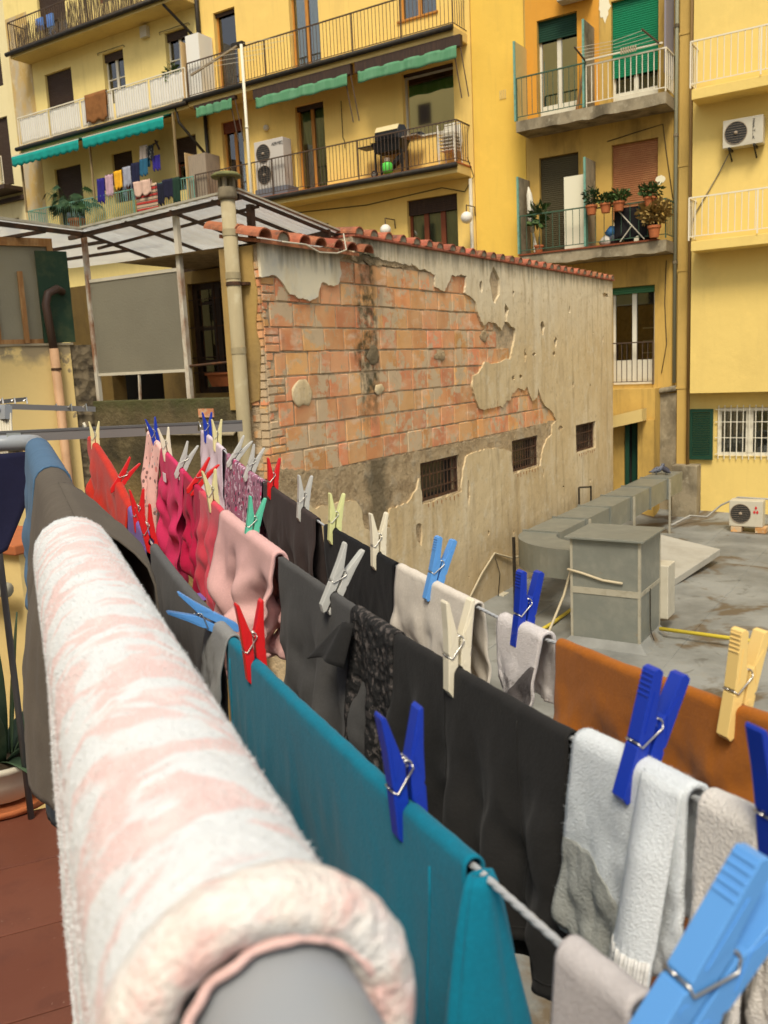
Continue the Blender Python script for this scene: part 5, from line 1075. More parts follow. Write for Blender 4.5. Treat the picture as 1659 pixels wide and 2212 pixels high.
# ---- wire 2
drape('baby_trousers', 2, 322, 352, [(0,.22),(.5,.26),(1,.24)], [(0,.2),(1,.2)], C_FLOR, 'blush baby trousers with dark leaf print at the far end of the middle wire', 'trousers', folds=1.5, amp=.013, seed=2, th=.002, spread=.18, rad=.006, taper=.5)
trasp, _ = drape('baby_shirt', 2, 345, 402, [(0,.13),(.3,.23),(.65,.25),(1,.24)], [(0,.2),(1,.2)], C_RASP, 'raspberry pink baby shirt with white neck label', 'shirt', folds=2.2, amp=.011, seed=9, th=.002, spread=.12, taper=.15, crease=.02)
lb = wp(2, ws(2, 366), -.012, -.035); part('neck_label', mat('white_label', (.75,.68,.70), .8), trasp, lambda b: b.grid([[lb+TT*a+V((0,0,c))+NN*-.004*(1-abs(a)*20) for a in (-.02, -.007, .007, .02)] for c in (0, -.02)]), solid=.0006)
drape('baby_shirt', 2, 399, 440, [(0,.17),(.5,.22),(1,.20)], [(0,.2),(1,.2)], C_CRIM, 'dark crimson baby shirt between the raspberry shirt and coral trousers', 'shirt', folds=2, amp=.010, seed=10, th=.002, spread=.08, crease=.02)
tcor, _ = drape('baby_trousers', 2, 436, 497, [(0,.19),(.35,.20),(.5,.22),(1,.235)], [(0,.2),(1,.2)], C_CORAL, 'coral red baby trousers with rolled cuff under the pale yellow peg', 'trousers', folds=2.4, amp=.010, seed=12, th=.0025, spread=.07, crease=.02)
cf = wp(2, ws(2, 490), -.02, -.235); part('cuff', C_CORAL, tcor, lambda b: b.tube([cf-TT*-.03, cf, cf-TT*.028], [.010, .013, .010], 10), smooth=True)
rb = wp(2, ws(2, 448), -.02, -.19); part('ribbon', C_PURP, tcor, lambda b: b.grid([[p+NN*.005*k for k in (-1, 1)] for p in (rb+V((0,0,.0)), rb-TT*-.012+V((0,0,.012))-NN*.01, rb-TT*-.026+V((0,0,.002))-NN*.02, rb-TT*-.034+V((0,0,-.03))-NN*.026)]), solid=.001)
drape('fleece_trousers', 2, 488, 606, [(488,1400),(530,1460),(585,1420),(606,1400)], [(0,.16),(.6,.15),(1,.145)], C_PINK, 'pale pink fleece trousers folded over the middle wire', 'trousers', folds=1.9, amp=.026, seed=14, th=.005, rad=.009, spread=.16, crease=.03)
drape('shirt', 2, 610, 826, [(610,1520),(700,1640),(826,1760)], [(0,.25),(1,.25)], C_GREY, 'mid grey jersey shirt in soft vertical folds', 'shirt', folds=4.6, amp=.011, seed=17, th=.002, spread=.06, crease=.008)
tch, Pc = drape('shirt', 2, 846, 1238, [(820,1700),(900,1800),(960,1900),(1020,1975),(1060,1985),(1110,2010),(1150,2050),(1180,2120),(1245,2160)], [(0,.2),(1,.22)], C_CHAR, 'charcoal jersey top hanging in front of the white cloth', 'shirt', folds=5.5, amp=.008, seed=19, th=.002, spread=.05, nu=140, crease=.008)
C_LACE = mat('charcoal_lace', (.045,.040,.037), .9, [dict(c=(.012,.012,.012), k='vor', s=95, lo=.33, hi=.36, f=.9, co='O'), dict(c=(.10,.085,.078), s=120, d=3, lo=.55, hi=.6, f=.8, co='O')], [dict(k='vor', s=95, a=.9, dist=.004, co='O'), dict(s=240, a=.5, dist=.002, co='O')])
tla, _ = drape('lace_top', 2, 772, 862, [(750,1640),(800,1720),(862,1800)], [(0,.2),(1,.2)], C_LACE, 'charcoal lace trimmed top between the grey and charcoal shirts', 'top', folds=2.2, amp=.008, seed=23, th=.0022, spread=.07, rad=.0065)
lp = [onwire(2, *p) for p in ((780,1420),(742,1440),(722,1455),(733,1470),(760,1500))]
# flap of lace turned outwards
def flap(b):
    P = []
    for j in range(9):
        v = j/8; row = []
        for i in range(15):
            u = i/14; s = ws(2, lerp(790, 745, u)); row.append(wp(2, s, -.012-.035*v*(.4+.6*u)-.006*math.sin(u*6), -.005-.045*v*(1-.35*u)-.02*u*u))
        P.append(row)
    b.grid(P)
part('flap', C_CHAR, tla, flap, smooth=True, solid=.002, flip=False)
C_SOCK = cloth_mat('white_blue_terry_sock', (.66,.70,.72), (.56,.61,.63), crum=.06, weave=800, bumpa=1., sheen=.12, extra=[])
C_HEEL = cloth_mat('grey_heel_knit', (.33,.34,.31), (.22,.23,.22), weave=500, bumpa=.9, rib=90)
def sock(name, w, x0, x1, dl_, dr, m, label, seed, heel=None, hm=None, th=.0035, cuff=None, amp=.007, taper=-.1, rad=.0075, spread=.10):
    t, P = drape(name, w, x0, x1, dl_, dr, m, label, 'sock', folds=1.1, amp=amp, seed=seed, th=th, rad=rad, spread=spread, taper=taper, crease=.006)
    return t, P
tsk, Ps = sock('sock', 2, 1262, 1506, [(1240,1905),(1262,1975),(1300,2040),(1345,2075),(1395,2090),(1440,2085),(1470,2075),(1506,2060)], [(0,.09),(.6,.085),(1,.075)], C_SOCK, 'white terry sock with grey heel patch clipped by the blue peg', 31, taper=-.12)
def inset(P, parent, name, m, fu, fv, off=.0012, shape=None):
    """a knitted patch lying on a fabric grid between column fractions fu and row indices fv"""
    nu_, rows_ = len(P)-1, []
    for j in range(fv[0], fv[1]+1):
        row = []
        for k in range(25):
            u = lerp(fu[0], fu[1], k/24)
            if shape: a, c = shape((j-fv[0])/(fv[1]-fv[0])); u = lerp(fu[0], fu[1], lerp(a, c, k/24))
            x = u*nu_; i0 = min(nu_-1, int(x)); f = x-i0
            p = V(P[i0][j]).lerp(V(P[i0+1][j]), f); q = V(P[i0+1][j])-V(P[i0][j]); r_ = V(P[i0][min(j+1, len(P[0])-1)])-V(P[i0][max(j-1, 0)]); nn = q.cross(r_).normalized()
            if nn.dot(-p) < 0: nn = -nn
            row.append(p+nn*off)
        rows_.append(row)
    MB().grid(rows_).build(name, m, parent, smooth=True, solid=.0006, flip=False)
inset(Ps, tsk, 'heel', C_HEEL, (.0, .56), (1, 19), .0022, lambda v: (max(0., .28-.62*math.sqrt(max(.002, 1-((v-.42)/.585)**2))), .28+.62*math.sqrt(max(.002, 1-((v-.42)/.585)**2))))
C_RIB = cloth_mat('white_rib_knit', (.70,.69,.66), (.55,.54,.50), weave=400, bumpa=.6, rib=160)
# the other half of that sock: its cuff hangs folded at the near side
def cuffpiece():
    b = MB(); P = []; UV = []
    for j in range(25):
        v = j/24; row = []; uv = []
        for i in range(21):
            u = i/20; s = ws(2, lerp(1418, 1500, u)); zz = lerp(0, -.122, v)
            wv = .010*math.sin(u*PI)*(1-.3*v)
            row.append(wp(2, s+.004*v, -.0075-.020*v-wv*min(1,v*3)-(.0010*math.sin(u*40) if v > .78 else 0), +.006+zz)); uv.append((u*.05, v*.12))
        P.append(row); UV.append(uv)
    b.grid(P, UV); b.build('sock_leg', C_SOCK, tsk, smooth=True, solid=.004, flip=False)
    q = MB(); q.grid([[V(p)-NN*.0014 for p in r_] for r_ in P[19:]], UV[19:]); q.build('ribbed_cuff', C_RIB, tsk, smooth=True, solid=.003, flip=False)
cuffpiece()
C_FUZZ = cloth_mat('white_grey_fuzzy_sock', (.66,.63,.58), (.55,.52,.48), crum=.06, weave=600, bumpa=1.2, sheen=.12, extra=[dict(c=(.16,.15,.15), k='Z', w=.03, ws=60, lo=-.315, hi=-.328, f=.9)])
sock('sock', 2, 1536, 1668, [(0,.17),(1,.16)], [(0,.15),(1,.15)], C_FUZZ, 'fuzzy white and grey sock at the right edge of the middle wire', 37, amp=.006, taper=.1)
# ---- wire 3
drape('baby_shirt', 3, 438, 484, [(0,.20),(1,.24)], [(0,.2),(1,.2)], C_LILA, 'lilac white baby shirt at the far end of the outer wire', 'shirt', folds=2.2, amp=.012, seed=41, th=.002, spread=.1, crease=.015)
drape('dress', 3, 494, 571, [(0,.18),(.5,.22),(1,.20)], [(0,.2),(1,.2)], C_MAUV, 'mauve floral print dress gathered on the outer wire', 'dress', folds=4.5, amp=.010, seed=43, th=.002, spread=.14, minor=.8)
drape('shirt', 3, 575, 687, [(0,.24),(1,.26)], [(0,.24),(.8,.24),(1,.22)], C_BROWN, 'brown charcoal shirt on the outer wire under the red peg', 'shirt', folds=2.8, amp=.010, seed=45, th=.002, spread=.08, crease=.01)
drape('shirt', 3, 706, 858, [(0,.26),(1,.26)], [(0,.24),(1,.22)], C_BLACK, 'black jersey shirt on the outer wire between cream pegs', 'shirt', folds=2.0, amp=.006, seed=47, th=.002, spread=.05)
drape('undershirt', 3, 866, 1034, [(0,.16),(1,.165)], [(0,.12),(.7,.13),(.85,.14),(1,.15)], C_WHITE, 'off white cotton undershirt clipped by a light blue peg', 'undershirt', folds=1.8, amp=.008, seed=49, th=.0025, spread=.16, rad=.006, crease=.012)
C_SOCK3 = cloth_mat('white_terry_grey_toe_sock', (.66,.62,.60), (.56,.52,.50), crum=.06, weave=800, bumpa=1.1, sheen=.12, extra=[dict(c=(.12,.105,.105), k='noise', s=30, lo=.2, hi=.21, f=0)])
tsw, Pw = sock('sock', 3, 1090, 1184, [(1084,1440),(1110,1500),(1140,1528),(1184,1556)], [(0,.07),(1,.07)], C_SOCK3, 'white terry sock with dark grey toe beside the orange cloth', 51, taper=.25, amp=.007, spread=.18)
C_TOE = cloth_mat('dark_grey_terry', (.105,.092,.09), (.07,.06,.06), crum=.06, weave=700, bumpa=1.2, sheen=.08)
inset(Pw, tsw, 'toe', C_TOE, (.25, 1.0), (0, 25), .0022, lambda v: (lerp(.0, .9, v**1.2), 1.))
inset(Pw, tsw, 'sole', C_TOE, (.0, .25), (0, 4), .0022)
drape('towel', 3, 1212, 1760, [(1205,1760),(1400,1860),(1659,1960),(1800,2000)], [(0,.3),(1,.34)], C_ORANGE, 'burnt orange velour cloth at the right on the outer wire', 'cloth', folds=2.2, amp=.0055, seed=53, th=.0025, spread=.035, crease=.012, nu=150, rad=.005)
def stitch(P, parent, m, cols=(), rows=(), r=.0007):
    for c in cols: i = int(c*(len(P)-1)); part('seam', m, parent, lambda b: b.tube([V(P[i][j])-WR[1].n*.0012 for j in range(0, 40, 2)], r, 5), smooth=True)
    for j in rows: part('hem', m, parent, lambda b: b.tube([V(P[i][j])-WR[1].n*.0012 for i in range(0, len(P), 2)], r, 5), smooth=True)
stitch(Pt, tteal, C_TEAL, cols=(.035,.93), r=.0009); stitch(Pc, tch, C_CHAR, cols=(.42,.8), rows=(2,))
# ---- on the handrail
FZ = mat('pink_white_fleece', (.675,.70,.705), .98, [dict(c=(.71,.495,.465), s=19, d=3, r=.5, w=1.4, lo=.505, hi=.56, f=.85, co='U', st=(1.5,.85,1)), dict(c=(.74,.73,.71), s=55, d=4, lo=.5, hi=.7, f=.5, co='U')], [dict(s=420, d=4, a=.5, dist=.003, co='O'), dict(s=45, d=4, a=.5, dist=.006, co='O')], sheen=.15, spec=.05)
R0 = .0215
tbl, Pb = drape('fleece_blanket', 0, .004, .67, [(0,1.0),(1,.98)], [(0,.20),(.5,.24),(1,.20)], FZ, 'pink and white fluffy fleece blanket over the handrail', 'blanket', tube=1, nc=-.006, lift=-.003, rad=R0+.0095, folds=1.1, amp=.005, seed=61, th=.009, nu=150, spread=.012, minor=.2)
tts, _ = drape('t_shirt', 0, .64, 1.28, [(0,.25),(.25,.28),(.6,.24),(1,.16)], [(0,.10),(.3,.12),(1,.10)], C_TAUPE, 'grey taupe t-shirt on the handrail beyond the fleece blanket', 't-shirt', tube=1, rad=R0+.0035, folds=1.3, amp=.012, seed=64, th=.002, spread=.22)
drape('jeans', 0, 1.26, 2.02, [(0,.26),(.4,.22),(1,.16)], [(0,.10),(1,.10)], C_JEANL, 'light blue denim jeans folded on the far handrail', 'jeans', tube=1, rad=R0+.006, folds=2.2, amp=.010, seed=66, th=.003, spread=.14, crease=.008)
drape('jeans', 0, 1.0, 1.22, [(0,.47),(1,.47)], [(0,.1),(1,.1)], C_DENIM, 'denim jeans leg with shade in its colour, hanging below the taupe t-shirt', 'jeans', tube=1, rad=R0+.001, folds=1.4, amp=.008, seed=71, th=.003, spread=.10)
tnv = thing('trousers', 'navy trousers at the far corner of the handrail', 'trousers', tuple(tn(TE-.05, -.05, ZTUBE)))
def navy(b):
    P = []
    for j in range(6, 26):
        v = j/25; row = []
        for i in range(25):
            u = i/24; n = lerp(.035, -.42, u)
            if j < 6: a = PI*j/5; tt, zz = TE-.14+.24*u*0-.0-.033*math.cos(PI-a), .033*math.sin(a)
            else: q = (j-5)/20; tt, zz = TE-.175-.05*q, -.33*q*(.75+.5*u)
            row.append(tn(tt+.012*math.sin(u*9)*v, n*(1 if j < 6 else 1)-.13*max(0, (j-5)/20)*(1-u), ZTUBE+zz))
        P.append(row)
    b.grid(P)
part('fabric', C_NAVY, tnv, navy, smooth=True, solid=.004, flip=False)
# right flap of the t-shirt that sticks out towards the wires
def tsflap(b):
    prof = [(0,.0265), (.012,.0235), (.022,.016), (.036,.007), (.052,-.004), (.064,-.018), (.070,-.040), (.071,-.075), (.068,-.115)]; P = []
    for j, (pn, pz) in enumerate(prof):
        row = []
        for i in range(25):
            u = i/24; t = lerp(.655, 1.03, u)-.03*max(0, pn-.03)/.06*(1-u); k = math.sin(PI*(.28+.62*u))**.8
            n_, z_ = (pn, pz) if j < 3 else (.022+(pn-.022)*k, .016+(pz-.016)*(.55+.45*k))
            row.append(tn(t, n_, ZTUBE+z_+.003*math.sin(u*11+j)*(j > 2)))
        P.append(row)
    b.grid(P)
part('sleeve', C_TAUPE, tts, tsflap, smooth=True, solid=.002, flip=False)
FZE = mat('cream_pink_fleece_roll', (.72,.66,.60), .98, [dict(c=(.70,.45,.41), s=70, d=4, lo=.48, hi=.62, f=.8, co='O'), dict(c=(.74,.74,.72), s=40, lo=.52, hi=.65, f=.8, co='O')], [dict(s=260, d=4, a=.8, dist=.004, co='O')], sheen=.15, spec=.05)
# rolled, fluffy near edge of the blanket
def roll(b):
    n = 22; P = []
    for k in range(61):
        a = lerp(-.35, PI+.6, k/60); rr_ = R0+.0100; cx = -rr_*math.cos(a); cz = rr_*math.sin(a)
        if a > PI: cx, cz = rr_, -(a-PI)*.05
        if a < 0: cx, cz = -rr_, a*.05
        row = []
        for i in range(n+1):
            g = 2*PI*i/n; bump_ = .0080+.0010*noise.noise((k*.4, i*.6, 2)); ox = math.cos(g)*bump_; oy = math.sin(g)*bump_
            rad_dir = V((cx, 0, cz)).normalized() if abs(cx)+abs(cz) > 0 else V((0,0,1))
            row.append(tn(.004+ox*1.2, -.003+cx+rad_dir.x*oy, ZTUBE+cz+rad_dir.z*oy))
        P.append(row)
    b.grid(P)
part('rolled_edge', FZE, tbl, roll, smooth=True, flip=True)
part('pink_piping', mat('pink_fleece_edge', (.70,.47,.43), .95, (), dict(s=300, a=.8, dist=.002), sheen=.4), tbl, lambda b: b.tube([tn(-.0035+.0025*noise.noise((a*4,0,0)), -(R0+.0035)*math.cos(a), ZTUBE+(R0+.0035)*math.sin(a)) for a in [lerp(-.1, PI+.1, k/40) for k in range(41)]], .0013, 6), smooth=True)
def fuzz(name, P, parent, m, n, L, seed, rows, r=.00022, cols=None):
    """short pile fibres standing on a fabric grid"""
    r2 = random.Random(seed); b = MB(); H = len(P)-1; 
    c0, c1 = cols or (0, H)
    for _ in range(n):
        x = r2.uniform(c0, c1-1e-3); j = r2.randint(rows[0], rows[1]-1); i = int(x); f = x-i; g = r2.random()
        p = V(P[i][j]).lerp(V(P[i+1][j]), f).lerp(V(P[i][j+1]).lerp(V(P[i+1][j+1]), f), g)
        nn = (V(P[i+1][j])-V(P[i][j])).cross(V(P[i][j+1])-V(P[i][j])).normalized()
        if nn.dot(-p) < 0: nn = -nn
        d = (nn+V((r2.gauss(0,.5), r2.gauss(0,.5), r2.gauss(0,.5)))).normalized()*L*r2.uniform(.6, 1.3); o = d.orthogonal().normalized()*r
        k = len(b.v); b.v += [tuple(p-o+nn*.004*0), tuple(p+o), tuple(p+d)]; b.f.append((k, k+1, k+2))
    b.build(name, m, parent, kind='stuff', flip=False)
fuzz('pile', [[V(p)+(V(p)-tn(lerp(.004,.67,i/150), -.007, ZTUBE-.02 if 38 <= j <= 52 else V(p).z)).normalized()*.0047 for j, p in enumerate(r_)] for i, r_ in enumerate(Pb)], tbl, FZ, 130000, .0015, 3, (10, 62), r=.00013, cols=(0, 150))

fuzz('terry_pile', Ps, tsk, C_SOCK, 26000, .0030, 7, (6, 60), r=.00011)
fuzz('terry_pile', Pw, tsw, C_SOCK3, 9000, .0034, 8, (24, 60), r=.00013)
fuzz('terry_pile', Pw, tsw, C_TOE, 5000, .0040, 9, (0, 14), r=.00013, cols=(6, len(Pw)-1))
# ---------------------------------------------------------------- clothes pegs
def peg_mat(name, c, **k): return mat(name, c, k.pop('rough', .35), spec=.5, **k)
PC = {'blue': peg_mat('royal_blue_plastic', (.008,.035,.36)), 'sky': peg_mat('light_blue_plastic', (.10,.30,.66)), 'red': peg_mat('red_plastic', (.62,.012,.014)), 'cream': peg_mat('cream_plastic', (.72,.66,.50)),
      'clear': peg_mat('frosted_white_plastic', (.62,.62,.57), trans=.25, rough=.4), 'lime': peg_mat('pale_lime_plastic', (.64,.66,.30)), 'butter': peg_mat('butter_yellow_plastic', (.78,.56,.20)), 'aqua': peg_mat('mint_green_plastic', (.10,.50,.33)), 'lemon': peg_mat('pale_yellow_plastic', (.68,.62,.32))}
def peg_half(sg, pointed):
    # profile in (x across, z along); jaw at z<0, fulcrum spring at z=.028, prongs to z=.058; mirrored by sg
    ox = .0012
    if pointed: pr_ = [(ox,-.020), (.0040,-.0235), (.0095,-.016), (.0100,.010), (.0092,.0125), (.0100,.015), (.0108,.034), (.0128,.0555), (.0118,.0575), (.0096,.0555), (.0026,.0310), (ox,.0270), (ox,.0040), (.0028,.0022), (.0046,-.0012), (.0046,-.0050), (.0028,-.0082), (ox,-.0095)]
    else: pr_ = [(ox,-.019), (.0055,-.0225), (.0092,-.0195), (.0098,.010), (.0086,.0118), (.0100,.0138), (.0132,.0540), (.0102,.0560), (.0070,.0545), (.0034,.0310), (ox,.0270), (ox,.0040), (.0028,.0022), (.0048,-.0012), (.0048,-.0052), (.0028,-.0084), (ox,-.0098)]
    b = MB(); w = .0052
    b.prism([(sg*x, z) for x, z in pr_], 1, -w, w)
    if not pointed:
        for k in range(5): z = .0395+k*.0030; x = .0098+(z-.0138)/(.0402)*.0034; b.box(sg*x, sg*(x+.0007), -w*.92, w*.92, z-.0006, z+.0006)
    return b
def peg_recess(sg):       # hollow side panel that breaks up the flat flank
    b = MB()
    for y in (-.0054, .0054):
        b.tube([(sg*.0055, y, .006), (sg*.0055, y+.0003, .006)], .0022, 10); 
        b.prism([(sg*.0040,.0315), (sg*.0075,.0190), (sg*.0080,.0190), (sg*.0092,.0430)], 1, y-.0002, y+.0002)
    return b
def spring():
    b = MB(); pts = []
    for i in range(61): a = 2*PI*i/20; pts.append((.0024*math.cos(a), lerp(-.0054, .0054, i/60), .0262+.0024*math.sin(a)))
    b.tube(pts, .00065, 6)
    for y in (-.0062, .0062):
        b.tube([(.0024, y*.9, .0262), (.0028, y, .0240), (-.0075, y, .0110), (-.0100, y*.85, .0125), (-.0103, 0, .0125)], .00062, 6)
    b.tube([(.0, 0, .0286), (-.001, 0, .031)], .0006, 5)
    return b
ROOTS = {}
for st in (0, 1):
    r0 = bpy.data.objects.new('clothes_peg', None)
    hs = []
    for sg in (-1, 1):
        b = peg_half(sg, st == 1); me_o = b.build('arm', PC['blue'], None, local=True, bev=.0006); rc = peg_recess(sg).build('recess', PC['blue'], None, local=True); hs.append((me_o.data, rc.data)); bpy.data.objects.remove(me_o); bpy.data.objects.remove(rc)
    sp_o = spring().build('spring', M_STEEL, None, local=True, smooth=True); ROOTS[st] = (hs, sp_o.data); bpy.data.objects.remove(sp_o)
CN = {'blue': 'royal blue', 'sky': 'light blue', 'red': 'red', 'cream': 'cream', 'clear': 'frosted white', 'lime': 'pale lime', 'butter': 'butter yellow', 'aqua': 'mint green', 'lemon': 'pale yellow'}
def peg(w, x, colour, st, lean, label, tilt=0., size=1.08, dz=0.):
    """lean: degrees to the right across the wire; tilt: degrees along the wire; V opens across the wire"""
    s = ws(w, x); p = wp(w, s, 0, .003+dz); W_ = WR[w]
    X = W_.n.copy(); Yv = W_.d.copy(); Z = V((0,0,1))
    R = Matrix((X, Yv, Z)).transposed().to_4x4()
    R = Matrix.Rotation(math.radians(lean), 4, Yv) @ Matrix.Rotation(math.radians(tilt), 4, X) @ R
    r = bpy.data.objects.new('clothes_peg', None); COL.objects.link(r); r.empty_display_size = .01
    r.matrix_world = Matrix.Translation(p) @ R @ Matrix.Scale(size, 4)
    tag(r, label, 'clothes peg', 'clothes pegs on the wires')
    hs, spd = ROOTS[st]
    for md, rd in hs:
        for nm, d in (('arm', md), ('recess', rd)):
            o = bpy.data.objects.new(nm, d); COL.objects.link(o); o.parent = r; o.material_slots[0].link = 'OBJECT'; o.material_slots[0].material = PC[colour]
            if nm == 'arm':
                q = o.modifiers.new('bev', 'BEVEL'); q.width = .0007; q.segments = 2; q.limit_method = 'ANGLE'; q.angle_limit = .9
    o = bpy.data.objects.new('spring', spd); COL.objects.link(o); o.parent = r
    return r
PEGS = [
 (1,206,'lemon',1,2,'pale yellow peg on the red sweater at the far end of the nearest wire',0),
 (1,258,'red',1,38,'red peg leaning right on the red sweater',0),
 (1,302,'red',1,0,'red peg above the lilac garment, farther of two side by side',0),
 (1,326,'red',1,-8,'red peg where the slate grey trousers begin',0),
 (1,474,'sky',1,-56,'light blue peg tipped to the left on the grey trousers',0),
 (1,552,'red',1,-2,'bright red peg at the far end of the teal shirt',0),
 (1,882,'blue',1,-3,'royal blue peg in the middle of the teal shirt',0),
 (1,1452,'sky',0,44,'large light blue peg at the bottom right corner',0),
 (2,338,'blue',1,-10,'royal blue peg on the blush floral baby trousers',0),
 (2,362,'cream',1,-4,'white peg on the raspberry pink baby shirt',0),
 (2,393,'clear',1,28,'frosted peg between the raspberry and crimson shirts',0),
 (2,424,'red',1,42,'red peg leaning right over the crimson shirt',0),
 (2,462,'lemon',1,-4,'pale yellow peg on the coral baby trousers',0),
 (2,543,'aqua',1,14,'mint green peg on the pale pink fleece trousers',0),
 (2,722,'clear',1,28,'frosted translucent peg leaning right on the mid grey shirt',0),
 (2,988,'cream',1,3,'large cream peg on the charcoal top',0),
 (2,1383,'blue',0,20,'royal blue peg on the white terry sock',0),
 (2,1690,'blue',1,-6,'royal blue peg cut by the right edge',0),
 (3,450,'blue',1,2,'royal blue peg on the lilac white shirt at the far end of the outer wire',0),
 (3,470,'lemon',1,3,'pale yellow peg on the lilac white shirt',0),
 (3,506,'clear',1,38,'frosted peg leaning right at the start of the floral dress',0),
 (3,541,'clear',1,24,'frosted peg on the middle of the floral dress',0),
 (3,590,'red',1,6,'red peg on the brown charcoal shirt',0),
 (3,655,'clear',1,8,'frosted peg between the brown charcoal and black shirts',0),
 (3,724,'lime',1,7,'pale lime peg at the far side of the black shirt',0),
 (3,818,'cream',1,3,'cream peg at the near side of the black shirt',0),
 (3,940,'sky',0,18,'light blue peg on the off white undershirt',0),
 (3,1132,'blue',0,10,'royal blue peg on the white sock with grey toe',0),
 (3,1592,'butter',0,12,'butter yellow peg on the burnt orange cloth',0)]
for a in PEGS: peg(*a[:6], tilt=a[6], size=1.16 if a[1] in (1452,) else 1.02)

# ---------------------------------------------------------------- plant in the white bowl on the terrace
m_bowl = mat('cream_plastic_bowl', (.52,.48,.38), .5, [dict(c=(.36,.32,.23), s=6, lo=.5, hi=.75, f=.5)])
bc = oZ(12, 1725, FLOOR); bc = V((bc.x, bc.y, FLOOR)); 
t_pl = thing('potted_plant', 'agave-like potted plant in a cream bowl on the terrace floor', 'plant', tuple(bc))
part('bowl', m_bowl, t_pl, lambda b: b.lathe(bc, [(.075,.022), (.10,.03), (.135,.09), (.148,.13), (.155,.135), (.155,.150), (.143,.150), (.132,.12), (.001,.118)], 28), smooth=True)
part('saucer', M_POT, t_pl, lambda b: b.lathe(bc, [(.12,0), (.15,.006), (.158,.026), (.150,.026), (.12,.012), (.001,.012)], 28), smooth=True)
part('soil', M_SOIL, t_pl, lambda b: b.lathe(bc, [(.001,.119), (.135,.121), (.136,.128), (.001,.130)], 20))
r5 = random.Random(3)
for k in range(15):
    a = k*2.4; L = r5.uniform(.16, .42) if k > 2 else .45; w = r5.uniform(.018, .034); tiltl = .25+.07*k if k > 2 else .12
    if k == 0: a = 1.2
    P = []
    for j in range(9):
        v = j/8; out = .03+L*math.sin(tiltl)*v+.08*v*v*tiltl; z = .12+L*math.cos(tiltl)*v-.10*v*v*tiltl; ww = w*math.sin(PI*min(.96, .22+.74*v))
        c = bc+V((math.cos(a)*out, math.sin(a)*out, z)); sd = V((-math.sin(a), math.cos(a), 0))
        P.append([c-sd*ww+V((0,0,.012*ww/w)), c, c+sd*ww+V((0,0,.012*ww/w))])
    MB().grid(P).build('leaf', mat('agave_green', (.05,.085,.045), .5, [dict(c=(.09,.13,.075), s=14, lo=.5, hi=.7)]), t_pl, smooth=True, solid=.003)

# ---------------------------------------------------------------- neighbour's folded drying rack at the left edge
t_nr = thing('folded_drying_rack', 'grey folding drying rack standing behind the handrail corner', 'drying rack', tuple(oD(10,1010,3.2)))
q0 = oD(-40,884,3.15); q1 = oD(22,884,3.2)
part('top_tube', m_grail, t_nr, lambda b: b.tube([q0, q1], .017, 14), smooth=True)
part('clamp', m_grail, t_nr, lambda b: b.beam(oD(12,876,3.18), oD(12,906,3.18), .03, .035))
for i in range(6):
    x = -6+i*5.5; part('rack_bar', M_PLASTIC, t_nr, lambda b: b.cyl(oD(x, 892, 3.18), oD(x+9, 1030, 3.18), .0055, 6), smooth=True)
part('arm', mat('grey_aluminium_bar', (.22,.21,.20), .4, metal=.4), t_nr, lambda b: b.beam(oD(14,878,3.2), oD(205,884,3.45), .012, .020))
part('arm', m_gdark, t_nr, lambda b: b.beam(oD(-20,870,3.5), oD(58,862,3.6), .012, .016))
for x in (118, 150, 182, 2, 28, 54): part('wire_hook', M_STEEL, t_nr, lambda b: b.tube([oD(x-3, 880 if x > 60 else 866, 3.36), oD(x+3, 873 if x > 60 else 860, 3.36), oD(x+5, 888 if x > 60 else 872, 3.36)], .004, 5))
# ledge and grey pipe seen below the handrail at the left edge
lg = oD(10,1172,3.4)
t_lg = thing('planter_ledge', 'terracotta coping on a low yellow wall below the handrail corner', 'wall', (lg.x, lg.y, -3))
part('low_wall', m_lw, t_lg, lambda b: b.box(lg.x-1.2, lg.x+.08, lg.y, lg.y+.25, -3.0, lg.z-.04)); part('coping', M_POT, t_lg, lambda b: b.box(lg.x-1.2, lg.x+.10, lg.y-.03, lg.y+.28, lg.z-.04, lg.z), bev=.006)
part('pipe', M_ZINCED, t_lg, lambda b: b.tube([(lg.x-1.2, lg.y-.08, lg.z-.18), (lg.x+.1, lg.y-.08, lg.z-.16)], .03, 10), smooth=True)
# ---------------------------------------------------------------- things on and around the balconies
# teal scalloped awnings on the cream building
m_aw = mat('teal_awning_canvas', (.005,.25,.21), .8, [dict(c=(.01,.19,.16), s=2, lo=.45, hi=.7, f=.6), dict(c=(.02,.33,.27), s=9, lo=.55, hi=.7, f=.4, st=(3,1,1))])
for x0, x1, lab in ((-28.9,-25.25,'teal scalloped awning under the white screens, left one'), (-25.05,-21.2,'teal scalloped awning under the white screens, right one')):
    t = thing('awning', lab, 'awning', ((x0+x1)/2, YB-.1, 7.7), 'teal awnings')
    part('canvas', m_aw, t, lambda b: b.grid([[(lerp(x0, x1, i/20), y, z+.015*math.sin(i*1.3)) for i in range(21)] for y, z in ((YB+.02,8.17), (YB-.16,8.12), (YB-.34,8.05))]), smooth=True, solid=.006)
    part('front_bar', M_PLASTIC, t, lambda b: b.beam((x0, YB-.35, 8.04), (x1, YB-.35, 8.04), .03, .035))
    n = 60
    part('valance', m_aw, t, lambda b: b.grid([[(lerp(x0, x1, i/n), YB-.365+.02*math.sin(i*.8)*k, 8.025-k*(.30+.06*abs(math.sin(i*PI/5.5)))) for i in range(n+1)] for k in (0, .33, .66, 1)]), smooth=True, solid=.005)
    part('roller', M_DKWOOD, t, lambda b: b.tube([(x0, YB+.06, 8.17), (x1, YB+.06, 8.17)], .045, 10))
m_post = mat('grey_wood_post', (.26,.19,.09), .8)
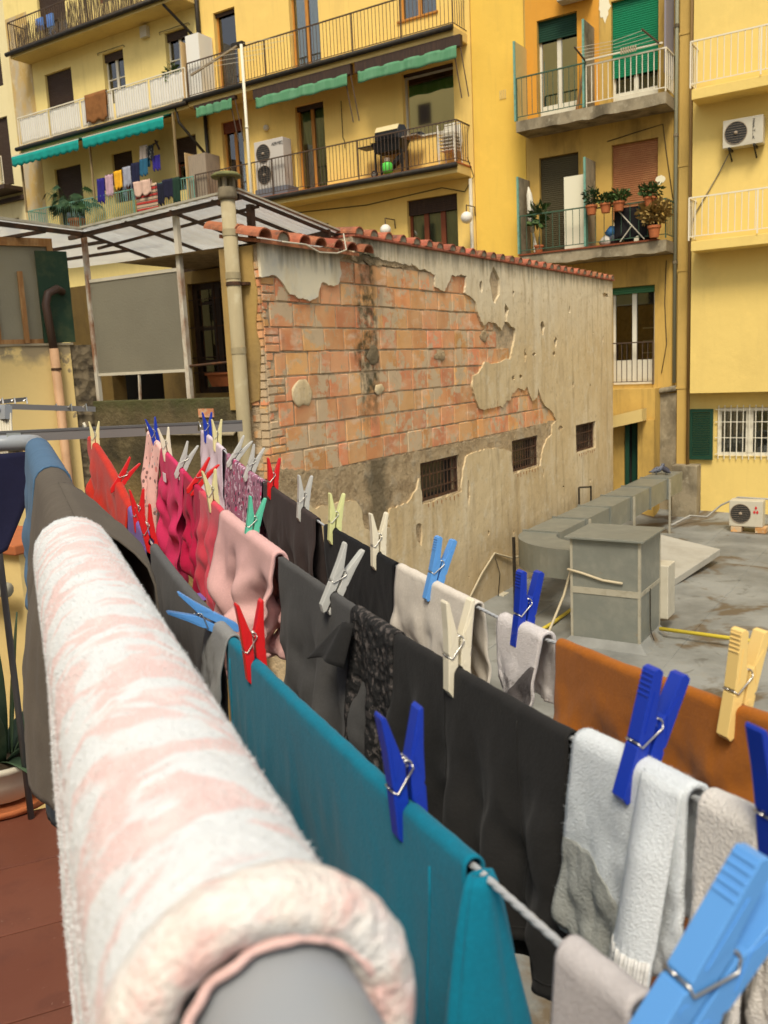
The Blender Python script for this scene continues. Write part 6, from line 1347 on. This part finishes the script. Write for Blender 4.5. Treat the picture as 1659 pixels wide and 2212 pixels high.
for x, lab in ((-28.85,'thin wooden awning post at the left end of the green railing'), (-25.12,'thin wooden awning post between the teal awnings'), (-21.12,'thin wooden awning post at the right end of the teal awnings')):
    part('awning_post', m_post, None, lambda b: b.beam((x, YB-.01, 6.15), (x, YB-.01, 8.2), .06, .06), label=lab, cat='post')
# faded green folded awnings on the yellow building
m_ga = mat('faded_green_canvas', (.085,.23,.115), .85, [dict(c=(.14,.30,.17), s=2.5, lo=.45, hi=.7, f=.7, st=(2,1,.4)), dict(c=(.05,.14,.07), s=5, lo=.58, hi=.75, f=.5)])
for x0, x1, z1, lab in ((-20.1,-18.62,8.16,'faded green folded awning, short one beside the drainpipe'), (-17.7,-14.4,7.99,'faded green folded awning above the tall curtained door'), (-14.05,-11.0,7.98,'faded green folded awning above the large picture window')):
    t = thing('awning', lab, 'awning', ((x0+x1)/2, YB, z1-.3), 'green folded awnings')
    n = 44
    part('canvas', m_ga, t, lambda b: b.grid([[(lerp(x0, x1, i/n), YB-.03-.03*k+.02*math.sin(i*.7+k)+(.03 if i in (21, 22) else 0)*k, z1-k*(.31+.012*math.sin(i*.5))) for i in range(n+1)] for k in (0, .25, .5, .75, 1)]), smooth=True, solid=.006)
    part('roller', M_DKWOOD, t, lambda b: b.box(x0-.1, x1+.1, YB-.02, YB+.12, z1-.02, 8.235))
    for dx in (-.02, .18): part('arm', M_BROWNR, t, lambda b: b.cyl((x1+dx-.1, YB+.02, z1-.02), (x1+dx+.06, YB+.1, z1-1.25), .016, 6))
# big heat pump lettered AERMEC
ta = condenser(-18.06, -16.95, YB+.18, YB+.58, 5.45, 6.82, 'tall grey heat pump with two fans lettered AERMEC on the balcony', [(-17.72, 6.45, .27), (-17.72, 5.84, .27)], m=mat('warm_grey_casing', (.50,.46,.40), .5))
text_mesh('lettering', 'AERMEC', .13, mtxt, ta, (-17.38, YB+.172, 6.62), sx=.9)
part('plinth', mat('blue_grey_plinth', (.16,.17,.19), .6), ta, lambda b: b.box(-18.1, -16.85, YB+.14, YB+.7, 5.18, 5.44), bev=.01)
# barbecue
YQ = YB+.4
tb = thing('gas_barbecue', 'black gas barbecue with green gas bottle on the balcony', 'barbecue', (-13.5, YQ, 5.18))
part('firebox', M_BLACK, tb, lambda b: b.hexa([(-13.75,YQ-.2,5.82),(-12.98,YQ-.2,5.82),(-12.98,YQ+.2,5.82),(-13.75,YQ+.2,5.82),(-13.85,YQ-.26,6.1),(-12.88,YQ-.26,6.1),(-12.88,YQ+.26,6.1),(-13.85,YQ+.26,6.1)]))
part('lid', M_BLACK, tb, lambda b: b.prism([(YQ-.26,6.11), (YQ-.25,6.3), (YQ-.14,6.48), (YQ+.12,6.52), (YQ+.26,6.4), (YQ+.26,6.11)], 0, -13.72, -12.95), bev=.02)
part('lid_top', mat('cream_enamel', (.62,.52,.28), .35), tb, lambda b: b.hexa([(-13.7,YQ-.245,6.34),(-12.97,YQ-.245,6.34),(-12.97,YQ-.15,6.485),(-13.7,YQ-.15,6.485),(-13.7,YQ-.255,6.35),(-12.97,YQ-.255,6.35),(-12.97,YQ-.16,6.495),(-13.7,YQ-.16,6.495)]))
part('handle', M_STEEL, tb, lambda b: b.cyl((-13.6,YQ-.30,6.24), (-13.05,YQ-.30,6.24), .014, 8))
part('side_shelf', M_BLACK, tb, lambda b: b.box(-14.3,-13.86,YQ-.22,YQ+.2,6.03,6.07), bev=.01); part('side_shelf', M_GREY, tb, lambda b: b.box(-12.87,-12.4,YQ-.22,YQ+.2,6.09,6.13), bev=.01)
for x in (-13.78, -12.92): part('leg', M_BLACK, tb, lambda b: b.beam((x, YQ-.15, 5.22), (x, YQ-.15, 5.84), .05, .05))
for x in (-13.78, -12.92): part('leg', M_BLACK, tb, lambda b: b.beam((x, YQ+.15, 5.22), (x, YQ+.15, 5.84), .05, .05))
part('cross_panel', M_BLACK, tb, lambda b: b.hexa([(-13.6,YQ-.1,5.3),(-13.5,YQ-.1,5.26),(-13.5,YQ+.1,5.26),(-13.6,YQ+.1,5.3),(-13.05,YQ-.1,5.72),(-12.98,YQ-.1,5.62),(-12.98,YQ+.1,5.62),(-13.05,YQ+.1,5.72)]))
for x in (-13.8,): part('wheel', M_BLACK, tb, lambda b: b.tube([(x, YQ-.22, 5.28), (x, YQ-.17, 5.28)], .10, 18)); part('wheel_rim', M_STEEL, tb, lambda b: b.tube([(-13.8, YQ-.228, 5.28), (-13.8, YQ-.215, 5.28)], .06, 16))
tg = thing('gas_bottle', 'bright green gas bottle under the barbecue', 'gas bottle', (-13.38, YQ-.18, 5.2))
part('body', mat('green_bottle', (.10,.60,.08), .5), tg, lambda b: b.lathe((-13.38,YQ-.18,5.24), [(.10,0), (.14,.05), (.15,.18), (.13,.27), (.05,.31)], 18), smooth=True); part('collar', M_GREY, tg, lambda b: b.lathe((-13.38,YQ-.18,5.55), [(.09,0), (.09,.09), (.07,.10)], 14))
# stacked white garden chairs
for k in range(6):
    t = thing('garden_chair', 'white slatted garden chair at the balcony end, %s of its stack' % ('lowest', 'second from below', 'third from below', 'third from the top', 'second from the top', 'topmost')[k], 'chair', (-11.55, YB+.45, 5.18+k*.085), 'stacked white chairs')
    z = 5.18+k*.085; mw = mat('white_chair_metal', (.70,.66,.55), .4); x0, x1 = -11.78-.0*k, -11.30
    for x in (x0, x1):
        part('leg', mw, t, lambda b: b.tube([(x, YB+.28-.01*k, z), (x, YB+.30-.01*k, z+.62)], .016, 6)); part('leg', mw, t, lambda b: b.tube([(x, YB+.70-.01*k, z), (x, YB+.62-.01*k, z+.42), (x, YB+.70-.01*k, z+.70)], .016, 6))
    part('seat', mw, t, lambda b: [b.box(x0, x1, YB+.30+j*.075-.01*k, YB+.35+j*.075-.01*k, z+.40, z+.415) for j in range(5)], kind='stuff')
    part('backrest', mw, t, lambda b: [b.box(x0, x1, YB+.66-.01*k, YB+.675-.01*k, z+.50+j*.06, z+.53+j*.06) for j in range(4)], kind='stuff')
# rugs and laundry on the cream building
def hang(name, x0, x1, zt, zb, Y, m, label, cat, folds=3, amp=.03, both=True, skew=0., group=None):
    n = 16; P = []
    for j in range(9):
        v = j/8; P.append([(lerp(x0, x1, i/n)+skew*v, Y-.03-amp*(.3+.7*v)*(.5+.5*math.sin(i/n*folds*6.28+x0*3+v)), lerp(zt, zb+.05*math.sin(i*.9+x0), v)) for i in range(n+1)])
    b = MB(); b.grid(P)
    if both: b.grid([[(x, Y+.05, z) for x, y, z in (P[0][0], P[0][-1])], [(P[0][0][0], Y+.05, lerp(zt, zb, .5)), (P[0][-1][0], Y+.05, lerp(zt, zb, .5))]]); b.grid([P[0][::n], [(P[0][0][0], Y+.05, zt), (P[0][-1][0], Y+.05, zt)]])
    return b.build(name, m, None, smooth=True, solid=.006, label=label, cat=cat, group=group, flip=False)
cm = lambda n, c: mat('laundry_'+n, c, .9, [dict(c=tuple(x*.6 for x in c), s=5, lo=.45, hi=.7, f=.6)])
hang('rug', -25.1, -24.05, 9.46, 8.55, YB-.02, mat('brown_rug', (.24,.10,.03), .95, [dict(c=(.17,.07,.02), s=4, lo=.45, hi=.7)], dict(s=40, a=.4, dist=.01)), 'plain brown rug hung over the white balcony screens', 'rug', 1, .02)
hang('rug', -23.05, -22.05, 6.22, 5.35, YB-.02, mat('striped_rug', (.42,.04,.03), .95, [dict(c=(.46,.36,.24), k='wave', s=1.5, dir='Z', lo=.35, hi=.4, f=.9), dict(c=(.05,.03,.03), k='wave', s=3.1, dir='Z', lo=.8, hi=.84, f=.9)], dict(s=60, a=.4, dist=.01)), 'red striped rug with fringe hung over the green railing', 'rug', 1, .02)
hang('blanket', -23.1, -22.3, 6.36, 5.9, YB-.06, cm('pinkbeige', (.56,.38,.29)), 'beige pink blanket bunched on top of the striped rug', 'blanket', 2, .08, skew=.1)
for x0, x1, z1, z0, c, lab in ((-22.1,-21.75,6.42,5.5,(.010,.011,.022),'black garment over the green railing beside the striped rug'), (-21.8,-21.3,6.5,5.65,(.012,.012,.03),'dark navy garment over the green railing, middle one'), (-21.35,-21.02,6.5,5.45,(.012,.035,.02),'dark green garment over the green railing, rightmost')):
    hang('garment', x0, x1, z1-.25, z0, YB-.02, cm('dk%.2f' % x0, c), lab, 'garment', 2, .05)
row = [((.02,.015,.16),'navy blue',.95), ((.46,.30,.34),'mauve pink',.85), ((.75,.38,.02),'golden yellow',.7), ((.30,.31,.36),'pale grey',.75), ((.012,.014,.04),'midnight blue',.95), ((.02,.10,.17),'striped petrol',.6)]
x = -24.95
for c, nm, L in row:
    w = .38; z1 = 6.75+(x+24.95)*.14; hang('garment', x, x+w, z1, z1-L*.85, YB+.05, cm(nm.replace(' ', '_'), c), '%s laundry piece on the line above the green railing' % nm, 'garment', 2, .06); x += w+.05
for dx, dz, c, nm in ((0,0,(.03,.03,.03),'black and white patterned'), (.25,-.35,(.03,.02,.20),'violet blue'), (-.3,.05,(.55,.45,.36),'cream and rust')):
    hang('garment', -22.55+dx, -22.2+dx, 7.45+dz, 7.0+dz, YB+.15, mat('laundry_'+nm.split()[0]+'_top', c, .9, [dict(c=(.6,.58,.5), k='vor', s=16, lo=.3, hi=.25, f=.8)] if dx == 0 else ()), '%s piece hanging from the wall dryer' % nm, 'garment', 2, .06, False)
part('wall_dryer', M_DKWOOD, None, lambda b: (b.beam((-23.0, YF-.05, 7.62), (-22.0, YB+.1, 7.5), .05, .04), b.beam((-22.75, YF-.05, 7.75), (-22.1, YB+.1, 7.55), .05, .04), b.beam((-22.1, YB+.1, 7.55), (-21.95, YB+.1, 7.25), .05, .05)), label='dark folding wall dryer above the green balcony laundry', cat='drying rack')
def leafball(name, c, rx, ry, rz, n, size, m, parent, seed, shape=None):
    r2 = random.Random(seed); b = MB()
    for _ in range(n):
        a, u, rr_ = r2.uniform(0, 6.28), r2.uniform(-1, 1), r2.random()**.45
        d = V((math.cos(a)*math.sqrt(1-u*u), math.sin(a)*math.sqrt(1-u*u), u)); p = V(c)+V((d.x*rx, d.y*ry, d.z*rz))*rr_*(.8+.4*noise.noise((d.x*2, d.y*2, d.z*2+seed)))
        q = (d+V((r2.gauss(0,.6), r2.gauss(0,.6), r2.gauss(0,.5)+.2))).normalized(); s = size*r2.uniform(.6, 1.4); o = q.orthogonal().normalized(); w = q.cross(o)*s*.28
        k = len(b.v); b.v += [tuple(p), tuple(p+q*s*.5+w), tuple(p+q*s), tuple(p+q*s*.5-w)]; b.f.append((k, k+1, k+2, k+3))
    return b.build(name, m, parent, kind='stuff', flip=False)
def pot(parent, c, r, h, m=None): part('pot', m or M_POT, parent, lambda b: b.lathe(c, [(r*.68,0), (r*.92,h*.8), (r*1.05,h*.8), (r*1.05,h), (r*.9,h), (r*.85,h*.9), (.001,h*.9)], 16), smooth=False)
def plant(name, label, c, pr_, ph, cr, m, n, size, seed, zc=None, cat='plant', group=None):
    t = thing(name, label, cat, c, group); pot(t, c, pr_, ph)
    part('stem', M_DKWOOD, t, lambda b: b.tube([(c[0], c[1], c[2]+ph*.8), (c[0]+.01, c[1], c[2]+ph+cr[2]*.6)], .012, 5))
    leafball('foliage', (c[0], c[1], c[2]+ph+(zc if zc is not None else cr[2]*.8)), *cr, n, size, m, t, seed); return t
# large split-leaf plant behind the green railing
tph = thing('philodendron', 'big split-leaf plant spilling over the green railing', 'plant', (-26.6, YB+.35, 5.18)); pot(tph, (-26.6, YB+.35, 5.18), .3, .5)
r6 = random.Random(12); b = MB()
for k in range(46):
    a = r6.uniform(-2.9, .1) if k % 3 else r6.uniform(0, 6.28); L = r6.uniform(.45, 1.05); c = V((-26.6, YB+.3, 5.8+r6.uniform(0, .45)))
    d = V((math.cos(a)*1.25, math.sin(a)*.8, r6.uniform(.05, .8))).normalized(); tip = c+d*L; sd = V((-d.y, d.x, 0)).normalized(); drop = V((d.x*.35, d.y*.35, -.42))
    b.tube([c, tip], .008, 4, cap=False)
    for j in range(7):      # lobes of one leaf
        g = (j-3)/3; e = tip+sd*g*.26+drop*(1-abs(g)*.55)*.9; m_ = tip+sd*g*.12+drop*.25; w = sd*.035
        k0 = len(b.v); b.v += [tuple(tip), tuple(m_+w), tuple(e), tuple(m_-w)]; b.f.append((k0, k0+1, k0+2, k0+3))
b.build('foliage', M_LEAFD, tph, kind='stuff', flip=False)
plant('potted_shrub', 'small leafy potted shrub at the right end of the white screens', (-21.35, YB+.3, 8.43), .18, .5, (.30,.22,.42), M_LEAF, 260, .14, 3, zc=.5)
# globe lamps above the tiled roof
for p, lab in (((833,497),'white globe lamp over the tiled roof, left of two'), ((1008,470),'white globe lamp beside the low curtained door')):
    c = oY(*p, YF-.55); t = thing('globe_lamp', lab, 'lamp', tuple(c), 'globe lamps'); part('globe', mat('opal_globe', (.74,.70,.60), .4), t, lambda b: b.sphere(c, .155, 18, 12), smooth=True)
    part('bracket', M_BROWNR, t, lambda b: b.tube([c+V((0,0,.15)), c+V((0,0,.32)), c+V((0,.5,.33)), c+V((0,.53,.1))], .016, 6))
# clothes mast in front of the yellow building
mt, mb_ = oY(514,98,10.2), oY(543,422,10.2); 
part('mast', mat('white_painted_pole', (.66,.62,.48), .5), None, lambda b: (b.tube([V((mb_.x, 10.2, mb_.z-.8)), V((mb_.x, 10.2, mt.z))], .021, 10), b.tube([V((mb_.x,10.2,lerp(mb_.z,mt.z,.45))), V((mb_.x,10.2,lerp(mb_.z,mt.z,.45)+.03))], .026, 10)), smooth=True, label='slim white pole rising behind the flue pipe', cat='pole')
dd = thing('balcony_dryer', 'old wooden arm of a drying frame on the upper brown railing', 'drying rack', tuple(oY(515,98,YB-.2)))
A_, B_ = oY(514,98,YB-.1), oY(412,163,YB-.9); part('arm', mat('weathered_timber', (.24,.19,.12), .85), dd, lambda b: b.beam(A_, B_, .07, .05)); part('bracket', M_GUT, dd, lambda b: b.box(A_.x-.25, A_.x+.2, YB-.15, YB, A_.z-.02, A_.z+.08))
part('lines', M_PLASTIC, dd, lambda b: [b.tube([A_.lerp(B_, k/5)+V((0,0,.03)), A_.lerp(B_, k/5)+V((2.0,.1,-.12))], .006, 4) for k in range(5)], kind='stuff')
# right block, upper balcony: drying frame
tf = thing('balcony_dryer', 'white drying frame with thin lines over the white railing', 'drying rack', (-6.7, YB-.1, 6.85))
part('arm', M_BROWNR, tf, lambda b: b.beam((-7.6,YB,6.88), (-7.72,YB-.45,7.12), .03, .03)); part('arm', M_BROWNR, tf, lambda b: b.beam((-5.85,YB,6.88), (-6.15,YB-.45,7.15), .03, .03)); part('bar', M_WHITER, tf, lambda b: b.beam((-7.6,YB-.03,6.90), (-5.8,YB-.03,6.90), .035, .035))
part('lines', M_PLASTIC, tf, lambda b: [b.tube([(-7.62-.025*k, YB-.1*k, 6.93+.045*k), (-6.8, YB-.1*k, 6.90+.04*k), (-5.88-.07*k, YB-.1*k, 6.93+.05*k)], .005, 4) for k in range(5)], kind='stuff')
for k in range(7): part('clothes_peg', mat('weathered_peg', (.42,.34,.22), .7), None, lambda b: (b.box(-6.75+k*.055, -6.72+k*.055, YB-.07, YB-.05, 6.84, 6.98), b.box(-6.747+k*.055, -6.723+k*.055, YB-.05, YB-.03, 6.86, 6.97)), label='small weathered peg on the white balcony bar, %s in the row' % ('leftmost', 'second', 'third', 'middle', 'fifth', 'sixth', 'rightmost')[k], cat='clothes peg', group='pegs on the balcony bar')
part('plank', m_wornwood, None, lambda b: b.beam((-7.95,YB+.3,5.9), (-7.80,YB+.5,7.0), .10, .03), bev=.004, label='orange wooden plank leaning by the balcony partition', cat='plank')
# right block, lower balcony
part('board', mat('white_board', (.72,.68,.50), .6), None, lambda b: b.box(-8.32,-7.78,YB+.35,YB+.38,2.66,4.42), bev=.004, label='tall white board leaning in the lower balcony', cat='board')
tu = thing('parasol', 'closed off-white parasol leaning in the lower balcony corner', 'parasol', (-9.15, YB+.3, 2.64))
part('pole', M_WHITEF, tu, lambda b: b.cyl((-9.12,YB+.35,2.64), (-9.26,YB+.35,4.25), .02, 8)); part('canopy', mat('offwhite_canvas', (.62,.58,.46), .9), tu, lambda b: b.tube([(-9.27,YB+.35,4.33), (-9.25,YB+.35,4.15), (-9.20,YB+.35,3.6), (-9.17,YB+.35,3.2)], [.01,.07,.11,.05], 9), smooth=True)
part('pole', M_WHITEF, tu, lambda b: b.cyl((-9.02,YB+.3,2.64), (-9.2,YB+.35,3.4), .02, 8))
t = plant('potted_palm', 'spiky green palm in the left corner of the lower balcony', (-8.95, YB+.2, 2.64), .12, .2, (.24,.16,.34), M_LEAF, 110, .20, 6, zc=.7)
for k, (x, m, lab, g, s) in enumerate(((-7.45, M_LEAFD, 'terracotta pot with dark leafy plant, leftmost on the railing', (.22,.2,.26), .08), (-7.1, M_LEAF, 'terracotta pot with fern, second on the railing', (.24,.18,.12), .09), (-6.78, M_LEAF, 'terracotta pot with fern, third on the railing', (.28,.18,.15), .10), (-6.05, M_LEAF, 'terracotta pot with trailing green plant at the right railing end', (.3,.18,.18), .10))):
    plant('potted_plant', lab, (x, YB-.12, 3.36), .14, .22, g, m, 260, s, 20+k)
plant('potted_plant', 'terracotta pot with dry straw plant outside the railing corner', (-5.95, YB-.1, 2.66), .15, .27, (.42,.2,.32), M_DRY, 420, .13, 31, zc=.3)
hang('cloth', -6.95, -5.98, 3.45, 2.72, YB+.1, cm('blackcloth', (.010,.009,.010)), 'black cloth hung behind the lower balcony railing', 'cloth', 2, .05, False)
part('folding_stand', M_PLASTIC, None, lambda b: (b.cyl((-6.82,YB-.03,3.38), (-6.2,YB-.03,2.66), .013, 6), b.cyl((-6.78,YB-.04,2.66), (-6.48,YB-.04,3.02), .013, 6)), label='thin crossed white stand legs in front of the black cloth', cat='stand')
for x, z, c, lab in ((-7.2,2.74,(.55,.50,.42),'crumpled white bag on the lower balcony floor'), (-7.05,2.95,(.05,.16,.34),'blue bag piled on the lower balcony floor'), (-6.98,2.78,(.10,.10,.12),'dark bundle beside the bags on the lower balcony floor')):
    b = MB(); b.sphere((0,0,0), .16, 12, 8); b.v = [(x+p[0]*(1+.5*noise.noise((p[0]*9, p[1]*9, p[2]*9+x))), YB+.25+p[1], z+p[2]*.8*(1+.5*noise.noise((p[2]*9, p[0]*9, x)))) for p in b.v]
    b.build('bag', cm('bag%.2f' % x, c), None, smooth=True, label=lab, cat='bag')
# white string across the tiled eave
part('string', M_PLASTIC, None, lambda b: b.tube([oX(610,522,WX+.22), oX(660,528,WX+.22), oX(690,545,WX+.22), oX(728,547,WX+.22), oX(748,540,WX+.2), oX(742,505,WX+.1)], .010, 5), smooth=True, label='white string looped along the tiled eave', cat='string')
# unseen house wall left of the terrace, added to bounce warm light
part('bounce_house_wall', plaster('bounce_wall_plaster', (.62,.45,.17), f=.1), None, lambda b: quadbox(b, -4, .9, -2.9, -2.6, -6, 2.6), label='unseen yellow house wall added beside the terrace for warm bounce', cat='building')

mk = mat('black_cable', (.02,.02,.02), .6)
cable([V((-17.5,YF-.02,4.75)), V((-14.5,YF-.02,4.62)), V((-12.0,YF-.02,4.75)), V((-11.3,YF-.02,4.55)), V((-11.0,YF-.05,4.9)), V((-10.95,YB+.3,5.3))], .012, 'dark cable looping under the barbecue balcony', mk)
cable([V((-7.35,YF-.02,5.18)), V((-6.6,YF-.02,5.28)), V((-6.0,YF-.02,5.35)), V((-5.9,YF-.02,4.6)), V((-5.75,YF-.02,3.6))], .009, 'thin cable framing the orange brown shutter', mk)
cable([V((-5.9,YF-.02,2.2)), V((-5.93,YF-.02,1.2)), V((-5.88,YF-.02,.2)), V((-6.0,YF-.02,-.5))], .010, 'thin cable running down the stained ochre wall', mk)
cable([V((-15.2,YF-.02,7.6)), V((-15.2,YF-.02,6.6)), V((-15.15,YF-.02,6.5)), V((-15.15,YF-.02,6.3))], .010, 'thin cord on the yellow wall beside the picture window', mk)
